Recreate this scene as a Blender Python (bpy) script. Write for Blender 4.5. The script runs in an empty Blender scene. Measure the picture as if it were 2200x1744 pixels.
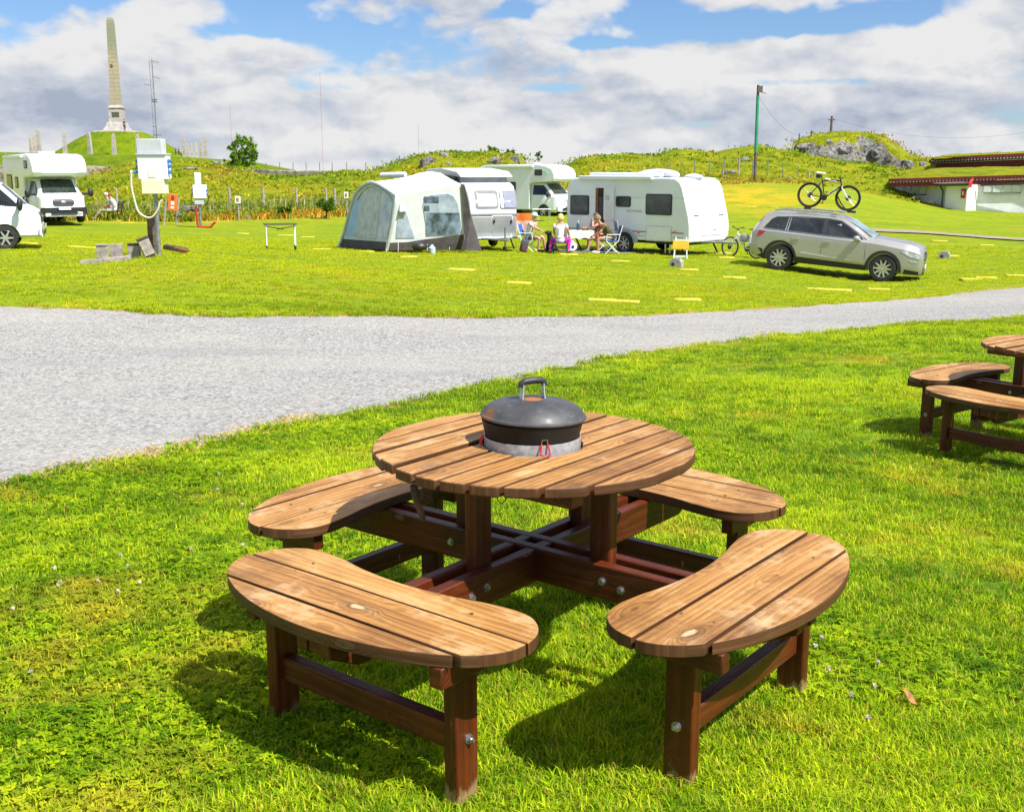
import bpy, bmesh, math, random
import numpy as np
from mathutils import Vector, Matrix
random.seed(7); rng = np.random.default_rng(11)
PI = math.pi
sc = bpy.context.scene
COL = sc.collection

# ------------------------------------------------------------------ camera
CAM_H, PITCH, FPX = 1.556, 0.2088, 2390.0          # metres, radians, focal length in photo pixels (photo 2200 x 1744)
cd = bpy.data.cameras.new('camera'); cam = bpy.data.objects.new('camera', cd); COL.objects.link(cam)
cd.sensor_width = 36.0; cd.lens = 36.0*FPX/2200.0; cd.clip_start = 0.05; cd.clip_end = 9000
cam.location = (0, 0, CAM_H); cam.rotation_euler = (PI/2-PITCH, 0, 0)
sc.camera = cam
sc.render.resolution_x, sc.render.resolution_y = 1024, 811
sc.render.engine = 'CYCLES'
sc.view_settings.view_transform = 'Standard'; sc.view_settings.look = 'None'
sc.view_settings.gamma = 1.0; sc.view_settings.exposure = 1.0

# ------------------------------------------------------------------ sun + sky
SUN_DIR = Vector((0.76, -0.65, 0.0)).normalized(); SUN_EL = math.radians(53)
sd = Vector((SUN_DIR.x*math.cos(SUN_EL), SUN_DIR.y*math.cos(SUN_EL), math.sin(SUN_EL)))
sl = bpy.data.lights.new('sun', 'SUN'); sl.energy = 4.2; sl.angle = math.radians(0.5); sl.color = (1.0, 0.955, 0.88)
so = bpy.data.objects.new('sun', sl); COL.objects.link(so); so.rotation_euler = sd.to_track_quat('Z', 'Y').to_euler()

W = bpy.data.worlds.new('World'); sc.world = W; W.use_nodes = True
nt = W.node_tree; nt.nodes.clear(); N = nt.nodes; LK = nt.links
def nd(tree, typ, **kw):
    n = tree.nodes.new(typ)
    for k, v in kw.items(): setattr(n, k, v)
    return n
def wm(op, a, b=None, c=None, clamp=False):
    n = nd(nt, 'ShaderNodeMath', operation=op, use_clamp=clamp)
    for i, q in enumerate((a, b, c)):
        if q is None: continue
        if isinstance(q, (int, float)): n.inputs[i].default_value = q
        else: LK.new(q, n.inputs[i])
    return n.outputs[0]
def build_sky():
    out = nd(nt, 'ShaderNodeOutputWorld'); bg = nd(nt, 'ShaderNodeBackground')
    LK.new(bg.outputs[0], out.inputs[0])
    sky = nd(nt, 'ShaderNodeTexSky', sky_type='NISHITA', sun_disc=False, sun_elevation=SUN_EL,
             sun_rotation=math.atan2(SUN_DIR.x, SUN_DIR.y), altitude=10, air_density=1.0, dust_density=0.3, ozone_density=2.2)
    tc = nd(nt, 'ShaderNodeTexCoord'); sep = nd(nt, 'ShaderNodeSeparateXYZ'); LK.new(tc.outputs['Generated'], sep.inputs[0])
    az = wm('ARCTAN2', sep.outputs[0], sep.outputs[1])
    hor = wm('SQRT', wm('ADD', wm('MULTIPLY', sep.outputs[0], sep.outputs[0]), wm('ADD', wm('MULTIPLY', sep.outputs[1], sep.outputs[1]), 1e-4)))
    el = wm('DIVIDE', sep.outputs[2], hor)
    px = wm('MULTIPLY', az, 2.338); py = wm('MULTIPLY', el, 2.338)      # 1 unit = 1000 photo pixels on the sky
    P = nd(nt, 'ShaderNodeCombineXYZ'); LK.new(px, P.inputs[0]); LK.new(py, P.inputs[1])
    def noise(sx, sy, off, scale, det, rough, dist=0.0, lac=2.0):
        m = nd(nt, 'ShaderNodeMapping'); m.inputs['Scale'].default_value = (sx, sy, 1); m.inputs['Location'].default_value = off
        LK.new(P.outputs[0], m.inputs[0])
        n = nd(nt, 'ShaderNodeTexNoise'); n.inputs['Scale'].default_value = scale; n.inputs['Detail'].default_value = det
        n.inputs['Roughness'].default_value = rough; n.inputs['Distortion'].default_value = dist
        LK.new(m.outputs[0], n.inputs['Vector']); return n.outputs[0]
    def blob(u, v, ru, rv, amp):
        dx = wm('DIVIDE', wm('SUBTRACT', px, (u-1100)/1000), ru/1000); dy = wm('DIVIDE', wm('SUBTRACT', py, (366-v)/1000), rv/1000)
        r2 = wm('ADD', wm('MULTIPLY', dx, dx), wm('MULTIPLY', dy, dy))
        return wm('MULTIPLY', wm('POWER', 2.718, wm('MULTIPLY', r2, -1.0)), amp)
    def add(*a):
        r = a[0]
        for q in a[1:]: r = wm('ADD', r, q)
        return r
    # heaped clouds: a soft fBm field, domain-warped so that edges billow, thresholded into cover; lit from the upper right
    wv = nd(nt, 'ShaderNodeTexNoise'); wv.inputs['Scale'].default_value = 5.5; wv.inputs['Detail'].default_value = 4; wv.inputs['Roughness'].default_value = .55
    mw = nd(nt, 'ShaderNodeMapping'); mw.inputs['Scale'].default_value = (1, 1.7, 1); LK.new(P.outputs[0], mw.inputs[0]); LK.new(mw.outputs[0], wv.inputs['Vector'])
    wo = nd(nt, 'ShaderNodeVectorMath', operation='MULTIPLY_ADD'); LK.new(wv.outputs['Color'], wo.inputs[0]); wo.inputs[1].default_value = (.10, .06, 0); LK.new(P.outputs[0], wo.inputs[2])
    P = wo
    def field(dx, dy): return noise(1, 1.9, (3.1+dx, 1.7+dy*1.9, 0), 3.0, 9, 0.54)
    d_lo = field(0, 0); s1, s2, s3 = field(.006, .016), field(.016, .042), field(.030, .085)
    m_lo = noise(1, 1.5, (7.4, 2.9, 0), 8.0, 6, 0.5); m_hi = noise(1, 1.5, (7.4+.010, 2.9+.034, 0), 8.0, 6, 0.5)
    bias = add(blob(150, 25, 200, 42, -0.3), blob(600, 40, 60, 50, -0.24), blob(1110, 55, 50, 45, -0.24), blob(640, 100, 140, 14, -0.22), blob(1370, 60, 60, 40, -0.24), blob(1600, 92, 150, 22, -0.28), blob(1830, 75, 120, 28, -0.28), blob(1270, 118, 100, 12, -0.22), blob(30, 150, 120, 26, -0.18), blob(300, 10, 200, 18, -0.18), blob(1800, 198, 220, 10, -0.26), blob(1180, 205, 70, 10, -0.22), blob(1450, 275, 120, 8, -0.2), blob(330, 215, 50, 14, -0.26), blob(760, 205, 120, 10, -0.16), blob(460, 65, 100, 32, 0.1), blob(770, 60, 120, 36, 0.08), blob(980, 25, 110, 28, 0.14), blob(1150, 82, 140, 18, 0.12), blob(1560, 30, 180, 30, 0.2), blob(1780, 18, 90, 22, 0.16), blob(1220, 5, 100, 12, 0.14), blob(2130, 60, 190, 90, 0.24), blob(1100, 255, 3000, 95, 0.2), blob(1100, 350, 3000, 70, 0.16), blob(130, 95, 150, 30, 0.1), blob(250, 170, 260, 40, 0.1), blob(1750, 140, 400, 30, 0.14), blob(700, 150, 400, 24, 0.08))
    cov_lo = wm('ADD', d_lo, bias)
    ramp = nd(nt, 'ShaderNodeMapRange', interpolation_type='SMOOTHSTEP'); LK.new(cov_lo, ramp.inputs[0])
    ramp.inputs[1].default_value = 0.42; ramp.inputs[2].default_value = 0.58
    cov = ramp.outputs[0]
    def puff(scale, off):
        q = noise(1, 1.45, off, scale, 0, 0.5); return wm('ABSOLUTE', wm('MULTIPLY', wm('SUBTRACT', q, 0.5), 2.0))
    pf = add(wm('MULTIPLY', puff(7.0, (1.3, 5.1, 0)), .55), wm('MULTIPLY', puff(15.0, (4.3, 2.1, 0)), .30), wm('MULTIPLY', puff(31.0, (8.3, 7.1, 0)), .16))
    cov_lo = wm('ADD', cov_lo, wm('MULTIPLY', wm('SUBTRACT', pf, .24), .34))
    ramp.inputs[0].default_value = 0; LK.new(cov_lo, ramp.inputs[0])
    grad = add(wm('MULTIPLY', wm('SUBTRACT', pf, .26), .16), wm('MULTIPLY', wm('SUBTRACT', d_lo, s1), 1.5), wm('MULTIPLY', wm('SUBTRACT', d_lo, s2), 1.5), wm('MULTIPLY', wm('SUBTRACT', d_lo, s3), 1.1), wm('MULTIPLY', wm('SUBTRACT', m_lo, m_hi), .95))
    dark = add(blob(190, 225, 170, 50, .34), blob(862, 196, 75, 22, .50), blob(655, 228, 90, 30, .30), blob(2130, 80, 110, 60, .44), blob(430, 270, 130, 36, .14), blob(1400, 210, 160, 30, .20), blob(1050, 250, 130, 24, .16), blob(1650, 140, 260, 10, .10), blob(1300, 250, 200, 16, .12))
    shade = add(0.80, grad, wm('MULTIPLY', wm('SUBTRACT', 1.0, cov), .10), wm('MULTIPLY', dark, -.80))
    cr = nd(nt, 'ShaderNodeValToRGB'); LK.new(shade, cr.inputs[0]); e = cr.color_ramp.elements
    e[0].position = 0.15; e[0].color = (0.40, 0.455, 0.57, 1); e[1].position = 1.0; e[1].color = (0.83, 0.83, 0.835, 1)
    x = e.new(0.45); x.color = (0.55, 0.595, 0.685, 1); x = e.new(0.74); x.color = (0.70, 0.72, 0.76, 1)
    up_ = nd(nt, 'ShaderNodeMapRange', interpolation_type='SMOOTHSTEP'); LK.new(el, up_.inputs[0]); up_.inputs[1].default_value = .25; up_.inputs[2].default_value = 1.0; up_.inputs[3].default_value = CLOUD_GAIN; up_.inputs[4].default_value = CLOUD_GAIN*1.9  # clouds overhead, out of view, are brightened to add fill light
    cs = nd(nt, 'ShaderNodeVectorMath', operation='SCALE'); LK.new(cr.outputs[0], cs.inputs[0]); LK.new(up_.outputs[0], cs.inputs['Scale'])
    ss = nd(nt, 'ShaderNodeVectorMath', operation='MULTIPLY'); LK.new(sky.outputs[0], ss.inputs[0]); ss.inputs[1].default_value = SKY_TINT
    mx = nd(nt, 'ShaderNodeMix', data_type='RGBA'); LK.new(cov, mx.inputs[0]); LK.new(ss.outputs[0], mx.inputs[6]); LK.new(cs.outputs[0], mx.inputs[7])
    # below the horizon the cloud layer stops
    lo = nd(nt, 'ShaderNodeMapRange'); LK.new(el, lo.inputs[0]); lo.inputs[1].default_value = -0.02; lo.inputs[2].default_value = -0.005
    m2 = nd(nt, 'ShaderNodeMix', data_type='RGBA'); LK.new(lo.outputs[0], m2.inputs[0]); m2.inputs[6].default_value = (.35, .42, .5, 1); LK.new(mx.outputs[2], m2.inputs[7])
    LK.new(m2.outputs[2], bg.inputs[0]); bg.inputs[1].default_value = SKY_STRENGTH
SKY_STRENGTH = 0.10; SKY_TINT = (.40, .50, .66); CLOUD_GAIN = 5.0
build_sky()

# ------------------------------------------------------------------ picture <-> place
def uvY(u, v, Y):
    """point seen at photo pixel (u, v) on the plane y = Y"""
    a = (u-1100)/FPX; b = -(v-872)/FPX; c, s = math.cos(PITCH), math.sin(PITCH)
    t = Y/(c+b*s); return Vector((a*t, Y, CAM_H+(-s+b*c)*t))

# ------------------------------------------------------------------ materials
MATS = {}
def nodes_of(name):
    m = bpy.data.materials.new(name); m.use_nodes = True; t = m.node_tree
    return m, t, t.nodes['Principled BSDF']
def setc(n, s, c): n.inputs[s].default_value = (*c, 1) if len(c) == 3 else c
def mat(name, col, rough=0.5, metal=0.0, var=0.12, vs=6.0, bump=0.0, bs=40.0, coat=0.0, alpha=None, trans=0.0, col2=None, spec=None):
    """plain procedural material: colour broken up by noise, fine bump"""
    if name in MATS: return MATS[name]
    m, t, p = nodes_of(name)
    tc = nd(t, 'ShaderNodeTexCoord'); n = nd(t, 'ShaderNodeTexNoise'); n.inputs['Scale'].default_value = vs; n.inputs['Detail'].default_value = 5; n.inputs['Roughness'].default_value = .62
    t.links.new(tc.outputs['Object'], n.inputs['Vector'])
    mx = nd(t, 'ShaderNodeMix', data_type='RGBA'); mr = nd(t, 'ShaderNodeMapRange'); mr.inputs[1].default_value = .35; mr.inputs[2].default_value = .68
    t.links.new(n.outputs[0], mr.inputs[0]); t.links.new(mr.outputs[0], mx.inputs[0])
    c2 = col2 or tuple(min(1, c*(1-var*1.6)) for c in col)
    mx.inputs[6].default_value = (*c2, 1); mx.inputs[7].default_value = (*[min(1, c*(1+var*.5)) for c in col], 1)
    t.links.new(mx.outputs[2], p.inputs['Base Color'])
    p.inputs['Roughness'].default_value = rough; p.inputs['Metallic'].default_value = metal
    if coat: p.inputs['Coat Weight'].default_value = coat; p.inputs['Coat Roughness'].default_value = .06
    if alpha is not None: p.inputs['Alpha'].default_value = alpha
    if trans: p.inputs['Transmission Weight'].default_value = trans
    if spec is not None: p.inputs['Specular IOR Level'].default_value = spec
    if bump:
        b = nd(t, 'ShaderNodeTexNoise'); b.inputs['Scale'].default_value = bs; b.inputs['Detail'].default_value = 4
        t.links.new(tc.outputs['Object'], b.inputs['Vector'])
        bp = nd(t, 'ShaderNodeBump'); bp.inputs['Strength'].default_value = bump; bp.inputs['Distance'].default_value = .02
        t.links.new(b.outputs[0], bp.inputs['Height']); t.links.new(bp.outputs[0], p.inputs['Normal'])
    MATS[name] = m; return m

# ------------------------------------------------------------------ mesh builder
class MB:
    def __init__(s): s.v = []; s.f = []; s.uv = {}
    def add(s, vs, fs, uvs=None):
        o = len(s.v); s.v += [tuple(q) for q in vs]
        for i, f in enumerate(fs):
            if uvs: s.uv[len(s.f)] = uvs[i]
            s.f.append(tuple(o+k for k in f))
        return s
    def box(s, c, size, rz=0.0, M=None):
        hx, hy, hz = (q/2 for q in size); R = M or Matrix.Rotation(rz, 3, 'Z'); c = Vector(c)
        P = [Vector((x, y, z)) for x in (-hx, hx) for y in (-hy, hy) for z in (-hz, hz)]
        F = [(0, 1, 3, 2), (4, 6, 7, 5), (0, 4, 5, 1), (2, 3, 7, 6), (0, 2, 6, 4), (1, 5, 7, 3)]
        L = max(range(3), key=lambda k: size[k]); ro = random.random()*20; r2 = random.random()*7
        uvs = []
        for fi, f in enumerate(F):
            n = (0, 0, 1, 1, 2, 2)[fi]; ax = [k for k in range(3) if k != n]
            if n != L: ua = L; va = [k for k in ax if k != L][0]
            else: ua, va = ax
            uvs.append([(P[k][ua]+ro, P[k][va]+r2+fi*.31) for k in f])
        return s.add([c+R@p for p in P], F, uvs)
    def cyl(s, a, b, r0, r1=None, n=16, caps=True):
        a, b = Vector(a), Vector(b); r1 = r0 if r1 is None else r1; d = (b-a)
        q = d.to_track_quat('Z', 'Y') if d.length > 1e-9 else Vector((0, 0, 1)).to_track_quat('Z', 'Y'); L = d.length; ro = random.random()*9
        V = []; 
        for p, r in ((a, r0), (b, r1)):
            for k in range(n): t = 2*PI*k/n; V.append(p+q@Vector((r*math.cos(t), r*math.sin(t), 0)))
        F = [(k, (k+1) % n, n+(k+1) % n, n+k) for k in range(n)]
        U = [[(ro, k*.03), (ro, k*.03+.03), (ro+L, k*.03+.03), (ro+L, k*.03)] for k in range(n)]
        if caps:
            F += [tuple(range(n-1, -1, -1)), tuple(range(n, 2*n))]; U += [[(0, 0)]*n, [(0, 0)]*n]
        return s.add(V, F, U)
    def tube(s, pts, r, n=8, closed=False):
        pts = [Vector(p) for p in pts]; m = len(pts); V = []; F = []
        rr = r if isinstance(r, (list, tuple)) else [r]*m
        up = None
        for i, p in enumerate(pts):
            if closed: d = pts[(i+1) % m]-pts[i-1]
            else: d = pts[min(i+1, m-1)]-pts[max(i-1, 0)]
            d.normalize()
            if up is None: up = d.orthogonal().normalized()
            up = (up-d*up.dot(d)); up = up.normalized() if up.length > 1e-6 else d.orthogonal().normalized()
            w = d.cross(up)
            for k in range(n): t = 2*PI*k/n; V.append(p+rr[i]*(up*math.cos(t)+w*math.sin(t)))
        for i in range(m if closed else m-1):
            j = (i+1) % m
            F += [(i*n+k, i*n+(k+1) % n, j*n+(k+1) % n, j*n+k) for k in range(n)]
        if not closed: F += [tuple(range(n-1, -1, -1)), tuple(range((m-1)*n, m*n))]
        return s.add(V, F)
    def lathe(s, prof, c=(0, 0, 0), n=32, M=None, sx=1.0, sy=1.0, caps=True):
        c = Vector(c); V = []; F = []; m = len(prof)
        for r, z in prof:
            for k in range(n):
                t = 2*PI*k/n; p = Vector((r*math.cos(t)*sx, r*math.sin(t)*sy, z)); V.append(c+(M@p if M else p))
        for i in range(m-1): F += [(i*n+k, i*n+(k+1) % n, (i+1)*n+(k+1) % n, (i+1)*n+k) for k in range(n)]
        if caps: F += [tuple(range(n-1, -1, -1)), tuple(range((m-1)*n, m*n))]
        return s.add(V, F)
    def ell(s, c, r, n=14, m=9, M=None):
        r = (r, r, r) if isinstance(r, (int, float)) else r
        pr = [(max(1e-4, math.sin(PI*i/m)), -math.cos(PI*i/m)) for i in range(m+1)]
        V = []; F = []; c = Vector(c)
        for q, z in pr:
            for k in range(n):
                t = 2*PI*k/n; p = Vector((q*math.cos(t)*r[0], q*math.sin(t)*r[1], z*r[2])); V.append(c+(M@p if M else p))
        for i in range(m): F += [(i*n+k, i*n+(k+1) % n, (i+1)*n+(k+1) % n, (i+1)*n+k) for k in range(n)]
        return s.add(V, F)
    def prism(s, poly, f0, f1):
        """poly: 2-D outline; f0/f1 map (a, b) -> 3-D point for the two ends"""
        n = len(poly); V = [Vector(f0(*p)) for p in poly]+[Vector(f1(*p)) for p in poly]
        F = [tuple(range(n-1, -1, -1)), tuple(range(n, 2*n))]+[(k, (k+1) % n, n+(k+1) % n, n+k) for k in range(n)]
        return s.add(V, F)
    def grid(s, rows, closed=False):
        m = len(rows); n = len(rows[0]); V = [p for r in rows for p in r]
        F = [(i*n+k, i*n+(k+1) % n, (i+1)*n+(k+1) % n, (i+1)*n+k) for i in range(m-1) for k in range(n if closed else n-1)]
        return s.add(V, F)
    def build(s, name, m, parent=None, smooth=True, angle=35, bevel=0.0, seg=2, label=None):
        me = bpy.data.meshes.new(name); me.from_pydata([tuple(v) for v in s.v], [], s.f)
        uvl = me.uv_layers.new(name='UVMap')
        for fi, uv in s.uv.items():
            pl = me.polygons[fi]
            for k, li in enumerate(pl.loop_indices): uvl.data[li].uv = uv[k]
        bm = bmesh.new(); bm.from_mesh(me); bmesh.ops.recalc_face_normals(bm, faces=bm.faces); bm.to_mesh(me); bm.free()
        if m: me.materials.append(m)
        if smooth:
            me.polygons.foreach_set('use_smooth', [True]*len(me.polygons)); me.set_sharp_from_angle(angle=math.radians(angle))
        o = bpy.data.objects.new(name, me); COL.objects.link(o)
        if parent: o.parent = parent
        if bevel:
            b = o.modifiers.new('bevel', 'BEVEL'); b.width = bevel; b.segments = seg; b.limit_method = 'ANGLE'; b.angle_limit = math.radians(30); b.harden_normals = False
        if label: o['label'] = label
        return o
def tag(o, label=None, cat=None, group=None, kind=None):
    if label: o['label'] = label
    if cat: o['category'] = cat
    if group: o['group'] = group
    if kind: o['kind'] = kind
    return o
def thing(name, label, cat, loc=(0, 0, 0), rz=0.0, group=None):
    o = bpy.data.objects.new(name, None); COL.objects.link(o); o.location = loc; o.rotation_euler = (0, 0, rz); o.empty_display_size = .2
    return tag(o, label, cat, group)
def copy_tree(o, parent=None):
    c = o.copy(); COL.objects.link(c); c.parent = parent
    for ch in list(o.children): copy_tree(ch, c)
    return c
def bake(o):
    """replace a mesh by its evaluated (modifier) result"""
    bpy.context.view_layer.update(); dg = bpy.context.evaluated_depsgraph_get()
    me = bpy.data.meshes.new_from_object(o.evaluated_get(dg)); o.modifiers.clear(); o.data = me; return o
def cut(o, cutters):
    tmp = []
    for c in cutters:
        k = c.build('cutter', None, o.parent, smooth=False); tmp.append(k)
        b = o.modifiers.new('cut', 'BOOLEAN'); b.object = k; b.operation = 'DIFFERENCE'; b.solver = 'EXACT'
    bake(o)
    for k in tmp: bpy.data.objects.remove(k, do_unlink=True)
    o.data.polygons.foreach_set('use_smooth', [True]*len(o.data.polygons)); o.data.set_sharp_from_angle(angle=math.radians(32))
    return o
# ------------------------------------------------------------------ terrain
CTRL_W = [(0, 3.3, 0), (-1.3, 2.2, 0), (1.3, 2.2, 0), (0, 1, 0), (-3, 1, 0.02), (3, 1, -.02), (-1.2, 4.2, -.01), (1, 4.5, -.03), (0, -6, .1), (-8, -4, .1), (8, -4, .0),
          (-60, 10, -.9), (60, 12, -1.6), (3.64, 7.3, -.31), (4.6, 7.0, -.33), (-140, 40, -1.0), (150, 40, -1.5)]
CTRL_P = [(2118, 913, 8.1), (0, 1045, 6.0), (300, 985, 6.9), (600, 915, 8.3), (900, 858, 9.9), (1200, 790, 12.1), (1700, 720, 15.5), (2200, 680, 18.2), (2056, 974, 7.2), (-700, 1120, 5.4), (2600, 655, 20.5), (2500, 960, 8),
          (0, 657, 17.7), (250, 670, 17.3), (480, 682, 17.3), (1000, 682, 18.2), (1500, 672, 20.0), (1800, 648, 23), (2200, 620, 27), (-600, 645, 18.5), (2700, 600, 30),
          (345, 545, 25.3), (420, 545, 25.6), (250, 556, 25), (180, 570, 24), (560, 556, 26), (62, 537, 33), (30, 575, 24), (-200, 560, 26), (150, 484, 50), (240, 472, 55), (600, 537, 33.6), (-300, 520, 34), (-300, 484, 50),
          (830, 540, 36.5), (735, 533, 39), (1200, 543, 38), (1341, 541, 38.8), (1550, 548, 36.6), (1882, 608.5, 32.0), (1674, 583, 33.2), (1960, 600, 33), (1760, 578, 35), (1100, 600, 26), (1300, 640, 22.3), (2100, 600, 29),
          (1180, 465, 61), (600, 468, 60), (800, 470, 61), (400, 472, 58), (1000, 468, 61), (1640, 460, 62), (1800, 470, 58), (1950, 458, 66), (2080, 456, 78.0), (2140, 457.5, 77.9), (2200, 459, 77.4), (2300, 460.5, 76.4), (2420, 462, 75), (2200, 482, 62), (2080, 474, 66), (1925, 428, 82), (2000, 437, 80.5), (2027, 455, 79), (2040, 520, 44), (2200, 535, 42), (2400, 520, 44),
          (1600, 405, 72), (1740, 402, 73), (1560, 400, 72), (1850, 409, 80), (1905, 418, 84), (1640, 392, 82), (1760, 392, 84), (1900, 396, 92), (1300, 420, 75), (1450, 410, 75),
          (560, 400, 88), (300, 400, 88), (0, 400, 88), (800, 400, 84), (1000, 410, 80), (-300, 405, 88), (2300, 400, 100)]
def tps_fit(P, z):
    n = len(P); d = np.linalg.norm(P[:, None]-P[None], axis=2); K = np.where(d > 0, d*d*np.log(np.maximum(d, 1e-9)), 0)
    A = np.zeros((n+3, n+3)); A[:n, :n] = K+np.eye(n)*.02; A[:n, n] = 1; A[:n, n+1:] = P; A[n, :n] = 1; A[n+1:, :n] = P.T
    return np.linalg.solve(A, np.concatenate([z, np.zeros(3)]))
_pts = [Vector(q) for q in CTRL_W]+[uvY(*q) for q in CTRL_P]
# fitted in a log-range space so that near and far ground get the same stiffness
def _warp(x, y):
    r = np.sqrt(x*x+y*y); return np.stack([np.arctan2(x, y)*2.2, np.log(r+3.0)], -1)
_x = np.array([p.x for p in _pts]); _y = np.array([p.y for p in _pts]); _P = _warp(_x, _y); _w = tps_fit(_P, np.array([p.z for p in _pts]))
def tps(x, y):
    x = np.asarray(x, float); y = np.asarray(y, float); sh = x.shape; Q = _warp(x.ravel(), y.ravel()); out = np.zeros(len(Q))
    for i in range(0, len(Q), 20000):
        q = Q[i:i+20000]; d = np.linalg.norm(q[:, None]-_P[None], axis=2); K = np.where(d > 0, d*d*np.log(np.maximum(d, 1e-9)), 0)
        out[i:i+20000] = K@_w[:-3]+_w[-3]+q@_w[-2:]
    return out.reshape(sh)
def vnoise(x, y, seed=0):
    xi = np.floor(x).astype(int); yi = np.floor(y).astype(int); fx = x-xi; fy = y-yi; fx = fx*fx*(3-2*fx); fy = fy*fy*(3-2*fy)
    def h(a, b):
        n = (a*374761393+b*668265263+seed*974711) & 0x7fffffff; n = (n ^ (n >> 13))*1274126177 & 0x7fffffff; return ((n ^ (n >> 16)) & 0xffff)/65535.0
    return (h(xi, yi)*(1-fx)+h(xi+1, yi)*fx)*(1-fy)+(h(xi, yi+1)*(1-fx)+h(xi+1, yi+1)*fx)*fy
def fbm(x, y, o=4, seed=0):
    s = 0; a = .5
    for k in range(o): s = s+a*(vnoise(x*2**k, y*2**k, seed+k*17)-.5); a *= .5
    return s
def sstep(a, b, x): t = np.clip((x-a)/(b-a), 0, 1); return t*t*(3-2*t)
# road outline (world x, y) from its two edges
NEAR = [(-1500, 1420, 4.4), (-700, 1160, 5.3), (-300, 1090, 5.7), (0, 1045, 6.0), (120, 1015, 6.4), (300, 985, 6.9), (470, 943, 7.6), (600, 915, 8.3), (760, 886, 9.1), (900, 858, 9.9), (1050, 822, 11.0), (1200, 790, 12.1), (1320, 770, 13.2), (1500, 742, 14.5), (1700, 718, 15.7), (1950, 698, 17.2), (2200, 680, 18.4), (2600, 660, 20.6), (3400, 630, 25)]
FAR = [(-1500, 640, 18.5), (-700, 646, 18.4), (-300, 652, 18.0), (0, 658, 17.7), (120, 661, 17.5), (300, 670, 17.3), (470, 682, 17.2), (600, 683, 17.4), (760, 682.5, 17.7), (900, 682, 18.0), (1050, 682, 18.3), (1200, 681, 18.6), (1320, 679, 19.0), (1500, 671, 20.0), (1700, 660, 21.5), (1950, 640, 24), (2200, 621, 27), (2600, 604, 31), (3400, 590, 40)]
def edge(L): P = [uvY(*q) for q in L]; return np.array([(p.x, p.y) for p in P])
def resample(P, n):
    d = np.concatenate([[0], np.cumsum(np.linalg.norm(np.diff(P, axis=0), axis=1))]); return d
E_N, E_F = edge(NEAR), edge(FAR)
_t = np.linspace(0, len(NEAR)-1, 420)
def interp(P): 
    k = np.arange(len(P)); X = np.stack([np.interp(_t, k, P[:, i]) for i in (0, 1)], 1)
    for _ in range(30): X[1:-1] = X[1:-1]*.5+.25*(X[:-2]+X[2:])
    return X
R_N, R_F = interp(E_N), interp(E_F)
_j = np.arange(420)
R_N[:, 1] += fbm(R_N[:, 0]*1.3, _j*0+3.3, 5, 3)*.55*np.clip(R_N[:, 1]/9, .5, 1.6); R_F[:, 1] += fbm(R_F[:, 0]*.9, _j*0+1.3, 5, 9)*.5
def road_side(x, y):
    """>0 inside the road: distance-like measure from the edges"""
    yn = np.interp(x, R_N[:, 0], R_N[:, 1]); yf = np.interp(x, R_F[:, 0], R_F[:, 1]); return np.minimum(y-yn, yf-y)
def mask_road(x, y): return sstep(-.02, .10, road_side(x, y))
# side path far right
PATH_C = [uvY(u, v, Y) for u, v, Y in [(1820, 492, 52), (1900, 496, 51), (1980, 502, 50), (2060, 509, 48.5), (2130, 515, 47.2), (2200, 521, 46), (2330, 530, 44.5), (2600, 550, 42)]]
PC = np.array([(p.x, p.y) for p in PATH_C])
def height(x, y, road=True):
    x = np.asarray(x, float); y = np.asarray(y, float); r = np.sqrt(x*x+y*y)
    z = tps(x, np.minimum(y, 1e5))
    far = sstep(95, 150, r); z = z*(1-far)+(-2.2)*far
    z = np.where(y < -1, z*0+.1, z) if False else z
    z = z+fbm(x*.35, y*.35, 4, 5)*.10*sstep(20, 30, r)*(1-sstep(150, 200, r))+fbm(x*2.3, y*2.3, 3, 8)*.03*sstep(3.5, 6, r)*(1-sstep(30, 60, r))
    if road: z = z-.07*mask_road(x, y)
    return z
def gz(x, y): return float(height(np.array([x]), np.array([y]), False)[0])
def ground_at(u, v, Y0):
    """ground point along the viewing ray of pixel (u, v), near distance Y0"""
    p = uvY(u, v, Y0); p.z = gz(p.x, p.y); return p

# ------------------------------------------------------------------ ground materials
def ramp(t, src, stops):
    c = nd(t, 'ShaderNodeValToRGB'); t.links.new(src, c.inputs[0]); e = c.color_ramp.elements
    e[0].position, e[0].color = stops[0][0], (*stops[0][1], 1); e[1].position, e[1].color = stops[-1][0], (*stops[-1][1], 1)
    for p, q in stops[1:-1]: k = e.new(p); k.color = (*q, 1)
    return c.outputs[0]
def tnoise(t, vec, scale, det=5, rough=.6, dist=0):
    n = nd(t, 'ShaderNodeTexNoise'); n.inputs['Scale'].default_value = scale; n.inputs['Detail'].default_value = det; n.inputs['Roughness'].default_value = rough; n.inputs['Distortion'].default_value = dist
    t.links.new(vec, n.inputs['Vector']); return n.outputs[0]
def tmap(t, vec, scale=(1, 1, 1), rot=(0, 0, 0), loc=(0, 0, 0)):
    m = nd(t, 'ShaderNodeMapping'); m.inputs['Scale'].default_value = scale; m.inputs['Rotation'].default_value = rot; m.inputs['Location'].default_value = loc; t.links.new(vec, m.inputs[0]); return m.outputs[0]
def tmix(t, fac, a, b, mode='MIX'):
    m = nd(t, 'ShaderNodeMix', data_type='RGBA', blend_type=mode)
    for s, q in ((0, fac), (6, a), (7, b)):
        if isinstance(q, (int, float)): m.inputs[s].default_value = q
        elif isinstance(q, tuple): m.inputs[s].default_value = (*q, 1)
        else: t.links.new(q, m.inputs[s])
    return m.outputs[2]
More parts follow.
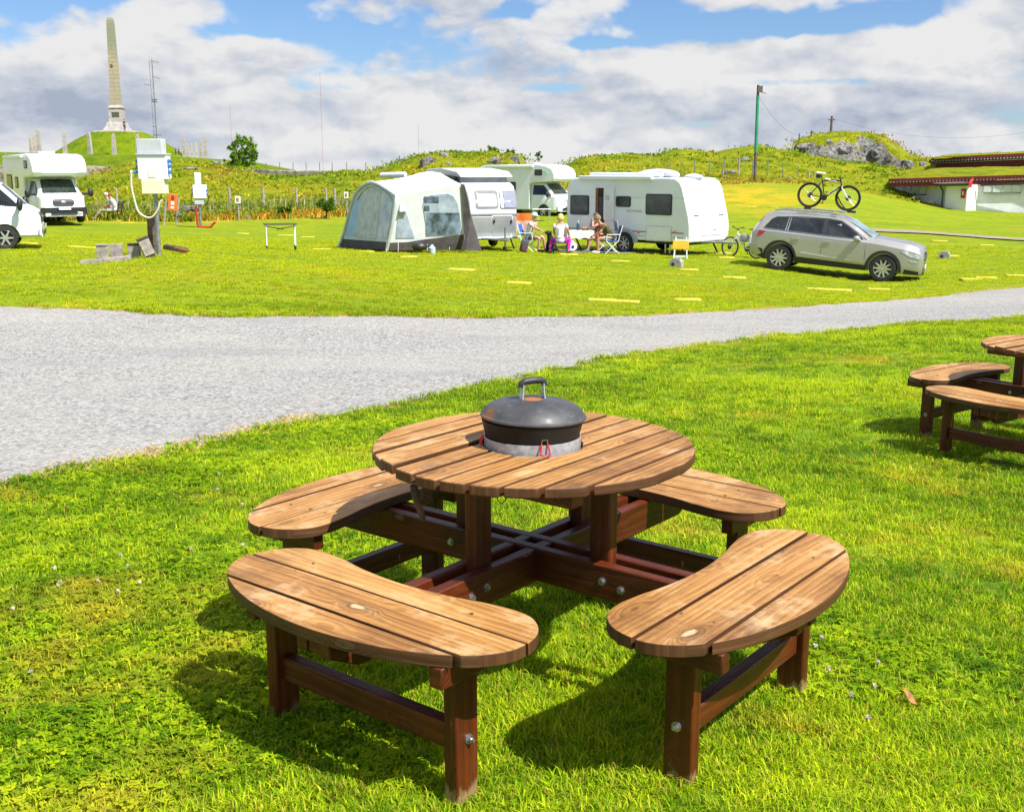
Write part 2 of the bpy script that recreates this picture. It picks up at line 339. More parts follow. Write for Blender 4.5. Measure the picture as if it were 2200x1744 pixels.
def tmr(t, src, a, b, c=0.0, d=1.0, smooth=True):
    m = nd(t, 'ShaderNodeMapRange'); m.interpolation_type = 'SMOOTHSTEP' if smooth else 'LINEAR'
    t.links.new(src, m.inputs[0])
    for i, q in enumerate((a, b, c, d)): m.inputs[i+1].default_value = q
    return m.outputs[0]
def tmath(t, op, a, b=None):
    n = nd(t, 'ShaderNodeMath', operation=op)
    for i, q in enumerate((a, b)):
        if q is None: continue
        if isinstance(q, (int, float)): n.inputs[i].default_value = q
        else: t.links.new(q, n.inputs[i])
    return n.outputs[0]
G_DARK = (.045, .115, .003); G_MID = (.145, .245, .004); G_LIGHT = (.275, .345, .006); G_DRY = (.40, .28, .025)
def grass_colour(t, pos, rnd=None):
    """shared colour of the lawn, by place"""
    a = tnoise(t, tmap(t, pos, (.23, .55, .3)), 1.0, 5, .62)
    b = tnoise(t, pos, 2.6, 4, .6); c = tnoise(t, pos, 14, 3, .6)
    f = tmath(t, 'ADD', tmath(t, 'ADD', tmath(t, 'MULTIPLY', a, .55), tmath(t, 'MULTIPLY', b, .27)), tmath(t, 'MULTIPLY', c, .22))
    if rnd is not None: f = tmath(t, 'ADD', f, tmath(t, 'MULTIPLY', tmath(t, 'SUBTRACT', rnd, .5), .22))
    col = ramp(t, f, [(.36, G_DARK), (.45, (.085, .16, .0035)), (.52, G_MID), (.63, G_LIGHT)])
    dry = tnoise(t, tmap(t, pos, (.6, .9, .5), loc=(4.2, 1.1, 0)), 1.0, 6, .68)
    sy_ = nd(t, 'ShaderNodeSeparateXYZ'); t.links.new(pos, sy_.inputs[0]); col = tmix(t, tmr(t, sy_.outputs[1], 13, 26, 0, .6), col, (.305, .34, .004))
    return tmix(t, tmath(t, 'MULTIPLY', tmr(t, dry, .53, .72), .62), col, G_DRY), b
def ground_material():
    m, t, p = nodes_of('lawn_ground'); g = nd(t, 'ShaderNodeNewGeometry'); pos = g.outputs['Position']
    col, b = grass_colour(t, pos)
    # the farther field is a paler yellow green, lying in mown bands
    sep = nd(t, 'ShaderNodeSeparateXYZ'); t.links.new(pos, sep.inputs[0])
    band = tnoise(t, tmap(t, pos, (.22, .8, .3), rot=(0, 0, .12)), 1.0, 6, .68, 1.2)
    fld = ramp(t, band, [(.32, (.15, .235, .003)), (.46, (.225, .295, .003)), (.56, (.29, .33, .003)), (.72, (.38, .36, .006))])
    sp = tnoise(t, tmap(t, pos, (1.0, 2.2, 1)), 3.2, 4, .65); fld = tmix(t, tmr(t, sp, .40, .64, .0, .55), fld, (.085, .16, .003)); sp3 = tnoise(t, tmap(t, pos, (1.0, 3.0, 1)), 11.0, 4, .7); fld = tmix(t, tmr(t, sp3, .42, .62, .0, .5), fld, (.10, .175, .003))
    sp2 = tnoise(t, tmap(t, pos, (.12, .3, 1), loc=(7, 2, 0)), 1.0, 5, .7); fld = tmix(t, tmr(t, sp2, .52, .72, .0, .6), fld, (.36, .25, .012))
    col = tmix(t, tmr(t, sep.outputs[1], 11, 26), col, fld)
    at = nd(t, 'ShaderNodeAttribute'); at.attribute_name = 'wild'
    w = tnoise(t, tmap(t, pos, (.5, .5, .9)), 1.0, 6, .7)
    wild = ramp(t, w, [(.34, (.10, .17, .004)), (.45, (.23, .28, .006)), (.55, (.34, .31, .012)), (.66, (.44, .27, .035))])
    w2 = tnoise(t, pos, 1.7, 5, .7); wild = tmix(t, tmr(t, w2, .45, .62, 0, .45), wild, (.10, .16, .006))
    col = tmix(t, at.outputs['Fac'], col, wild)
    dr = nd(t, 'ShaderNodeAttribute'); dr.attribute_name = 'dry'; d1 = tnoise(t, pos, .7, 6, .7); col = tmix(t, tmath(t, 'MULTIPLY', dr.outputs['Fac'], tmr(t, d1, .36, .60, .15, .95)), col, (.47, .315, .012))
    ed = nd(t, 'ShaderNodeAttribute'); ed.attribute_name = 'edge'
    e1 = tnoise(t, pos, 2.0, 5, .7); col = tmix(t, tmath(t, 'MULTIPLY', ed.outputs['Fac'], tmr(t, e1, .38, .6)), col, (.36, .22, .06))
    t.links.new(col, p.inputs['Base Color']); p.inputs['Roughness'].default_value = .9; p.inputs['Specular IOR Level'].default_value = .15
    h = tmath(t, 'ADD', tnoise(t, pos, 9, 6, .75), tmath(t, 'MULTIPLY', tnoise(t, pos, 60, 3, .7), .6))
    bp = nd(t, 'ShaderNodeBump'); bp.inputs['Strength'].default_value = .8; bp.inputs['Distance'].default_value = .05
    t.links.new(h, bp.inputs['Height']); t.links.new(bp.outputs[0], p.inputs['Normal']); return m
def gravel_material(name, tint=(1, 1, 1)):
    m, t, p = nodes_of(name); g = nd(t, 'ShaderNodeNewGeometry'); pos = g.outputs['Position']
    v1 = nd(t, 'ShaderNodeTexVoronoi'); v1.inputs['Scale'].default_value = 38; t.links.new(pos, v1.inputs['Vector'])
    v2 = nd(t, 'ShaderNodeTexVoronoi'); v2.inputs['Scale'].default_value = 95; t.links.new(pos, v2.inputs['Vector'])
    bw = nd(t, 'ShaderNodeRGBToBW'); t.links.new(v1.outputs['Color'], bw.inputs[0]); bw2 = nd(t, 'ShaderNodeRGBToBW'); t.links.new(v2.outputs['Color'], bw2.inputs[0])
    f = tmath(t, 'ADD', tmath(t, 'MULTIPLY', bw.outputs[0], .62), tmath(t, 'MULTIPLY', bw2.outputs[0], .38))
    s = lambda *c: tuple(q*k for q, k in zip(c, tint))
    col = ramp(t, f, [(.18, s(.075, .073, .07)), (.36, s(.19, .185, .178)), (.52, s(.255, .25, .241)), (.8, s(.40, .392, .38))])
    big = tnoise(t, tmap(t, pos, (.25, .55, .4), rot=(0, 0, .25)), 1.0, 5, .6); col = tmix(t, tmr(t, big, .38, .68, .0, .42), col, s(.34, .325, .295))
    cmp_ = tnoise(t, tmap(t, pos, (.3, .8, .4), rot=(0, 0, .25), loc=(5, 1, 0)), 1.0, 4, .65); col = tmix(t, tmr(t, cmp_, .52, .7, .0, .4), col, s(.19, .195, .20))
    st = tnoise(t, pos, .8, 5, .75); col = tmix(t, tmr(t, st, .60, .75, 0, .45), col, s(.34, .27, .17))
    t.links.new(col, p.inputs['Base Color']); p.inputs['Roughness'].default_value = .95; p.inputs['Specular IOR Level'].default_value = .2
    h = tmath(t, 'SUBTRACT', 1.0, v1.outputs['Distance']); bp = nd(t, 'ShaderNodeBump'); bp.inputs['Strength'].default_value = .35; bp.inputs['Distance'].default_value = .012
    t.links.new(h, bp.inputs['Height']); t.links.new(bp.outputs[0], p.inputs['Normal']); return m
M_GROUND = ground_material(); M_GRAVEL = gravel_material('gravel'); M_PATH = gravel_material('path_gravel', (1.0, .88, .72))

# ------------------------------------------------------------------ ground sheet, road, path
def attr(me, name, vals):
    a = me.attributes.new(name, 'FLOAT', 'POINT'); a.data.foreach_set('value', np.asarray(vals, np.float32))
def wildness(x, y):
    """rough meadow behind the camp field, 0..1"""
    a = np.arctan2(x, y); lim = np.interp(a, [-.6, -.43, -.30, -.2, -.1, .02, .1, .15, .3, .6], [57, 57, 57, 60, 63, 66, 68, 76, 84, 92])
    return sstep(lim-1.5, lim+1.0, np.sqrt(x*x+y*y)+fbm(x*.3, y*.3, 4, 21)*5)
def make_ground():
    ang = np.concatenate([np.linspace(-PI, -.75, 40)[:-1], np.linspace(-.75, .75, 460), np.linspace(.75, PI, 40)[1:-1]])
    rad = np.concatenate([[.4, .8], np.geomspace(1.2, 160, 330), np.geomspace(175, 6000, 28)])
    A, Rr = np.meshgrid(ang, rad); x = Rr*np.sin(A); y = Rr*np.cos(A)
    yy = np.maximum(y, -5); z = height(x, yy)
    n = len(ang); m = len(rad)
    V = np.stack([x, y, z], -1).reshape(-1, 3); i, k = np.meshgrid(np.arange(m-1), np.arange(n), indexing='ij'); k2 = (k+1) % n
    F = np.stack([i*n+k, i*n+k2, (i+1)*n+k2, (i+1)*n+k], -1).reshape(-1, 4)
    V = np.vstack([V, [[0, 0, float(z[0].mean())]]]); c = len(V)-1
    me = bpy.data.meshes.new('ground'); me.from_pydata(V.tolist(), [], F[:, ::-1].tolist()+[(c, (k+1) % n, k) for k in range(n)])
    me.polygons.foreach_set('use_smooth', [True]*len(me.polygons)); me.materials.append(M_GROUND)
    attr(me, 'wild', wildness(V[:, 0], V[:, 1])); q_ = uvY(1592, 425, 69); attr(me, 'dry', np.exp(-((V[:, 0]-q_.x)/4.2)**2-((V[:, 1]-q_.y)/7.5)**2)); rs = road_side(V[:, 0], V[:, 1]); attr(me, 'edge', sstep(-.55, -.05, rs))
    o = bpy.data.objects.new('ground', me); COL.objects.link(o); o['kind'] = 'structure'; return o
make_ground()
def make_road():
    m = 34; s = np.linspace(0, 1, m); s = s**1.4
    X = R_N[:, None, 0]*(1-s)[None, :]+R_F[:, None, 0]*s[None, :]; Y = R_N[:, None, 1]*(1-s)[None, :]+R_F[:, None, 1]*s[None, :]
    Z = height(X, Y, False)-.012+.03*np.sin(np.clip(s, 0, 1)*PI)[None, :]*0+fbm(X*.8, Y*.8, 4, 31)*.03
    b = MB(); b.grid([[(X[i, k], Y[i, k], Z[i, k]) for k in range(m)] for i in range(420)])
    o = b.build('gravel_road', M_GRAVEL, angle=180); o['kind'] = 'structure'
    rows = []
    for i in range(len(PC)*8-7):
        q = np.array([np.interp(i/8, range(len(PC)), PC[:, k]) for k in (0, 1)]); r = []
        for w in (-.9, -.45, 0, .45, .9): yy = q[1]+w*1.15+fbm(np.array(q[0]*.6), np.array(w*9.), 3, 4)*.5; r.append((q[0], yy, gz(q[0], yy)+.05))
        rows.append(r)
    o = MB().grid(rows).build('gravel_path', M_PATH, angle=180); o['kind'] = 'structure'
make_road()

# ------------------------------------------------------------------ hills
def hill_material(name, rocky=.5, lush=False):
    m, t, p = nodes_of(name); g = nd(t, 'ShaderNodeNewGeometry'); pos = g.outputs['Position']
    a = tnoise(t, pos, .55, 6, .7); b = tnoise(t, pos, 2.4, 5, .7)
    if lush: col = ramp(t, a, [(.36, (.095, .17, .004)), (.5, (.16, .235, .005)), (.66, (.22, .27, .006))])
    else: col = ramp(t, a, [(.33, (.10, .17, .004)), (.45, (.23, .275, .006)), (.54, (.32, .32, .010)), (.70, (.39, .31, .022))])
    col = tmix(t, tmr(t, b, .42, .64, 0, .5 if not lush else .3), col, (.09, .15, .006))
    if rocky:
        sep = nd(t, 'ShaderNodeSeparateXYZ'); t.links.new(g.outputs['Normal'], sep.inputs[0])
        rk = tnoise(t, pos, .45, 5, .65); f = tmath(t, 'ADD', tmath(t, 'SUBTRACT', 1.0, sep.outputs[2]), tmath(t, 'MULTIPLY', rk, 1.2))
        rc = tnoise(t, pos, 3.0, 6, .75); rcol = ramp(t, rc, [(.34, (.05, .05, .055)), (.5, (.24, .23, .23)), (.66, (.48, .46, .43))])
        col = tmix(t, tmr(t, f, 1.22-rocky*.3, 1.36-rocky*.3), col, rcol)
    t.links.new(col, p.inputs['Base Color']); p.inputs['Roughness'].default_value = .95; p.inputs['Specular IOR Level'].default_value = .1
    h = tmath(t, 'ADD', tnoise(t, pos, 1.8, 6, .75), tmath(t, 'MULTIPLY', tnoise(t, pos, 9, 3, .7), .4)); bp = nd(t, 'ShaderNodeBump'); bp.inputs['Strength'].default_value = .9; bp.inputs['Distance'].default_value = .5
    t.links.new(h, bp.inputs['Height']); t.links.new(bp.outputs[0], p.inputs['Normal']); return m
M_HILL = hill_material('hill_meadow', 0.0); M_ROCKHILL = hill_material('hill_rocky', .62); M_KNOLL = hill_material('knoll_rocky', .75); M_MOUND = hill_material('mound_turf', 0.0, True)
HILLS = {}
def hill(name, sil, Y, front, back, m, rough=.5, step=2.2, seed=1, crag=0.0, base=None):
    """a ridge whose crest stands at distance Y; sil = crest outline (photo pixels), front/back = depth of its two slopes"""
    us = np.arange(sil[0][0], sil[-1][0]+1, step); vs = np.interp(us, [q[0] for q in sil], [q[1] for q in sil])
    depth = np.concatenate([np.linspace(-1, 0, 40), np.linspace(0, 1, 16)[1:]])
    tot = sil[-1][0]-sil[0][0]
    Y3 = Y+np.where(depth < 0, depth*front, depth*back)[None, :]+us[:, None]*0; X3 = (us[:, None]-1100)/FPX*Y3/1.02
    zc = np.array([uvY(u, v, Y).z for u, v in zip(us, vs)])[:, None]; zb = height(X3, Y3, False)-.25
    w = (1-np.abs(depth))[None, :]+us[:, None]*0; k = w*w*(3-2*w)
    if crag: k = np.where(depth[None, :] < 0, k*(1-crag)+crag*sstep(.42, .62, w+fbm(X3*.22, X3*0+3.1, 3, seed)*.5), k)
    Z3 = zb+(zc-zb)*k+fbm(X3*.28, Y3*.28, 5, seed)*rough*np.minimum(1, w*2.2)*np.where(np.abs(depth) < .06, .35, 1)[None, :]
    rows = np.stack([X3, Y3, Z3], -1).tolist()
    o = MB().grid(rows).build(name, m, angle=180); o['kind'] = 'structure'; HILLS[name+str(seed)] = (us, vs, Y); return o
hill('hill', [(-420, 322), (-200, 324), (0, 327), (120, 330), (311, 334), (400, 338), (485, 343), (551, 349), (623, 363), (660, 372)], 122, 20, 60, M_MOUND, .25, 4, 3)
hill('hill', [(-300, 392), (-40, 398), (90, 402), (150, 394), (200, 379), (262, 360), (330, 348), (400, 346), (470, 351), (520, 364), (570, 377), (640, 381), (700, 377), (740, 366), (790, 369), (830, 372), (900, 380), (1010, 392)], 88, 25, 8, M_HILL, .6, 3, 5)
hill('hill', [(770, 372), (816, 366), (848, 351), (876, 342), (923, 330), (955, 326), (990, 327), (1025, 328), (1057, 324), (1080, 333), (1094, 329), (1117, 341), (1129, 351), (1165, 366), (1215, 384)], 90, 22, 12, M_ROCKHILL, .8, 2.2, 7, crag=.35)
hill('hill', [(1130, 378), (1190, 367), (1210, 357), (1243, 342), (1290, 333), (1340, 332), (1400, 335), (1420, 331), (1445, 321), (1490, 323), (1530, 331), (1560, 326), (1600, 319), (1630, 315), (1655, 318), (1700, 329), (1760, 340), (1850, 352), (1910, 362), (1960, 380)], 96, 20, 14, M_HILL, .9, 2.2, 9)
hill('hill', [(1672, 352), (1696, 345), (1702, 318), (1706, 305), (1717, 297), (1750, 289), (1800, 286), (1845, 286), (1867, 290), (1900, 299), (1917, 311), (1945, 331), (1976, 340), (2003, 343), (2060, 352), (2140, 372)], 106, 12, 14, M_KNOLL, .7, 2.0, 11, crag=.72)
# ------------------------------------------------------------------ wood
def wood_material(name, stops, dark, knot_pale, rough=.62, wear=.3, foot=False, ring=1.0, stain=None):
    m, t, p = nodes_of(name); uv = nd(t, 'ShaderNodeUVMap'); uv.uv_map = 'UVMap'; U = uv.outputs[0]
    tc = nd(t, 'ShaderNodeTexCoord'); ob = tc.outputs['Object']
    # knots bend the grain round them
    kv = nd(t, 'ShaderNodeTexVoronoi'); kv.feature = 'F1'; kv.inputs['Scale'].default_value = 1.0; t.links.new(tmap(t, U, (3.9, 9.5, 1)), kv.inputs['Vector'])
    kd = kv.outputs['Distance']; ksel = nd(t, 'ShaderNodeRGBToBW'); t.links.new(kv.outputs['Color'], ksel.inputs[0])
    on = tmr(t, ksel.outputs[0], .34, .40); near = tmath(t, 'MULTIPLY', tmr(t, kd, .05, .42, 1, 0), on)
    warp = tnoise(t, tmap(t, U, (1.1, 6.0, 1)), 1.0, 3, .5)
    sep = nd(t, 'ShaderNodeSeparateXYZ'); t.links.new(U, sep.inputs[0])
    yy = tmath(t, 'ADD', tmath(t, 'MULTIPLY', sep.outputs[1], 42*ring), tmath(t, 'ADD', tmath(t, 'MULTIPLY', warp, 4.5*ring), tmath(t, 'MULTIPLY', near, 3.4)))
    ringv = tmath(t, 'FRACT', yy); rings = tmath(t, 'MULTIPLY', tmr(t, ringv, 0, .82, 0, 1), tmr(t, ringv, .84, 1, 1, 0))
    fib = tnoise(t, tmap(t, U, (5, 190, 1)), 1.0, 4, .65); fib2 = tnoise(t, tmap(t, U, (2, 48, 1)), 1.0, 5, .6)
    pl = tnoise(t, tmap(t, U, (.9, 5.5, 1)), 1.0, 4, .6)
    f = tmath(t, 'ADD', tmath(t, 'ADD', tmath(t, 'MULTIPLY', rings, .085), tmath(t, 'MULTIPLY', fib, .22)), tmath(t, 'ADD', tmath(t, 'MULTIPLY', fib2, .24), tmath(t, 'MULTIPLY', pl, .46)))
    col = ramp(t, f, stops)
    w = tnoise(t, tmap(t, ob, (5, 5, 5)), 1.0, 6, .72); col = tmix(t, tmath(t, 'MULTIPLY', tmr(t, w, .52, .70), wear), col, knot_pale)
    ws = tnoise(t, tmap(t, U, (2.6, 16, 1), loc=(3, 5, 0)), 1.0, 5, .68); col = tmix(t, tmath(t, 'MULTIPLY', tmr(t, ws, .56, .70), wear*1.1), col, knot_pale)
    w2 = tnoise(t, tmap(t, ob, (3.1, 3.1, 3.1), loc=(3, 1, 7)), 1.0, 5, .7); col = tmix(t, tmath(t, 'MULTIPLY', tmr(t, w2, .50, .68), .45), col, dark)
    # knot: dark halo, worn pale heart with a dark crack
    kn = tnoise(t, tmap(t, U, (40, 60, 1)), 1.0, 3, .6); kdd = tmath(t, 'ADD', kd, tmath(t, 'MULTIPLY', tmath(t, 'SUBTRACT', kn, .5), .16))
    halo = tmath(t, 'MULTIPLY', tmr(t, kdd, .10, .30, 1, 0), on); col = tmix(t, tmath(t, 'MULTIPLY', halo, .55), col, dark)
    heart = tmath(t, 'MULTIPLY', tmr(t, kdd, .075, .125, 1, 0), on); col = tmix(t, tmath(t, 'MULTIPLY', heart, .75), col, knot_pale)
    core = tmath(t, 'MULTIPLY', tmr(t, kdd, .012, .03, 1, 0), on); col = tmix(t, tmath(t, 'MULTIPLY', core, .7), col, dark)
    if foot:
        sz = nd(t, 'ShaderNodeSeparateXYZ'); t.links.new(ob, sz.inputs[0]); fn = tnoise(t, tmap(t, ob, (18, 18, 5)), 1.0, 6, .75)
        e = tmath(t, 'ADD', sz.outputs[2], tmath(t, 'MULTIPLY', tmath(t, 'SUBTRACT', fn, .5), .24)); col = tmix(t, tmr(t, e, .045, .075, .85, 0), col, (.27, .19, .085))
        sc_ = tnoise(t, tmap(t, ob, (40, 40, 11), loc=(2, 8, 1)), 1.0, 3, .5); lo_ = tmr(t, sz.outputs[2], .10, .30, 1, 0); col = tmix(t, tmath(t, 'MULTIPLY', tmr(t, sc_, .70, .73), tmath(t, 'MULTIPLY', lo_, .9)), col, (.42, .24, .12))
    if stain:
        # the stain survives on the edges, the trodden and sat on tops are worn through
        ge = nd(t, 'ShaderNodeNewGeometry'); sn = nd(t, 'ShaderNodeSeparateXYZ'); t.links.new(ge.outputs['Normal'], sn.inputs[0]); wn = tnoise(t, tmap(t, ob, (14, 14, 14)), 1.0, 5, .7)
        e = tmath(t, 'ADD', sn.outputs[2], tmath(t, 'MULTIPLY', tmath(t, 'SUBTRACT', wn, .5), .9)); sc2 = ramp(t, fib2, [(.35, tuple(q*.6 for q in stain)), (.65, tuple(q*1.35 for q in stain))])
        col = tmix(t, tmr(t, e, .45, .98, .92, 0), col, sc2)
    t.links.new(col, p.inputs['Base Color']); p.inputs['Roughness'].default_value = rough; p.inputs['Specular IOR Level'].default_value = .35
    h = tmath(t, 'ADD', tmath(t, 'MULTIPLY', fib, .8), tmath(t, 'ADD', tmath(t, 'MULTIPLY', rings, .35), tmath(t, 'MULTIPLY', heart, .5)))
    bp = nd(t, 'ShaderNodeBump'); bp.inputs['Strength'].default_value = .38; bp.inputs['Distance'].default_value = .004
    t.links.new(h, bp.inputs['Height']); t.links.new(bp.outputs[0], p.inputs['Normal']); MATS[name] = m; return m
M_TOP = wood_material('worn_pine', [(.36, (.13, .052, .013)), (.45, (.25, .113, .029)), (.54, (.37, .183, .051)), (.66, (.50, .285, .096))], (.075, .030, .010), (.60, .43, .235), .55, .5, stain=(.062, .023, .009))
M_FRAME = wood_material('stained_frame', [(.36, (.034, .0070, .0024)), (.50, (.078, .0145, .0036)), (.62, (.135, .026, .0055)), (.76, (.20, .046, .009))], (.016, .005, .003), (.20, .10, .045), .42, .10, True, .7)
M_DSTEEL = mat('dull_screw', (.10, .075, .06), .5, .5)
M_STEEL = mat('zinc_steel', (.45, .46, .48), .35, .9, .25, 30, .1, 80)

def plank(b, poly, z0, z1, axis, dx=0, dy=0, rot=0.0, dz=0.0, tilt=0.0):
    """extruded plank; grain runs along axis (0 = x, 1 = y)"""
    n = len(poly); r1, r2 = random.random()*30, random.random()*9
    cx = sum(p[0] for p in poly)/n; cy = sum(p[1] for p in poly)/n; c, s = math.cos(rot), math.sin(rot)
    V = []
    for z in (z0, z1):
        for x, y in poly:
            X, Y = x-cx, y-cy; V.append((cx+c*X-s*Y+dx, cy+s*X+c*Y+dy, z+dz+tilt*(Y if axis else X)))
    uv = lambda x, y, q=0: ((y if axis else x)+r1, (x if axis else y)+r2+q)
    F = [tuple(range(n-1, -1, -1)), tuple(range(n, 2*n))]; UV = [[uv(*poly[k], 3) for k in range(n-1, -1, -1)], [uv(*poly[k]) for k in range(n)]]
    for k in range(n):
        j = (k+1) % n; F.append((k, j, n+j, n+k)); a, c2 = poly[k], poly[j]
        along = abs((c2[1]-a[1]) if axis else (c2[0]-a[0])) > abs((c2[0]-a[0]) if axis else (c2[1]-a[1]))
        h = z1-z0
        if along: A, B = uv(*a), uv(*c2); UV.append([(A[0], r2+5), (B[0], r2+5), (B[0], r2+5+h), (A[0], r2+5+h)])
        else: UV.append([(uv(*a)[1]*.6, r2+7+uv(*a)[1]), (uv(*c2)[1]*.6, r2+7+uv(*c2)[1]), (uv(*c2)[1]*.6+.01, r2+7+uv(*c2)[1]), (uv(*a)[1]*.6+.01, r2+7+uv(*a)[1])])
    b.add(V, F, UV)
def clip(poly, ax, lim, keep_less):
    out = []
    for i, p in enumerate(poly):
        q = poly[(i+1) % len(poly)]; a = p[ax]-lim; c = q[ax]-lim
        if keep_less: a, c = -a, -c
        if a >= 0: out.append(p)
        if (a >= 0) != (c >= 0): t = a/(a-c); out.append((p[0]+t*(q[0]-p[0]), p[1]+t*(q[1]-p[1])))
    return out
def catmull(P, k=6):
    n = len(P); out = []
    for i in range(n):
        p0, p1, p2, p3 = P[i-1], P[i], P[(i+1) % n], P[(i+2) % n]
        for s in range(k):
            t = s/k; out.append(tuple(.5*(2*p1[d]+(p2[d]-p0[d])*t+(2*p0[d]-5*p1[d]+4*p2[d]-p3[d])*t*t+(3*p1[d]-p0[d]-3*p2[d]+p3[d])*t**3) for d in (0, 1)))
    return out
R_TOP, R_HOLE, H_TOP, H_SEAT = .4885, .152, .740, .4665
SEAT_CTRL = [(0, .946), (.16, .932), (.30, .896), (.42, .838), (.485, .772), (.507, .70), (.487, .618), (.43, .559), (.36, .541), (.27, .549), (.15, .573), (0, .585)]
SEAT_CTRL += [(-x, y) for x, y in SEAT_CTRL[-2:0:-1]]
def picnic_table(label, group, damaged=True):
    T = thing('picnic_table', label, 'picnic table', group=group)
    # tabletop: eleven planks cut to a circle with a hole for the grill
    b = MB(); w, pitch, th = .0762, .0888, .031
    for k in range(-5, 6):
        a, c = k*pitch-w/2, k*pitch+w/2; a, c = max(a, -R_TOP+.002), min(c, R_TOP-.002); xs = np.linspace(a, c, 9)
        U = lambda x: math.sqrt(max(R_TOP**2-x*x, 0)); Hh = lambda x: math.sqrt(max(R_HOLE**2-x*x, 0))
        kw = dict(rot=.0, dz=0, tilt=random.uniform(-.003, .003))
        if damaged: kw['rot'] = {-3: .020, -2: -.004}.get(k, 0); kw['dz'] = {-2: .009, -3: -.004}.get(k, random.uniform(-.0015, .0015))
        if max(abs(a), abs(c)) < R_HOLE:
            for s in (1, -1): plank(b, [(x, s*Hh(x)) for x in xs][::s]+[(x, s*U(x)) for x in xs[::-1]][::s], H_TOP-th, H_TOP, 1, **kw)
        elif min(abs(a), abs(c)) < R_HOLE:
            h = [x for x in np.linspace(a, c, 40) if abs(x) < R_HOLE]
            if abs(a) > R_HOLE: h = h[::-1]
            notch_up = [(x, Hh(x)) for x in h]; notch = notch_up+[(x, -Hh(x)) for x in h[::-1]]
            if abs(a) < abs(c): pl = [(x, U(x)) for x in xs[::-1]]+notch+[(x, -U(x)) for x in xs]          # notch in the low-x edge
            else: pl = [(x, -U(x)) for x in xs]+[(q[0], -q[1]) for q in notch]+[(x, U(x)) for x in xs[::-1]]
            plank(b, pl, H_TOP-th, H_TOP, 1, **kw)
        else: plank(b, [(x, -U(x)) for x in xs]+[(x, U(x)) for x in xs[::-1]], H_TOP-th, H_TOP, 1, **kw)
    b.build('tabletop', M_TOP, T, angle=40, bevel=.0055, seg=3)
    b = MB()
    for y in (-.262, .262): b.box((0, y+.03*(1 if y > 0 else -1)*0, H_TOP-th-.0225), (.70, .055, .042))
    b.build('top_rail', M_FRAME, T, bevel=.004)
    # crossing pairs of beams, posts between them
    zt = H_SEAT-.034
    for ax in (0, 1):
        for s in (-1, 1):
            o = s*.0415; L = .905; z1 = zt-.002*ax-.0005*s; z0 = z1-.104; ch = .10
            prof = [(-L, z1), (L, z1), (L, z1-.055), (L-ch, z0), (-L+ch, z0), (-L, z1-.055)]
            b = MB(); f = (lambda q: (lambda u, z: (u, q, z))) if ax == 0 else (lambda q: (lambda u, z: (q, u, z)))
            b.prism(prof, f(o-.019), f(o+.019)); ro = random.random()*20
            for fi, fc in enumerate(b.f): b.uv[fi] = [(b.v[i][ax]+ro, b.v[i][2]*1.0+b.v[i][1-ax]+fi*.2) for i in fc]
            bm_ = b.build('beam', M_FRAME, T, bevel=.004)
            for e in (-1, 1):
                for q in ((.30, .048), (.365, .060)) if e*s < 0 else ((.285, .052),):
                    u = e*q[0]; z = z1-q[1]; P = (lambda d: (u, o+s*d, z)) if ax == 0 else (lambda d: (o+s*d, u, z))
                    bb = MB(); bb.cyl(P(.0185), P(.0215), .0125, n=16); bb.cyl(P(.0210), P(.029), .0085, n=6); bb.build('bolt', M_STEEL, bm_, angle=30)
    for ax in (0, 1):
        for s in (-1, 1):
            b = MB(); c = (s*.262, 0, .517) if ax == 0 else (0, s*.262, .517); b.box(c, (.070, .0445, .383) if ax == 0 else (.0445, .070, .383)); b.build('post', M_FRAME, T, bevel=.005)
    # four benches
    poly = catmull(SEAT_CTRL)
    for k in range(4):
        Rz = Matrix.Rotation(PI/2*k-PI/2, 4, 'Z'); b = MB()           # bench k faces along local +x, +y, -x, -y
        for lo, hi in ((.5, .6805), (.6905, .8335), (.8435, 1.0)):
            pl = clip(clip(poly, 1, lo, False), 1, hi, True); plank(b, pl, H_SEAT-.033, H_SEAT, 0, rot=random.uniform(-.002, .002), dz=random.uniform(-.0015, .0015))
        s_ = b.build('seat', M_TOP, T, angle=40, bevel=.0085, seg=3); s_.matrix_local = Rz
        for t_ in (-.29, .30):
            for r_ in (.63, .70, .79):
                q = MB(); q.cyl((t_+random.uniform(-.01, .01), r_, H_SEAT-.003), (t_, r_, H_SEAT+.0005), .0034, n=8); q.build('screw', M_DSTEEL, s_)
        side = 1 if k in (0, 1) else -1
        for t_ in (-.333, .333):
            b = MB(); b.box((t_, .729, .201), (.042, .082, .461)); l = b.build('leg', M_FRAME, T, bevel=.005); l.matrix_local = Rz
            q = MB(); so_ = 1 if t_ > 0 else -1; x0 = t_+so_*.021
            q.cyl((x0, .725, .188), (x0+so_*.003, .725, .188), .0135, n=18); q.cyl((x0+so_*.003, .725, .188), (x0+so_*.011, .725, .188), .0085, n=6); q.cyl((x0+so_*.011, .725, .188), (x0+so_*.018, .725, .188), .0045, n=8)
            q.build('bolt', M_STEEL, l)
            b = MB(); b.box((t_+.0415*side, .715, H_SEAT-.0605), (.040, .30, .054)); b.build('seat_batten', M_FRAME, T, bevel=.004).matrix_local = Rz
        b = MB(); b.box((0, .729, .188), (.6235, .040, .071)); b.build('stretcher', M_FRAME, T, bevel=.005).matrix_local = Rz
        b = MB(); b.box((0, .80, zt-.028), (.0445, .20, .056)); b.build('beam_block', M_FRAME, T, bevel=.003).matrix_local = Rz
    return T
TABLE_POS = Vector((.0644, 3.2985, 0)); TABLE_RZ = math.radians(-38.3)
table = picnic_table('large round picnic table in the foreground with a grill set in its top', 'picnic tables on the lawn')
p2 = uvY(2061, 974, 7.57)
table2 = copy_tree(table)
tag(table2, 'brown picnic table with curved benches cut off by the right edge of the picture')
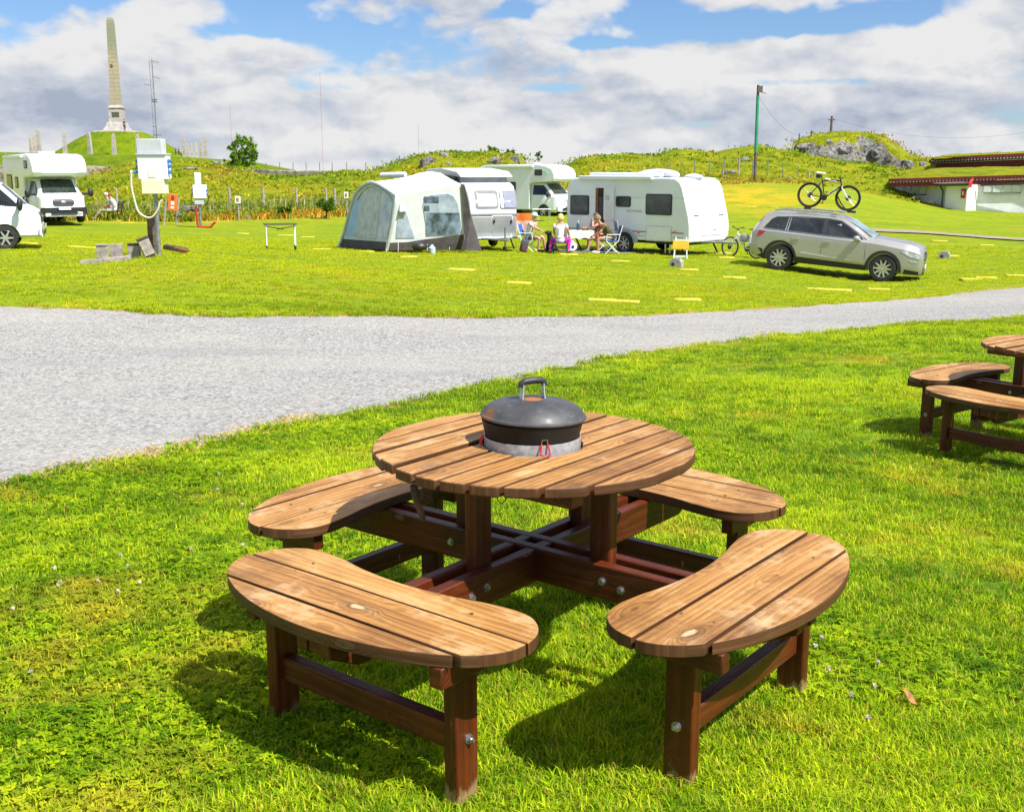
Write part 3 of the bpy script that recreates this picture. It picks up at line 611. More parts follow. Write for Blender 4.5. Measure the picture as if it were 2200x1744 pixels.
table.location = TABLE_POS; table.rotation_euler = (0, 0, TABLE_RZ)
# hanging broken strut and wire loops belong to the near table only
inv = Matrix.Translation(TABLE_POS) @ Matrix.Rotation(TABLE_RZ, 4, 'Z'); inv = inv.inverted()
c7 = lambda X, Y, d: inv @ uvY(780+X/2.9135, 780+Y/2.9135, d)
M_CHAR = mat('charred_wood', (.022, .014, .010), .85, 0, .5, 22, .6, 60, col2=(.10, .05, .022))
b = MB(); P = [c7(318, 760, 2.99), c7(330, 830, 2.975), c7(352, 905, 2.965), c7(372, 960, 2.96), c7(380, 985, 2.958)]; b.tube(P, [.011, .012, .010, .009, .006], 7)
b.tube([c7(395, 780, 3.03), c7(408, 830, 3.025), c7(425, 868, 3.02)], [.018, .022, .010], 7); b.build('broken_strut', M_CHAR, table, angle=50)
for X in (868, 1222):
    b = MB(); b.tube([c7(X-26+8*(X > 1000), 830, 2.86), c7(X-24, 862, 2.855), c7(X-2, 878, 2.85), c7(X+22, 862, 2.855), c7(X+30-14*(X > 1000), 832, 2.86)], .0016, 6); b.build('wire_loop', mat('dark_wire', (.05, .045, .04), .5, .8), table)
# second table, lower down the lawn
table2.rotation_euler = (0, 0, math.radians(-52.5)); table2.location = (3.64, 7.3, gz(3.64, 7.3))

# ------------------------------------------------------------------ grill
def grill():
    G = thing('charcoal_grill', 'black kettle grill with domed lid and red latches sunk in the picnic tabletop', 'grill', TABLE_POS+Vector((-.002, .006, H_TOP)), 0)
    mb = mat('grill_bowl_enamel', (.013, .012, .0115), .62, 0, .4, 9, .05, 60, spec=.3)
    ml, t, p = nodes_of('lid_enamel'); tc = nd(t, 'ShaderNodeTexCoord'); ob = tc.outputs['Object']
    n1 = tnoise(t, ob, 9, 6, .7); col = ramp(t, n1, [(.35, (.030, .030, .033)), (.55, (.058, .058, .064)), (.7, (.085, .085, .09))])
    n2 = tnoise(t, ob, 26, 4, .7); col = tmix(t, tmr(t, n2, .62, .70, 0, .45), col, (.20, .20, .21))
    sp = nd(t, 'ShaderNodeVectorMath', operation='DISTANCE'); t.links.new(ob, sp.inputs[0]); sp.inputs[1].default_value = (.0, -.010, .139)
    n3 = tnoise(t, ob, 30, 4, .7); rf = tmr(t, tmath(t, 'ADD', sp.outputs['Value'], tmath(t, 'MULTIPLY', n3, .03)), .034, .050, .9, 0); col = tmix(t, rf, col, (.34, .11, .015))
    sp2 = nd(t, 'ShaderNodeVectorMath', operation='DISTANCE'); t.links.new(ob, sp2.inputs[0]); sp2.inputs[1].default_value = (-.140, -.065, .098)
    rf2 = tmr(t, tmath(t, 'ADD', sp2.outputs['Value'], tmath(t, 'MULTIPLY', n3, .04)), .035, .065, .85, 0); col = tmix(t, rf2, col, (.20, .085, .03))
    t.links.new(col, p.inputs['Base Color']); p.inputs['Roughness'].default_value = .56; p.inputs['Specular IOR Level'].default_value = .4; p.inputs['Coat Weight'].default_value = .06; p.inputs['Coat Roughness'].default_value = .25
    bp = nd(t, 'ShaderNodeBump'); bp.inputs['Strength'].default_value = .12; bp.inputs['Distance'].default_value = .003; t.links.new(n2, bp.inputs['Height']); t.links.new(bp.outputs[0], p.inputs['Normal'])
    MATS['lid_enamel'] = ml
    mg, t, p = nodes_of('galvanised_band'); tc = nd(t, 'ShaderNodeTexCoord'); n = tnoise(t, tc.outputs['Object'], 60, 4, .7); col = ramp(t, n, [(.35, (.30, .32, .35)), (.65, (.50, .53, .57))])
    r_ = tnoise(t, tmap(t, tc.outputs['Object'], (9, 9, 5)), 1, 5, .7); col = tmix(t, tmr(t, r_, .62, .72, 0, .8), col, (.36, .15, .05)); t.links.new(col, p.inputs['Base Color']); p.inputs['Metallic'].default_value = .45; p.inputs['Roughness'].default_value = .45
    b = MB(); b.lathe([(.02, -.11), (.10, -.10), (.132, -.04), (.140, .02), (.149, .05), (.1555, .080), (.152, .081), (.140, .03)], n=72); b.build('bowl', mb, G, angle=50)
    b = MB(); b.lathe([(.1475, -.035), (.1475, .027), (.1462, .0275), (.1452, .027), (.1452, -.035)], n=72); b.build('support_band', mg, G, angle=40)
    tilt = Matrix.Rotation(math.radians(1.6), 3, 'Y') @ Matrix.Rotation(math.radians(-.6), 3, 'X')
    pr = [(.150, .080), (.159, .082), (.1622, .0855), (.1612, .0900), (.1575, .0922), (.1545, .095), (.150, .1035), (.142, .1125), (.129, .1215), (.111, .129), (.088, .1345), (.06, .1375), (.03, .139), (.0001, .1395)]
    b = MB(); b.lathe(pr, (0, 0, 0), 80, tilt); L = b.build('lid', ml, G, angle=28)
    d = Vector((.90, .43, 0)); q = .034; br = MB()
    for s in (-1, 1):
        f = [d*(s*(q+.012))+Vector((0, 0, .1355)), d*(s*q*1.12)+Vector((0, 0, .138)), d*(s*q*1.05)+Vector((0, 0, .155)), d*(s*q)+Vector((0, 0, .184))]
        wv = Vector((-d.y, d.x, 0))*.0105; th = d*.0016
        for a_, c_ in zip(f[:-1], f[1:]): br.add([a_-wv-th, a_+wv-th, a_+wv+th, a_-wv+th, c_-wv-th, c_+wv-th, c_+wv+th, c_-wv+th], [(0, 1, 2, 3), (7, 6, 5, 4), (0, 4, 5, 1), (1, 5, 6, 2), (2, 6, 7, 3), (3, 7, 4, 0)])
    br.build('handle_bracket', mat('bracket_zinc', (.50, .54, .58), .4, .3, .15, 40), L, smooth=False)
    g = MB(); g.tube([d*-.040+Vector((0, 0, .177)), d*-.039+Vector((0, 0, .187)), d*-.026+Vector((0, 0, .1935)), d*0+Vector((0, 0, .1945)), d*.026+Vector((0, 0, .1935)), d*.039+Vector((0, 0, .187)), d*.040+Vector((0, 0, .177))], [.0085, .0098, .0105, .0108, .0105, .0098, .0085], 14)
    g.build('grip', mat('black_plastic', (.022, .022, .026), .5, 0, .2, 30, .1, 120), L, angle=60)
    for a in (math.radians(-77), math.radians(-172), math.radians(40)):
        o = Vector((math.cos(a), math.sin(a), 0)); w = Vector((-o.y, o.x, 0)); lt = MB()
        up = lambda r, z, s: o*r+w*s+Vector((0, 0, z))
        lt.tube([up(.151, .031, -.011), up(.158, .016, -.0135), up(.160, .003, -.0145), up(.160, -.001, 0), up(.160, .001, .0135), up(.158, .016, .0115), up(.151, .031, .009)], .0028, 8)
        k = lt.build('latch', mat('red_latch', (.62, .012, .02), .35, 0, .08, 20), G, angle=60)
        lw = MB(); lw.tube([up(.151, .030, -.011), up(.150, .044, -.008), up(.150, .045, .007), up(.151, .030, .009)], .0016, 6); lw.build('latch_wire', mat('brass_wire', (.5, .36, .12), .35, .9), k)
    return G
grill()
# ------------------------------------------------------------------ plain materials
M_GRANITE = mat('granite', (.36, .32, .26), .85, 0, .25, 1.2, .3, 9); M_GRANITE2 = mat('granite_pale', (.40, .37, .34), .85, 0, .2, 2, .3, 9)
M_OBEL = None
def obelisk_material():
    m, t, p = nodes_of('obelisk_stone'); tc = nd(t, 'ShaderNodeTexCoord'); ob = tc.outputs['Object']; br = nd(t, 'ShaderNodeTexBrick')
    br.inputs['Scale'].default_value = 1.0; br.inputs['Brick Width'].default_value = 2.2; br.inputs['Row Height'].default_value = .62; br.inputs['Mortar Size'].default_value = .03
    br.inputs['Color1'].default_value = (.37, .315, .21, 1); br.inputs['Color2'].default_value = (.31, .28, .20, 1); br.inputs['Mortar'].default_value = (.17, .145, .11, 1)
    t.links.new(tmap(t, ob, (1, 1, 1), (PI/2, 0, 0)), br.inputs['Vector']); col = br.outputs['Color']
    sz = nd(t, 'ShaderNodeSeparateXYZ'); t.links.new(ob, sz.inputs[0]); n = tnoise(t, ob, 1.5, 5, .7)
    col = tmix(t, tmr(t, tmath(t, 'ADD', sz.outputs[2], tmath(t, 'MULTIPLY', n, 3)), 12.2, 15.0, 0, .75), col, (.17, .20, .14)); col = tmix(t, tmr(t, n, .4, .7, 0, .4), col, (.26, .23, .18))
    t.links.new(col, p.inputs['Base Color']); p.inputs['Roughness'].default_value = .9; return m
M_WHITEP = mat('white_paint', (.76, .78, .80), .45, 0, .05, 2, .04, 60); M_GREYP = mat('grey_enamel', (.50, .53, .57), .45, 0, .08, 4, .03, 60)
M_CREAM = mat('cream_enamel', (.72, .72, .52), .45, 0, .07, 4); M_BLUE = mat('blue_plastic', (.02, .17, .55), .4, 0, .1, 20); M_BLACK = mat('black_rubber', (.018, .018, .02), .7, 0, .2, 20, .1, 90)
M_GALV = mat('galvanised_pole', (.36, .37, .37), .45, .6, .3, 14, .05, 60); M_OLDWOOD = mat('weathered_wood', (.17, .125, .09), .85, 0, .45, 7, .4, 45); M_PALEWOOD = mat('silvered_wood', (.38, .335, .30), .85, 0, .3, 9, .4, 60)
M_DARKWOOD = mat('dark_wood', (.085, .058, .04), .85, 0, .4, 8, .4, 50); M_RED = mat('red_paint', (.45, .018, .022), .5, 0, .15, 5, .05, 40); M_ORANGE = mat('orange_plastic', (.80, .17, .03), .5, 0, .12, 6)
M_YELLOW = mat('yellow_paint', (.56, .47, .03), .8, 0, .25, 11, .3, 40, col2=(.33, .31, .03)); M_CONC = mat('concrete', (.36, .34, .31), .9, 0, .25, 12, .3, 60); M_DARK = mat('dark_gap', (.02, .02, .022), .6)
M_STONEW = mat('stone_wall', (.30, .265, .22), .95, 0, .5, 1.6, .9, 4.5); M_WIRE = mat('thin_wire', (.16, .16, .16), .5, .5); M_MAST = mat('mast_steel', (.17, .19, .18), .6, .5)

def base(u, v, Y): return ground_at(u, v, Y)
def px(n, Y): return n*Y*1.02/FPX          # photo pixels -> metres at distance Y

# ------------------------------------------------------------------ monument on its mound
def monument():
    Yc = 165; C = uvY(246, 283, Yc); zb = C.z
    b = MB(); prof = [(17, zb-11), (13.5, zb-6.2), (9.2, zb-3.15), (6, zb-1.2), (3.9, zb-.14), (3.5, zb-.05), (.01, zb-.05)]
    b.lathe(prof, (C.x, Yc+1.5, 0), 64); o = b.build('mound', M_MOUND, angle=180); o['kind'] = 'structure'
    T = thing('obelisk_monument', 'tall granite obelisk on a stepped plinth on top of a grassy mound', 'obelisk', (C.x, Yc+1.5, zb-.05), math.radians(8))
    mo = obelisk_material(); b = MB()
    def fr(w0, z0, w1, z1): b.add([(-w0, -w0, z0), (w0, -w0, z0), (w0, w0, z0), (-w0, w0, z0), (-w1, -w1, z1), (w1, -w1, z1), (w1, w1, z1), (-w1, w1, z1)], [(3, 2, 1, 0), (4, 5, 6, 7), (0, 1, 5, 4), (1, 2, 6, 5), (2, 3, 7, 6), (3, 0, 4, 7)])
    fr(.70, 4.05, .48, 16.3); fr(.48, 16.3, .44, 16.75); fr(.44, 16.75, .32, 17.1); fr(.32, 17.1, .12, 17.25); b.build('shaft', mo, T, smooth=False)
    b = MB(); fr(2.9, -.4, 2.75, .20); fr(1.75, .20, 1.62, .62); fr(1.5, .62, 1.3, 1.25); fr(1.3, 1.25, 1.18, 1.5); fr(1.0, 1.5, .95, 3.6); fr(1.06, 3.6, 1.06, 3.78); fr(1.0, 3.78, .74, 4.05); b.build('plinth', M_GRANITE2, T, smooth=False)
    b = MB(); b.box((0, -1.0, 2.65), (1.0, .06, .75)); b.build('plaque', mat('bronze_plaque', (.13, .14, .10), .5, .4, .4, 8), T)
    b = MB(); b.box((-.2, -.62, 10.0), (.18, .1, .5)); b.box((-.02, -.62, 9.9), (.10, .1, .32)); b.build('bronze_relief', mat('bronze_brown', (.16, .08, .045), .6), T)
    k_ = (uvY(246, 36, Yc+1.5).z-zb)/17.25; T.scale = (1, 1, k_)
monument()
def standing_stone(u, vb, h, Y, label, lean=0):
    p = uvY(u, vb, Y); H = px(h, Y); T = MB(); w = .30
    pr = [(-w, -4), (w, -4), (w*1.0, -.0), (w*.62, H*.86), (w*.45, H*.96), (w*.15, H), (-w*.15, H), (-w*.45, H*.96), (-w*.62, H*.86), (-w, 0)]
    T.prism(pr, lambda x, z: (x, -.18, z), lambda x, z: (x, .18, z)); o = T.build('standing_stone', M_GRANITE2, angle=20); o.location = p; o.rotation_euler = (0, lean, random.uniform(-.3, .3))
    tag(o, label, 'standing stone', 'granite stones round the monument')
for u, vb, h, Y, l in [(84.5, 327, 46, 151, 'granite standing stone well left of the mound, right of two thin ones'), (140.5, 328, 42, 155, 'standing stone at the left foot of the grassy mound'), (194, 330, 42, 155, 'standing stone before the left half of the mound'), (246, 331, 41, 156, 'standing stone straight below the obelisk'), (297, 333, 41, 156, 'standing stone before the right half of the mound'),
        (67.5, 327, 30, 215, 'thin far standing stone, leftmost of them all'), (74.6, 327, 36, 190, 'thin standing stone second from the left of all'), (396.5, 337, 39, 165, 'broad standing stone just right of the utility boxes'), (404, 337, 26, 235, 'short far standing stone, second from the left in the right cluster'), (413, 337, 27, 230, 'short far standing stone, third from the left in the right cluster'), (423, 337.5, 30, 215, 'far standing stone, fourth from the left in the right cluster'), (432.5, 338, 35, 190, 'slim standing stone, second from the right in the right cluster'), (442.5, 338.5, 42, 158, 'granite standing stone at the right end of the right cluster')]: standing_stone(u, vb, h, Y, l)
# lattice mast
def mast():
    Y = 128; p = uvY(338, 338, Y); T = thing('antenna_mast', 'slender lattice antenna mast behind the utility boxes', 'mast', p); H = px(338-147, Y); w = .17
    b = MB()
    for x, y in ((-w, -w), (w, -w), (0, w)): b.cyl((x, y, -3), (x, y, H), .022, n=6)
    k = 0; z = 0
    while z < H-.5: b.cyl((-w, -w, z), (w, -w, z+.45), .010, n=4); b.cyl((w, -w, z+.45), (0, w, z+.9), .010, n=4); b.cyl((0, w, z+.45), (-w, -w, z+.9), .010, n=4); z += .9
    b.build('lattice', M_MAST, T)
    f = lambda v: px(338-v, Y)
    def yagi(v, dx, n, tilt):
        a = MB(); z = f(v); a.cyl((0, 0, z), (dx, -.1, z+tilt), .018, n=5)
        for i in range(n): t = .35+.65*i/(n-1); a.cyl((dx*t-.02, -.32-.1*t, z+tilt*t), (dx*t, .32-.1*t, z+tilt*t), .012, n=4); a.cyl((dx*t, -.1*t, z+tilt*t-.14), (dx*t, -.1*t, z+tilt*t+.14), .012, n=4)
        a.build('aerial', M_MAST, T)
    yagi(148, .8, 4, -.2); yagi(178, .8, 4, -.25); yagi(196, -.85, 4, .08); yagi(303, .75, 3, .05)
    a = MB(); a.box((.1, 0, f(224)), (.5, .4, .12)); a.box((.1, 0, f(228)), (.5, .4, .1)); a.box((.15, 0, f(294)), (.9, .3, .08)); a.box((-.1, 0, f(277)), (.3, .3, .06)); a.build('platform', mat('mast_green', (.10, .16, .06), .6), T)
mast()
for u, v0, v1, Y, red, l in [(694, 172, 356, 900, True, 'hair thin red and white radio mast on the horizon'), (900, 276, 345, 500, False, 'hair thin dark radio mast behind the rocky hill'), (500, 238, 350, 1100, True, 'hair thin red mast far behind the bushy tree')]:
    p = uvY(u, v1, Y); H = px(v1-v0, Y); b = MB()
    b.cyl((0, 0, -30), (0, 0, H), .00012*Y, n=5); o = b.build('radio_mast', mat('mast_red' if red else 'mast_far', (.36, .12, .10) if red else (.2, .2, .22), .7)); o.location = p; tag(o, l, 'mast')

# ------------------------------------------------------------------ stone walls
def stone_wall(pts, h, label):
    b = MB(); rows = []
    n = 40; k = np.linspace(0, len(pts)-1, n); X = [np.interp(k, range(len(pts)), [q[i] for q in pts]) for i in range(3)]
    for i in range(n):
        x, y, z = X[0][i], X[1][i], X[2][i]; j = float(fbm(np.array(x*.5), np.array(3.), 3, 2))*.25
        rows.append([(x, y-.35, z-h), (x, y-.3, z+j-.08), (x, y-.2, z+j), (x, y+.2, z+j), (x, y+.35, z-h)])
    b.grid(rows); o = b.build('stone_wall', M_STONEW, angle=40); tag(o, label, 'wall')
stone_wall([uvY(-260, 357, 98), uvY(-40, 356, 99), uvY(60, 355, 99), uvY(150, 356, 99), uvY(235, 359, 101)], 3.2, 'grey stone wall running behind the motorhome with the dark windscreen')
stone_wall([uvY(488, 362, 108), uvY(560, 364, 108), uvY(640, 365, 107), uvY(735, 367, 106)], 3.0, 'long low stone wall to the right of the bushy tree')

# ------------------------------------------------------------------ electric hookups
def hookup():
    p = base(342, 545, 25.3); s = px(1, 25.3); T = thing('hookup_pillar', 'tall electric hookup pillar with stacked grey and cream boxes beside a wooden post', 'hookup pillar', p, math.radians(-4))
    Z = lambda v: (545-v)*s; X = lambda u: (u-342)*s
    b = MB(); b.cyl((0, 0, -.3), (0, 0, Z(400)), .048, n=20); b.cyl((X(353), .05, Z(436)), (X(353), .05, Z(418)), .015, n=8); b.build('pole', M_GALV, T)
    b = MB(); b.box((X(343.5), 0, Z(364)), (61*s, .30, 52*s)); b.build('meter_box', M_GREYP.copy() if False else M_WHITEP, T, bevel=.02)
    b = MB(); b.box((X(339), .02, Z(323)), (54*s, .26, 30*s-.004)); b.build('upper_box', M_GREYP, T, bevel=.015)
    b = MB(); b.box((X(343.5), -.012, Z(339)), (64*s, .34, .03)); b.build('box_lid', M_GREYP, T, bevel=.008)
    b = MB(); b.box((X(343.5), -.03, Z(404.5)), (47*s, .30, 29*s-.006)); b.build('lower_box', M_CREAM, T, bevel=.012)
    b = MB(); b.box((X(343), -.155, Z(378)), (.17, .012, .15)); b.build('notice', mat('notice_paper', (.74, .74, .70), .6, 0, .08, 30), T)
    for u, v, d in [(311.5, 352, -1), (311.5, 363, -1), (375.5, 352, 1), (375.5, 362, 1), (375.5, 374, 1)]:
        b = MB(); b.cyl((X(u)-d*.03, -.03, Z(v)), (X(u)+d*.045, -.05, Z(v)-.012), .038, .042, n=14); b.build('socket', M_BLUE, T)
    b = MB(); b.cyl((X(314), -.05, Z(373)), (X(302), -.09, Z(376)), .04, .028, n=14); b.build('plug', M_BLUE, T)
    b = MB(); P = [(301, 375), (298, 380), (296.5, 395), (297, 410), (301, 432), (306, 452), (315, 462), (328, 467), (338, 464), (348, 452), (353, 438), (355, 424)]
    q = catmull(P, 5)[:-5]; b.tube([(X(u), -.10, Z(v)) for u, v in q], .021, 10); o = b.build('electric_cable', mat('cream_cable', (.70, .66, .50), .5, 0, .1, 10), angle=80); o.location = p; o.rotation_euler = (0, 0, math.radians(-4))
    tag(o, 'cream electric cable hanging in a loop from the tall hookup pillar', 'cable')
    b = MB(); b.box((0, 0, .32), (.20, .16, 1.15)); o = b.build('wooden_post', M_OLDWOOD, bevel=.012); q = base(330, 544, 25.6); o.location = q; o.rotation_euler = (0, .01, .2); tag(o, 'short weathered wooden post behind the tall hookup pillar', 'post')
    # small blocks along the sleeper
    def block(name, u, v0, v1, w, Y, rot, cap, label, tilt=0.0):
        p = uvY(u, v1, Y); W_ = px(w, Y); H_ = px(v1-v0, Y); T = thing(name, label, 'wooden block', p, rot, 'wooden blocks round the hookup pillar'); T.rotation_euler = (0, tilt, rot)
        b = MB(); b.box((0, 0, H_*.45), (W_, .16, H_*.9-.04)); b.build('body', M_PALEWOOD, T, bevel=.006)
        if cap: b = MB(); b.box((0, 0, H_*.93), (W_*1.05, .19, .035)); b.build('cap', M_PALEWOOD if cap == 1 else M_DARKWOOD, T, bevel=.005); b = MB(); b.box((0, 0, H_*.885), (W_*.96, .15, .03)); b.build('gap_board', M_DARKWOOD, T)
        b = MB(); b.box((0, 0, -.05), (W_*.9, .14, .09)); b.build('foot', M_DARKWOOD, T)
    block('wooden_block', 222, 525, 557, 22, 24.2, .05, 1, 'upright wooden block with a pale cap, leftmost of the four'); block('wooden_block', 252, 520, 556, 22, 24.5, .1, 0, 'plain upright wooden block without a cap, second from the left')
    block('wooden_block', 290, 523, 557, 23, 24.8, .06, 2, 'upright wooden block with a dark cap, left of the tilted one'); block('wooden_block', 322, 508, 549, 22, 24.7, .5, 2, 'wooden block tipped over against the wooden post', -.36)
    b = MB(); b.box((0, 0, 0), (px(102, 24.2), .22, .19)); o = b.build('timber_sleeper', M_PALEWOOD, bevel=.01); o.location = uvY(228, 562, 24.2)-Vector((0, 0, .02)); o.rotation_euler = (0, -.09, .12); tag(o, 'weathered timber sleeper half sunk in the grass under the wooden blocks', 'sleeper')
    b = MB(); b.box((0, 0, 0), (.54, .16, .10)); o = b.build('timber_sleeper', M_DARKWOOD, bevel=.01); o.location = uvY(377, 534, 25.9); o.rotation_euler = (.1, .16, -.1); tag(o, 'dark rotten timber lying to the right of the tall hookup pillar', 'sleeper')
    b = MB(); b.box((0, 0, 0), (.34, .10, .04)); o = b.build('rusty_scrap', mat('rust', (.26, .085, .03), .8, 0, .4, 12, .4, 40)); o.location = uvY(391, 536.5, 25.6); o.rotation_euler = (.1, .16, -.2); tag(o, 'strip of rusty scrap on the dark timber beside the hookup pillar', 'scrap')
hookup()
def hookup_small():
    Y = 51.5; p = base(431, 479, Y); s = px(1, Y); T = thing('hookup_pillar', 'small white hookup box on a pole with a red hose, by the meadow edge', 'hookup pillar', p, .05); Z = lambda v: (479-v)*s; X = lambda u: (u-431)*s
    b = MB(); b.cyl((0, 0, -.3), (0, 0, Z(425)), .06, n=14); b.build('pole', M_GALV, T)
    b = MB(); b.box((X(433.5), -.02, Z(406)), (27*s, .3, 28*s)); b.build('socket_box', M_WHITEP, T, bevel=.03)
    b = MB(); b.box((X(430), 0, Z(380)), (12*s, .2, 26*s)); b.build('top_box', M_WHITEP, T, bevel=.03)
    b = MB(); b.box((X(431.5), 0, Z(426)), (19*s, .24, 12*s-.01)); b.build('grey_box', M_GREYP, T, bevel=.01)
    for u, v in ((418.5, 402), (418.5, 410), (448.5, 403), (448.5, 411)): b = MB(); b.cyl((X(u)-.06*(1 if u > 431 else -1), -.05, Z(v)), (X(u)+.03*(1 if u > 431 else -1), -.05, Z(v)), .06, n=10); b.build('socket', M_BLUE, T)
    for sg in (-1, 1): b = MB(); b.tube([(X(433.5+sg*15), -.06, Z(410)), (X(433.5+sg*18), -.1, Z(420)), (X(433.5+sg*15), -.1, Z(430)), (X(433.5+sg*7), -.08, Z(433))], .02, 6); b.build('lead', M_BLACK, T)
    b = MB(); P = [(427, 436), (426, 455), (427, 474), (432, 479), (441, 480.5), (452, 478), (459, 471), (461, 464)]; b.tube([(X(u), -.16, max(.03, Z(v))) for u, v in catmull(P, 4)[:-4]], .05, 8); o = b.build('red_hose', M_RED, angle=80); o.location = p; tag(o, 'red hose beside the small white hookup box, its end curling up off the ground', 'hose')
hookup_small()
def barrier():
    Y = 53; p = base(366, 477, Y); s = px(1, Y); T = thing('safety_barrier', 'orange plastic barrier panel hung on two leaning wooden stakes', 'barrier', p, 0); Z = lambda v: (477-v)*s; X = lambda u: (u-366)*s
    for a, c in (((350, 480), (360, 424)), ((376, 480), (386, 421))): b = MB(); b.cyl((X(a[0]), .05, Z(a[1])-.1), (X(c[0]), .05, Z(c[1])), .055, n=8); b.build('stake', M_PALEWOOD, T)
    M = Matrix.Rotation(.10, 3, 'Y'); b = MB(); b.box((X(373.5), -.03, Z(431)), (19*s, .05, 35*s), M=M); pn = b.build('panel', M_ORANGE, T, bevel=.02)
    for du, dv, w, h, m in ((1.5, -10, 6, 8, mat('barrier_hole', (.20, .05, .03), .7)), (.2, 1, 7, 7, mat('barrier_white', (.8, .72, .68), .5)), (-.8, 10, 7, 5, mat('barrier_white', (.8, .8, .8), .5))): b = MB(); b.box((X(373.5+du), -.062, Z(431+dv)), (w*s, .02, h*s), M=M); b.build('reflector', m, pn)
barrier()
def sign(u, v0, v1, vb, w, Y, label):
    p = base(u, vb, Y); s = px(1, Y); T = thing('pitch_sign', label, 'sign', p, 0, 'small white signs by the meadow'); Z = lambda v: (vb-v)*s
    b = MB(); b.cyl((0, .04, -.2), (0, .04, Z(v0)), .045, n=8); b.build('stake', M_PALEWOOD, T); b = MB(); b.box((0, -.02, (Z(v0)+Z(v1))/2), (w*s, .04, (v1-v0)*s)); pn = b.build('board', M_WHITEP, T, bevel=.008)
    for dx, m in ((-.09, mat('sign_red', (.55, .03, .02), .5)), (.0, mat('sign_yellow', (.75, .5, .03), .5)), (.08, mat('sign_green', (.25, .5, .08), .5))): b = MB(); b.box((dx*w*s*1.6, -.046, (Z(v0)+Z(v1))/2), (w*s*.2, .012, (v1-v0)*s*.55)); b.build('mark', m, pn)
sign(513, 418, 433, 469, 11, 57, 'small white sign on a stake left of the folding table'); sign(745, 406, 419, 455, 8.5, 62, 'small white sign on a stake just left of the awning tent')

# ------------------------------------------------------------------ fences: wooden stakes in the verge, thin metal posts on the hillside
for u, v0, v1, l in [(29, 407, 436, 'wooden fence stake behind the white van'), (251, 405, 428, 'wooden fence stake above the couple on the bench'), (493, 405, 432, 'wooden fence stake left of the sign on the stake'), (566, 404, 433, 'wooden fence stake above the left end of the folding table'), (637, 406, 432, 'wooden fence stake right above the folding table'), (701, 406, 426, 'wooden fence stake, left of the pair near the tent'), (719.5, 406, 421, 'wooden fence stake, right of the pair near the tent')]:
    Y = 66; p = uvY(u, v1, Y); b = MB(); b.cyl((0, 0, -1), (random.uniform(-.03, .03), 0, px(v1-v0, Y)), .085, .07, n=8); o = b.build('fence_stake', M_PALEWOOD); o.location = p; tag(o, l, 'fence post', 'wooden stakes in the tall verge')
FP = [(1245, 371, 384, 0), (1293, 367, 382, 0), (1320, 365, 380, 0), (1349, 362, 378, 0), (1378, 358, 374, 0), (1407, 356, 372, 0), (1434, 354, 371, 0), (1463, 351, 367, 0), (1493, 347, 364, 0), (1524, 344, 361, 0), (1555, 343, 360, 0), (1617, 344, 362, 0), (1649, 348, 367, 0), (1681, 352, 374, 0), (1713, 360, 384, 0), (1748, 368, 391, 0), (1552, 364, 391, 1), (1586, 340, 388, 1), (1738, 371, 393, 1), (1915, 372, 392, 0), (1937, 373, 390, 0), (1961, 372, 388, 0), (1994, 371, 387, 0)]
for i, (u, v0, v1, wd) in enumerate(FP):
    Y = 82 if u < 1900 else 93; p = uvY(u, v1, Y); b = MB(); b.cyl((0, 0, -1.6), (random.uniform(-.04, .04), 0, px(v1-v0, Y)), .075 if wd else .04, n=7); o = b.build('fence_post', M_PALEWOOD if wd else M_GALV); o.location = p
    lab = {16: 'stout wooden fence post standing left of the tall one', 17: 'tall stout wooden fence post just left of the green sleeved pole', 18: 'short pale wooden fence post behind the bicycle on the car roof'}.get(i, 'thin grey metal fence post on the grassy hillside')
    tag(o, lab, 'fence post', 'fence posts along the hillside')
for u, v0, v1 in [(1863, 290, 307), (1891, 299, 315), (1914, 310, 327), (1717, 288, 298), (1743, 281, 290)]:
    p = uvY(u, v1, 104); b = MB(); b.cyl((0, 0, -.8), (0, 0, px(v1-v0, 104)), .05, n=6); o = b.build('fence_post', M_DARKWOOD); o.location = p; tag(o, 'dark thin fence post on the rocky knoll below the cross shaped pole', 'fence post', 'fence posts on the knoll')
for u in (548, 572, 601, 630, 658, 687, 714, 745, 786):
    p = uvY(u, 364, 112); b = MB(); b.cyl((0, 0, -1.2), (0, 0, px(14, 112)), .035, n=5); o = b.build('fence_post', M_MAST); o.location = p; tag(o, 'hair thin dark fence post above the long low stone wall', 'fence post', 'fence posts above the stone wall')

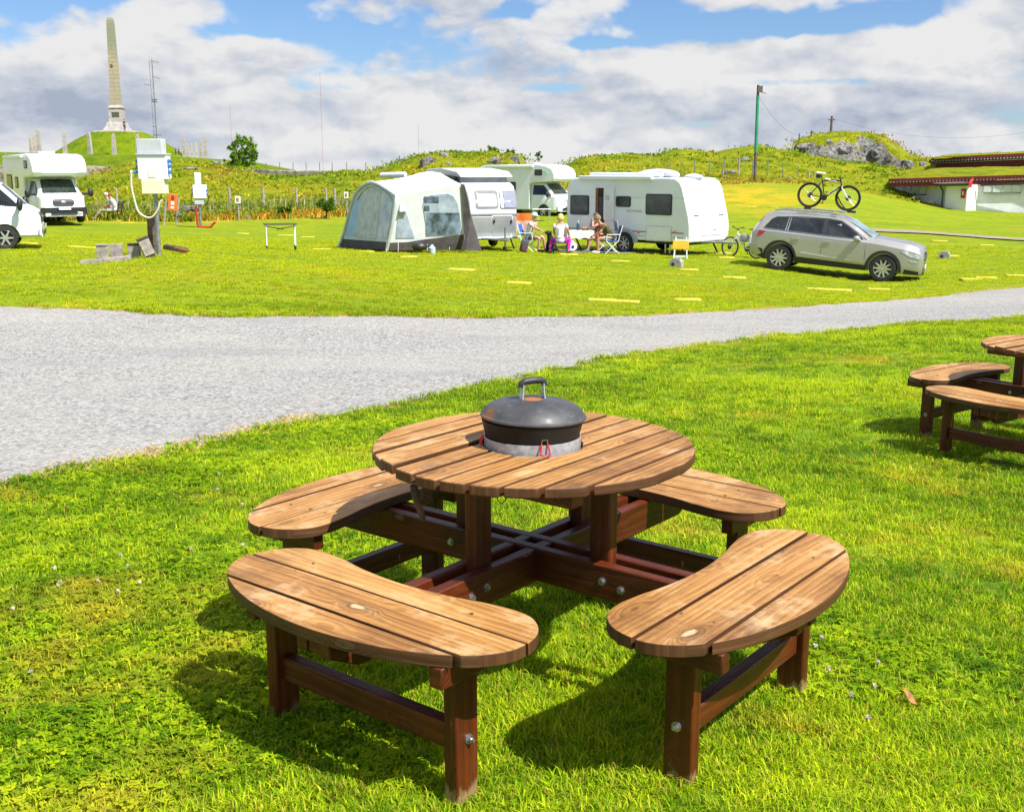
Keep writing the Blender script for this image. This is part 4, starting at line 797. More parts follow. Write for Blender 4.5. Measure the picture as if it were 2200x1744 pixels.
# ------------------------------------------------------------------ poles
def poles():
    Y = 80; p = base(1621.7, 388, Y); T = thing('utility_pole', 'tall wooden utility pole with a green sleeve behind the caravan', 'utility pole', p); t = uvY(1629, 183, Y)-p; s = lambda v: t*((388-v)/205)
    b = MB(); b.cyl(s(392), t, .115, .085, n=14); b.build('pole', M_OLDWOOD, T); b = MB(); b.cyl(s(325), s(205), .122, .105, n=14); b.build('sleeve', mat('green_sleeve', (.03, .27, .17), .5, 0, .2, 2), T)
    b = MB(); b.box(s(192)+Vector((.12, -.1, 0)), (.32, .2, .42)); b.cyl(s(196), s(196)+Vector((.55, 0, -.15)), .03, n=6); b.cyl(s(200), s(200)+Vector((.25, -.2, .5)), .02, n=6); b.build('lamp_fitting', mat('lamp_brown', (.10, .085, .07), .6), T)
    Y2 = 108; q = uvY(1785, 288, Y2); T2 = thing('utility_pole', 'short wooden pole with a crossarm on top of the rocky knoll', 'utility pole', q); h = px(35, Y2)
    b = MB(); b.cyl((0, 0, -1), (0, 0, h), .13, .11, n=10); b.build('pole', M_OLDWOOD, T2); b = MB(); b.box((0, 0, h*.80), (.62, .12, .11)); b.build('crossarm', M_OLDWOOD, T2)
    for x in (-.27, .27): b = MB(); b.cyl((x, 0, h*.82), (x, 0, h*.95), .04, n=8); b.build('insulator', M_GREYP, T2)
    a = p+s(203); c = q+Vector((0, 0, h*.9)); e = uvY(2320, 262, 90)
    for A, B, sag, l in ((a, c, 2.2, 'thin overhead wire from the green sleeved pole to the knoll pole'), (c, e, 1.5, 'thin overhead wire from the knoll pole off to the right')):
        b = MB(); b.tube([A.lerp(B, k/24)-Vector((0, 0, sag*4*(k/24)*(1-k/24))) for k in range(25)], .009, 4); o = b.build('overhead_wire', M_WIRE); tag(o, l, 'wire')
poles()

# ------------------------------------------------------------------ yellow pitch markers, water blocks
YM = [(786, 552, 36), (878, 570, 32.5), (990, 592, 28), (1114, 619, 24.8), (1294, 649, 21.6), (1345, 651, 21.5), (1477, 643, 22.4), (1332, 568, 34), (1222, 553, 36.5), (1577, 599, 29.5), (1760, 623, 27.5), (1800, 624, 27.4), (1888, 617, 28.3), (2017, 527, 45), (2119, 537, 43), (2040, 555, 39), (2085, 603, 30.5), (2118, 604, 30.6), (2185, 599, 31), (1614, 457, 63), (1663, 458, 63), (62, 527, 36), (165, 539, 33.5), (208, 544, 32), (227, 471, 55), (253, 473, 54.5), (273, 478, 53), (521, 492, 48), (613, 493, 48), (691, 539, 36.5), (1553, 544, 38), (1561, 545, 36), (1480, 588, 31), (660, 495, 47)]
proto = None
for i, (u, v, Y) in enumerate(YM):
    p = base(u, v, Y)
    if proto is None:
        b = MB(); b.box((0, 0, .0), (.58, .28, .06)); proto = b.build('pitch_marker', M_YELLOW, bevel=.02, seg=2); o = proto
    else: o = proto.copy(); COL.objects.link(o)
    o.location = p+Vector((0, 0, .012)); o.rotation_euler = (random.uniform(-.02, .02), random.uniform(-.02, .02), random.uniform(-.35, .05)); s = random.uniform(.85, 1.15); o.scale = (s, s, 1)
    tag(o, 'flat yellow marker slab lying in the mown grass of the camp field', 'pitch marker', 'yellow pitch markers in the grass')
for (u, v, Y, l) in [(1453, 582, 32, 'grey concrete block with a green plate near the yellow topped stool'), (2029, 552, 38.5, 'grey concrete block with a green plate in the grass right of the car')]:
    p = base(u, v, Y); T = thing('water_point', l, 'water point', p, -.5, 'concrete water points in the grass'); w = .18; pr = [(-w, -.05), (w, -.05), (w, .12)]+[(w*math.cos(a), .12+.13*math.sin(a)) for a in np.linspace(.15, PI-.15, 9)]+[(-w, .12)]
    b = MB(); b.prism(pr, lambda x, z: (x, -.12, z), lambda x, z: (x, .12, z)); b.build('block', M_CONC, T, bevel=.01); b = MB(); b.box((.05, -.02, .255), (.16, .12, .012)); b.build('label_plate', mat('green_plate', (.25, .55, .33), .5), T)
    b = MB(); b.cyl((-.07, -.123, .08), (-.07, -.118, .08), .05, n=14); b.build('opening', M_DARK, T)

# ------------------------------------------------------------------ turf roofed buildings
def turf(name): return hill_material(name, 0, False)
M_TURF = turf('roof_turf'); M_WALLW = mat('whitewash', (.80, .82, .86), .8, 0, .08, 1.5, .55, 3.2); M_FASCIA = mat('fascia_red', (.17, .012, .018), .6, 0, .25, 3)
def clad_material():
    m, t, p = nodes_of('white_cladding'); tc = nd(t, 'ShaderNodeTexCoord'); sz = nd(t, 'ShaderNodeSeparateXYZ'); t.links.new(tc.outputs['Object'], sz.inputs[0])
    f = tmath(t, 'FRACT', tmath(t, 'MULTIPLY', sz.outputs[2], 6.5)); col = tmix(t, tmr(t, f, .0, .12, .35, 0), (.76, .77, .79), (.45, .47, .5)); t.links.new(col, p.inputs['Base Color']); p.inputs['Roughness'].default_value = .6
    bp = nd(t, 'ShaderNodeBump'); bp.inputs['Strength'].default_value = .5; bp.inputs['Distance'].default_value = .03; t.links.new(f, bp.inputs['Height']); t.links.new(bp.outputs[0], p.inputs['Normal']); return m
def building():
    T = thing('turf_roofed_house', 'low white walled building with a grass roof and dark red eaves', 'building', (0, 0, 0))
    A = uvY(1930, 398, 84); Bc = uvY(2028, 397, 80.6); C = uvY(2086, 396, 79.2); D = uvY(2420, 388, 76)
    def wall(p, q, zb0, zb1, m, name, th=.3):
        d = (q-p); d.z = 0; n = Vector((d.y, -d.x, 0)).normalized(); k = n*th
        b = MB(); b.add([(p.x, p.y, zb0), (q.x, q.y, zb1), (q.x, q.y, q.z), (p.x, p.y, p.z), (p.x-k.x, p.y-k.y, zb0), (q.x-k.x, q.y-k.y, zb1), (q.x-k.x, q.y-k.y, q.z), (p.x-k.x, p.y-k.y, p.z)], [(0, 1, 2, 3), (7, 6, 5, 4), (0, 4, 5, 1), (1, 5, 6, 2), (2, 6, 7, 3), (3, 7, 4, 0)]); return b.build(name, m, T, smooth=False)
    A2 = A+Vector((.6, 9, 0)); zb = uvY(2028, 462, 80).z
    wall(A, Bc+Vector((0, .15, 0)), zb, zb, M_WALLW, 'wall'); wall(A2, A, zb, zb, M_WALLW, 'wall')
    wall(C+Vector((-.0, .1, 0)), D, zb, zb, M_WALLW, 'wall')
    Q0 = uvY(2027, 397, 79.6); Q1 = uvY(2079, 396, 78.2); Q1.z = Q0.z; dn = (Q1-Q0).normalized(); bk = Vector((-dn.y, dn.x, 0)); MC = clad_material()
    po = wall(Q0, Q1, zb, zb, MC, 'porch'); q2 = Q1+bk*2.2; o = wall(Q1+dn*.002, q2, zb, zb, MC, 'porch_side', .2); q3 = Q0+bk*2.2; wall(q3, Q0, zb, zb, MC, 'porch_side', .2)
    b = MB(); fb = uvY(2070, 416, 78.35); b.box(fb, (.32, .14, .62), M=Matrix.Rotation(math.atan2(dn.y, dn.x), 3, 'Z')); fx = b.build('hose_cabinet', M_RED, T, bevel=.02); b = MB(); b.box(fb-bk*.075+Vector((0, 0, .02)), (.10, .02, .26), M=Matrix.Rotation(math.atan2(dn.y, dn.x), 3, 'Z')); b.build('cabinet_sign', M_WHITEP, fx)
    b = MB(); g0 = uvY(2020, 400, 79.3); b.tube([g0, g0+Vector((.1, 0, -.15)), g0+Vector((.26, .1, -.35)), g0+Vector((.27, .1, -2.1))], .06, 8); b.build('downpipe', mat('gutter_green', (.02, .05, .045), .5), T)
    # window bands with a ledge
    for u0, u1, v, Y in ((1942, 1990, 417.5, 0), (2113, 2193, 414.5, 1)):
        p_, q_ = (A, Bc) if Y == 0 else (C, D); dd = (q_-p_); dd.z = 0; dd.normalize(); nn = Vector((dd.y, -dd.x, 0)); Rm = Matrix(((dd.x, -dd.y, 0), (dd.y, dd.x, 0), (0, 0, 1)))
        def onwall(u): ry = uvY(u, v, 10)-cam.location; k = (p_-cam.location).dot(nn)/ry.dot(nn); return cam.location+ry*k
        a, c = onwall(u0), onwall(u1); c.z = a.z; Lw = (c-a).length; md = (a+c)/2+nn*.05; n_ = 3 if Y == 0 else 4
        b = MB(); b.box(md, (Lw, .12, .07), M=Rm); w = b.build('window_ledge', mat('ledge_grey', (.16, .18, .17), .7), T)
        for k in range(n_+1): b = MB(); b.box(a.lerp(c, k/n_)+Vector((0, 0, .30))+nn*.05, (.035, .06, .55), M=Rm); b.build('window_bar', M_GREYP, w)
        b = MB(); b.box((a+c)/2+Vector((0, 0, .29)), (Lw-.05, .08, .48), M=Rm); b.build('window_pane', mat('whitened_pane', (.66, .70, .74), .3, 0, .06, 2), w)
    # eaves, fascia, corrugated edge, turf
    E0, E1 = uvY(1911, 391, 81.5), uvY(2440, 376, 75); d = (E1-E0).normalized()
    def strip(a, c, z0, z1, y0, y1, m, name, par=T):
        b = MB(); b.add([(a.x, a.y+y0, a.z+z0), (c.x, c.y+y0, c.z+z0), (c.x, c.y+y0, c.z+z1), (a.x, a.y+y0, a.z+z1), (a.x, a.y+y1, a.z+z0), (c.x, c.y+y1, c.z+z0), (c.x, c.y+y1, c.z+z1), (a.x, a.y+y1, a.z+z1)], [(0, 1, 2, 3), (7, 6, 5, 4), (0, 4, 5, 1), (1, 5, 6, 2), (2, 6, 7, 3), (3, 7, 4, 0)]); return b.build(name, m, par, smooth=False)
    strip(E0, E1, .02, .22, -.05, .25, M_FASCIA, 'fascia'); strip(E0+d*.25, E1, -.36, -.10, .12, .4, M_FASCIA, 'soffit_board')
    b = MB(); L = (E1-E0).length; n = int(L/.22)
    for k in range(n):
        q = E0+d*(k*.22+.1); b.cyl((q.x, q.y-.03, q.z-.03), (q.x, q.y+.4, q.z+.0), .062, n=8)
    b.build('corrugated_edge', mat('corrugate', (.40, .36, .35), .5, .2, .3, 9), T)
    g = strip(uvY(2106, 391.5, 78.8), E1, -.28, -.16, -.14, -.02, mat('gutter_dark', (.03, .03, .032), .5), 'gutter'); strip(uvY(2016, 399, 79.4), uvY(2084, 398, 77.7), -.03, .10, -.2, .6, mat('gutter_dark', (.03, .03, .032), .5), 'porch_gutter')
    pr = strip(uvY(2016, 396, 79.3), uvY(2086, 394.5, 77.6), .0, .09, -.1, 1.6, mat('porch_roof_wood', (.38, .24, .19), .7, 0, .2, 5), 'porch_roof'); b = MB(); q = uvY(2084, 394, 77.6); b.add([(q.x-.15, q.y-.2, q.z-.28), (q.x+.05, q.y-.2, q.z-.28), (q.x+.75, q.y+1.4, q.z+.12), (q.x+.75, q.y+1.4, q.z+.42), (q.x-.15, q.y-.2, q.z+.08), (q.x+.05, q.y-.2, q.z+.08)], [(0, 1, 5, 4), (1, 2, 3, 5), (0, 4, 3, 2), (4, 5, 3), (0, 2, 1)]); b.build('bargeboard', mat('bright_red', (.62, .02, .018), .5), T, smooth=False)
    # turf slope up to the upper storey
    us = np.linspace(1913, 2460, 80); rows = []
    for u in us:
        lo = uvY(u, np.interp(u, [1911, 2440], [388.5, 373]), np.interp(u, [1911, 2440], [81.6, 75.1])); top_v = np.interp(u, [1913, 1950, 2005, 2050, 2440], [387, 376, 362, 361, 350]); hi = uvY(u, top_v, 92); r = []
        for k in range(14):
            t = k/13; q = lo.lerp(hi, t); q.z += math.sin(PI*t)*.18+float(fbm(np.array(q.x*.9), np.array(q.y*.9), 4, 44))*.22; r.append(q)
        r.append(Vector((hi.x, hi.y+3, hi.z+.2))); rows.append(r)
    b = MB(); b.grid(rows); b.build('turf_roof', M_TURF, T, angle=180)
    # upper house behind
    U = thing('turf_roofed_house', 'dark red upper building with a grass roof behind the white one', 'building', (0, 0, 0)); F0, F1 = uvY(2003, 346, 93), uvY(2440, 326, 88); d = (F1-F0).normalized()
    strip(F0, F1, .05, .28, -.05, .3, M_FASCIA, 'fascia', U); strip(F0+d*.55, F1, -.95, -.20, .6, .9, M_FASCIA, 'wall', U); strip(F0+d*.6, F1, -1.5, -.95, .7, .95, mat('wall_shadow_blue', (.05, .05, .09), .7), 'plinth', U); strip(F0+d*.5, F1, -.22, -.19, .25, .95, mat('soffit_trim', (.45, .40, .38), .7), 'soffit', U)  # dark blue strip at the wall foot: shadow put into its colour
    b = MB()
    for k in range(int((F1-F0).length/.24)): q = F0+d*(k*.24+.1); b.cyl((q.x, q.y-.03, q.z-.03), (q.x, q.y+.5, q.z), .07, n=8)
    b.build('corrugated_edge', MATS['corrugate'], U)
    rows = []
    for u in np.linspace(2004, 2470, 60):
        lo = uvY(u, np.interp(u, [2003, 2440], [341.5, 320]), 92); hi = uvY(u+8, np.interp(u, [2003, 2025, 2440], [340, 334, 316]), 99); rows.append([lo.lerp(hi, k/7)+Vector((0, 0, math.sin(PI*k/7)*.15+float(fbm(np.array(u*.08), np.array(k*.6), 3, 6))*.2)) for k in range(8)]+[hi+Vector((0, 8, -.8))])
    b = MB(); b.grid(rows); b.build('turf_roof', M_TURF, U, angle=180)
building()

# ------------------------------------------------------------------ folding table on its own
def folding_table():
    Y = 33.6; p = base(604, 538, Y); T = thing('folding_table', 'empty folding camp table with a dark top and white legs standing alone', 'table', p, .25, 'camp tables'); H = px(54, Y)
    b = MB(); b.box((0, 0, H), (.98, .55, .03)); b.build('tabletop', mat('table_dark', (.05, .055, .05), .6, 0, .2, 8), T, bevel=.008)
    for x in (-.42, .42):
        for y in (-.22, .22):
            b = MB(); b.cyl((x, y, 0), (x, y, H-.02), .018, n=8); l = b.build('leg', M_WHITEP, T); b = MB(); b.cyl((x, y, .0), (x, y, .14), .022, n=8); b.build('leg_foot', M_BLACK, l)
    b = MB(); b.cyl((-.42, 0, H-.06), (.1, 0, H-.16), .012, n=6); b.cyl((.42, 0, H-.06), (-.1, 0, H-.16), .012, n=6); b.build('brace', M_DARK, T)
folding_table()
# ------------------------------------------------------------------ vehicle kit (local axes: +x forward, +y left, z up, origin on the ground)
M_VWHITE = mat('vehicle_white', (.74, .775, .83), .28, 0, .04, 1.2, .02, 30, coat=.5); M_VSILVER = mat('caravan_silver', (.38, .395, .42), .35, .25, .1, 1.5, .03, 20); M_GLASS = mat('dark_glass', (.018, .024, .026), .08, 0, .5, 1.8, spec=.7)
M_GLASSB = mat('tinted_acrylic', (.055, .065, .075), .12, 0, .5, 2.0, spec=.6, col2=(.02, .025, .03)); M_TRIM = mat('black_trim', (.020, .021, .023), .5, 0, .2, 12, .05, 60); M_CHROME = mat('chrome', (.70, .71, .73), .15, 1.0, .08, 5)
M_TYRE = mat('tyre', (.022, .022, .023), .8, 0, .3, 14, .2, 40); M_ALLOY = mat('alloy', (.62, .63, .65), .3, .75, .1, 12); M_LAMP = mat('clear_lamp', (.62, .66, .70), .08, .3, .35, 14); M_AMBER = mat('amber_lamp', (.75, .20, .02), .3); M_TAIL = mat('tail_lamp', (.55, .012, .03), .15, 0, .2, 12, coat=.6)
M_PLATE = mat('number_plate', (.74, .74, .73), .4, 0, .06, 20); M_PLBLUE = mat('plate_blue', (.015, .07, .38), .4)
def ray(u, v): d = uvY(u, v, 10)-cam.location; return d.normalized()
def hit(u, v, p0, n): d = ray(u, v); o = Vector((0, 0, CAM_H)); return o+d*((p0-o).dot(n)/d.dot(n))
def loc_on(T, u, v, axis, val):
    """pixel -> local point of thing T on the local plane axis = val"""
    M = Matrix.Translation(T.location) @ T.rotation_euler.to_matrix().to_4x4(); n = M.to_3x3() @ Vector([1.0 if k == axis else 0.0 for k in range(3)]); p0 = M @ Vector([val if k == axis else 0.0 for k in range(3)]); return M.inverted() @ hit(u, v, p0, n)
def panel(pts, d, m, name, T, th=.012, bevel=0.0, label=None, smooth=False):
    """thin plate: pts = outline, d = outward direction"""
    d = Vector(d); n = len(pts); P = [Vector(p) for p in pts]; b = MB(); b.add([p-d*.004 for p in P]+[p+d*th for p in P], [tuple(range(n-1, -1, -1)), tuple(range(n, 2*n))]+[(k, (k+1) % n, n+(k+1) % n, n+k) for k in range(n)])
    return b.build(name, m, T, smooth=smooth, bevel=bevel, label=label)
def rrect(x0, x1, z0, z1, r, k=4):
    out = []
    for cx, cz, a in ((x1-r, z1-r, 0), (x0+r, z1-r, PI/2), (x0+r, z0+r, PI), (x1-r, z0+r, 3*PI/2)):
        for i in range(k+1): t = a+PI/2*i/k; out.append((cx+r*math.cos(t), cz+r*math.sin(t)))
    return out
def wheel(T, x, y, r, w, spokes=5, m=None, side=-1, cover=False):
    b = MB(); R = Matrix.Rotation(PI/2, 3, 'X'); pr = [(r*.66, -w/2), (r*.93, -w/2), (r*.985, -w*.38), (r, -w*.2), (r, w*.2), (r*.985, w*.38), (r*.93, w/2), (r*.66, w/2), (r*.64, 0)]
    b.lathe(pr+[pr[0]], (x, y, r), 40, R); t = b.build('wheel', M_TYRE, T, angle=40)
    b = MB(); yo = y+side*w*.36; ri = r*.70
    b.lathe([(ri, -.01), (ri, .02), (ri*.93, .03), (ri*.90, 0), (ri*.9, -.06)], (x, yo, r), 36, Matrix.Rotation(PI/2 if side < 0 else -PI/2, 3, 'X'), caps=False)
    for k in range(spokes):
        for off in ((-.10, .10) if spokes < 6 else (0,)):
            a = 2*PI*k/spokes+off; d = Vector((math.cos(a), 0, math.sin(a))); p = Vector((-d.z, 0, d.x)); c = Vector((x, yo+side*.012, r)); wd = ri*(.075 if spokes < 6 else .10); o1 = d*ri*.12; o2 = Vector((math.cos(a+off*.9), 0, math.sin(a+off*.9)))*ri*.95; q = Vector((0, side*.014, 0))
            b.add([c+o1-p*wd*1.3, c+o1+p*wd*1.3, c+o2+p*wd*.8, c+o2-p*wd*.8, c+o1-p*wd*1.3-q*2, c+o1+p*wd*1.3-q*2, c+o2+p*wd*.8-q*2, c+o2-p*wd*.8-q*2], [(0, 1, 2, 3), (7, 6, 5, 4), (0, 4, 5, 1), (1, 5, 6, 2), (2, 6, 7, 3), (3, 7, 4, 0)])
    b.cyl((x, yo-.02*side, r), (x, yo+side*.022, r), ri*.2, n=16); b.build('rim', m or M_ALLOY, t, angle=30)
    b = MB(); b.cyl((x, yo-side*.06, r), (x, yo-side*.045, r), ri*.97, n=28); b.build('brake_disc', M_DARK, t)
    return t
def place(T, near_f, near_r, off):
    """put T so that its near (right hand) wheels touch the two ground points"""
    f, r = near_f, near_r; d = f-r; h = math.atan2(d.y, d.x); left = Vector((-math.sin(h), math.cos(h), 0)); mid = (f+r)/2
    T.location = mid+left*off; T.rotation_euler = (0, -math.atan2(d.z, Vector((d.x, d.y)).length), h); return T
# ------------------------------------------------------------------ the estate car
def lerp_tab(tab, x): return np.interp(x, [q[0] for q in tab], [q[1] for q in tab])
def suv():
    T = thing('parked_car', 'silver beige estate car with a black bicycle on its roof rack', 'car'); place(T, base(1888, 608.5, 32.0), base(1677, 583, 33.2), .92); T.scale = (1.055,)*3
    m, t, p = nodes_of('car_paint'); tc = nd(t, 'ShaderNodeTexCoord'); n = tnoise(t, tc.outputs['Object'], 900, 1, .5); col = tmix(t, n, (.36, .345, .315), (.47, .455, .42)); t.links.new(col, p.inputs['Base Color']); p.inputs['Metallic'].default_value = .6; p.inputs['Roughness'].default_value = .32; p.inputs['Coat Weight'].default_value = .8; p.inputs['Coat Roughness'].default_value = .04
    PA = m
    ZT = [(-2.36, .86), (-2.34, .98), (-2.27, 1.15), (-2.15, 1.36), (-2.02, 1.53), (-1.9, 1.59), (-1.5, 1.635), (-.9, 1.665), (-.2, 1.67), (.12, 1.645), (.30, 1.575), (1.05, 1.165), (1.2, 1.145), (1.6, 1.115), (1.95, 1.075), (2.14, 1.035), (2.26, .985), (2.325, .91), (2.36, .76)]
    WT = [(-2.36, .60), (-2.1, .56), (-1.8, .60), (-.4, .615), (.3, .585), (1.0, .64), (1.15, .70), (1.9, .70), (2.2, .64), (2.36, .58)]
    ZS = [(-2.36, .84), (-2.3, 1.0), (-2.1, 1.09), (0, 1.04), (1.0, 1.02), (1.3, 1.0), (1.9, .93), (2.2, .88), (2.33, .80), (2.36, .72)]
    WS = [(-2.36, .62), (-2.3, .76), (-2.15, .845), (-1.6, .895), (0, .905), (1.4, .90), (1.9, .875), (2.15, .83), (2.28, .80), (2.36, .73)]
    ZL = [(-2.36, .46), (-2.2, .34), (-1.9, .27), (1.9, .25), (2.2, .25), (2.36, .30)]
    xs = np.unique(np.concatenate([np.linspace(-2.36, 2.36, 70), [q[0] for q in ZT]])); rows = []
    def sect(x):
        zt, wt, zs, ws, zl = (lerp_tab(k, x) for k in (ZT, WT, ZS, WS, ZL)); zs = min(zs, zt-.015); wt = min(wt, ws-.02); h = zs-zl
        return [(0, zt), (wt*.5, zt-.008), (wt*.86, zt-.028), (wt, zt-.06 if zt-zs > .2 else zt-.02), (ws-.028, zs+.012), (ws, zs-.015), (ws+.012, zs-h*.22), (ws+.004, zs-h*.50), (ws+.018, zs-h*.70), (ws+.0, zs-h*.86), (ws-.03, zl), (ws*.6, zl-.01), (0, zl-.01)]
    for x in xs:
        s = sect(x); rows.append([(x, y, z) for y, z in s]+[(x, -y, z) for y, z in s[-2:0:-1]])
    b = MB(); b.grid(rows, True); nn = len(rows[0]); b.f += [tuple(range(nn-1, -1, -1)), tuple(len(b.v)-nn+k for k in range(nn))]
    B = b.build('body', PA, T, angle=38); XF, XR, RW = 1.38, -1.43, .36
    cut(B, [MB().cyl((x, s*.62, RW+.01), (x, s*1.1, RW+.01), .425, n=40) for x in (XF, XR) for s in (-1, 1)])
    def sy(x, z):
        s = sect(x); zz = [q[1] for q in s[3:11]][::-1]; yy = [q[0] for q in s[3:11]][::-1]; return float(np.interp(z, zz, yy))
    def side(poly, m, name, s, off=.006, par=None, dens=None):
        pts = []
        for k, (x, z) in enumerate(poly):
            x2, z2 = poly[(k+1) % len(poly)]; n = max(1, int(math.hypot(x2-x, z2-z)/.12))
            for i in range(n): X, Z = x+(x2-x)*i/n, z+(z2-z)*i/n; pts.append((X, s*(sy(X, Z)+off), Z))
        b = MB(); n = len(pts); b.add(pts+[(p_[0], p_[1]-s*.012, p_[2]) for p_ in pts], [tuple(range(n)), tuple(range(2*n-1, n-1, -1))]+[(k, (k+1) % n, n+(k+1) % n, n+k) for k in range(n)]); return b.build(name, m, par or T, smooth=False)
    win = [(-1.98, 1.135), (-1.80, 1.40), (-1.66, 1.475), (-.9, 1.545), (-.2, 1.55), (.12, 1.515), (.40, 1.36), (.86, 1.09), (.70, 1.07)]
    def grow(poly, g): cx = sum(q[0] for q in poly)/len(poly); cz = sum(q[1] for q in poly)/len(poly); return [(x+g*(1 if x > cx else -1)*.9, z+g*(1 if z > cz else -1)) for x, z in poly]
    for s in (-1, 1):
        b = MB(); fr = []
        for k, (x, z) in enumerate(win):
            x2, z2 = win[(k+1) % len(win)]; n = max(1, int(math.hypot(x2-x, z2-z)/.1)); fr += [(x+(x2-x)*i/n, s*(sy(x+(x2-x)*i/n, z+(z2-z)*i/n)+.008), z+(z2-z)*i/n) for i in range(n)]
        b.tube(fr, .013, 6, True); b.build('window_frame', M_CHROME, T)
        side([(-1.96, 1.14), (-1.79, 1.39), (-1.65, 1.46), (-1.32, 1.495), (-1.36, 1.125)], M_GLASS, 'window', s, .010); side([(-1.27, 1.12), (-1.24, 1.50), (-.34, 1.53), (-.34, 1.09)], M_GLASS, 'window', s, .010); side([(-.24, 1.085), (-.24, 1.53), (.10, 1.495), (.38, 1.345), (.80, 1.085)], M_GLASS, 'window', s, .010)
        side([(-1.33, 1.12), (-1.30, 1.495), (-1.26, 1.50), (-1.30, 1.12)], M_TRIM, 'pillar', s, .012); side([(-.35, 1.09), (-.35, 1.53), (-.23, 1.53), (-.23, 1.085)], M_TRIM, 'pillar', s, .012)
        # wheel arch trims and sill
        for x in (XF, XR):
            b = MB(); rr = []
            for k in range(25):
                a = -.18+(PI+.36)*k/24; r = []
                for q, yo in ((.415, -.02), (.42, .018), (.472, .020), (.478, 0)): X, Z = x+q*math.cos(a), RW+.01+q*math.sin(a); r.append((X, s*(sy(min(max(X, -2.3), 2.3), max(Z, .28))+yo), Z))
                rr.append(r)
            b.grid(rr); b.build('wheel_arch', M_TRIM, T)
        side([(XR+.44, .27), (XR+.47, .44), (XF-.47, .40), (XF-.44, .26)], M_TRIM, 'sill', s, .014)
        side([(XR+.55, .55), (XR+.60, .60), (XF-.52, .47), (XF-.52, .455)], mat('door_crease', (.52, .50, .46), .3, .5, .03, 5), 'door_crease', s, .007)
        for x0, x1 in ((-.30, -.30), (.86, .88), (-1.22, -1.12)): side([(x0-.004, 1.07), (x0+.004, 1.07), (x1+.004, .45 if x0 > -1 else .78), (x1-.004, .45 if x0 > -1 else .78)], M_DARK, 'door_seam', s, .002)
        for x in (-.16, -1.02): b = MB(); b.box((x, s*(sy(x, .93)+.022), .935), (.20, .025, .032)); b.build('door_handle', M_CHROME, T, bevel=.008)
        b = MB(); b.ell((.62, s*(sy(.6, 1.05)+.15), 1.10), (.10, .12, .085)); mr = b.build('mirror', PA, T); b = MB(); b.box((.66, s*(sy(.6, 1.05)+.05), 1.05), (.10, .12, .05)); b.build('mirror_arm', M_TRIM, mr)
        side([(-2.34, .90), (-2.30, 1.08), (-1.90, 1.06), (-1.98, .95), (-2.12, .88)], M_TAIL, 'tail_lamp', s, .012)
        side([(-2.32, .62), (-2.32, .66), (-2.12, .66), (-2.12, .62)], M_TAIL, 'rear_reflector', s, .008); side([(-2.33, .47), (-2.33, .60), (-1.92, .56), (-1.90, .29)], M_TRIM, 'rear_bumper', s, .012)
        # headlamp wraps round the corner
        side([(1.78, .855), (1.90, .90), (2.28, .785), (2.27, .70), (2.05, .745)], M_LAMP, 'headlight', s, .012); side([(2.02, .635), (2.05, .66), (2.25, .64), (2.24, .585), (2.1, .595)], M_LAMP, 'fog_lamp', s, .010)
        side([(1.92, .28), (1.94, .40), (2.30, .36), (2.31, .27)], M_TRIM, 'front_bumper', s, .012)
        b = MB(); b.tube([(-1.75, s*.60, 1.63), (-1.6, s*.61, 1.675), (-.2, s*.615, 1.70), (-.02, s*.61, 1.665)], .018, 8); b.build('roof_rail', M_GALV, T)
        for x in (XF, XR): wheel(T, x, s*.80, RW, .22, 10, M_ALLOY, s)
    # windscreen, rear window, front end
    def top_patch(x0, x1, k0, k1, m, name, n=12, off=.012):
        rows = []
        for i in range(9):
            x = x0+(x1-x0)*i/8; w = lerp_tab(WT, x)*(k0+(k1-k0)*i/8); zt = lerp_tab(ZT, x); wt = lerp_tab(WT, x); rows.append([(x+off*.5, w*q, float(np.interp(abs(w*q), [0, wt*.5, wt*.86, wt, wt*1.35], [zt, zt-.008, zt-.028, zt-.05, zt-.14]))+off) for q in np.linspace(-1, 1, n)])
        b = MB(); b.grid(rows); return b.build(name, m, T, angle=180)
    top_patch(.34, 1.03, .93, 1.06, mat('windscreen_glass', (.20, .30, .32), .05, 0, .7, 1.6, spec=.8, col2=(.04, .07, .07)), 'windscreen'); top_patch(-2.24, -2.06, 1.0, .95, M_GLASS, 'rear_window')
    top_patch(1.08, 2.10, .02, .02, PA, 'bonnet_crease', 3, .006)
    b = MB(); f = lambda y, z: 2.372-.09*(abs(y)/.6)**2.2-.10*max(0, z-.62)
    def front(poly, m, name, off=.0, th=.02, par=None):
        pts = []
        for k, (y, z) in enumerate(poly):
            y2, z2 = poly[(k+1) % len(poly)]; n = max(1, int(abs(y2-y)/.08)); pts += [(f(y+(y2-y)*i/n, z+(z2-z)*i/n)+off, y+(y2-y)*i/n, z+(z2-z)*i/n) for i in range(n)]
        return panel(pts, (1, 0, 0), m, name, par or T, th)
    gf = front([(-.50, .81), (-.46, .86), (.46, .86), (.50, .81), (.42, .64), (.34, .61), (-.34, .61), (-.42, .64)], M_CHROME, 'grille', -.005, .012)
    front([(-.475, .805), (-.445, .84), (.445, .84), (.475, .805), (.40, .65), (.33, .63), (-.33, .63), (-.40, .65)], M_TRIM, 'grille_mesh', .009, .006, gf)
    for k in range(-9, 10):
        if abs(k) > 0: y = k*.043; b = MB(); b.box((f(y, .74)+.020, y, .735), (.012, .008, .17)); b.build('slat', M_GALV, gf)
    b = MB(); b.ell((f(0, .85)+.02, 0, .87), (.02, .045, .045)); b.build('badge', M_CHROME, T)
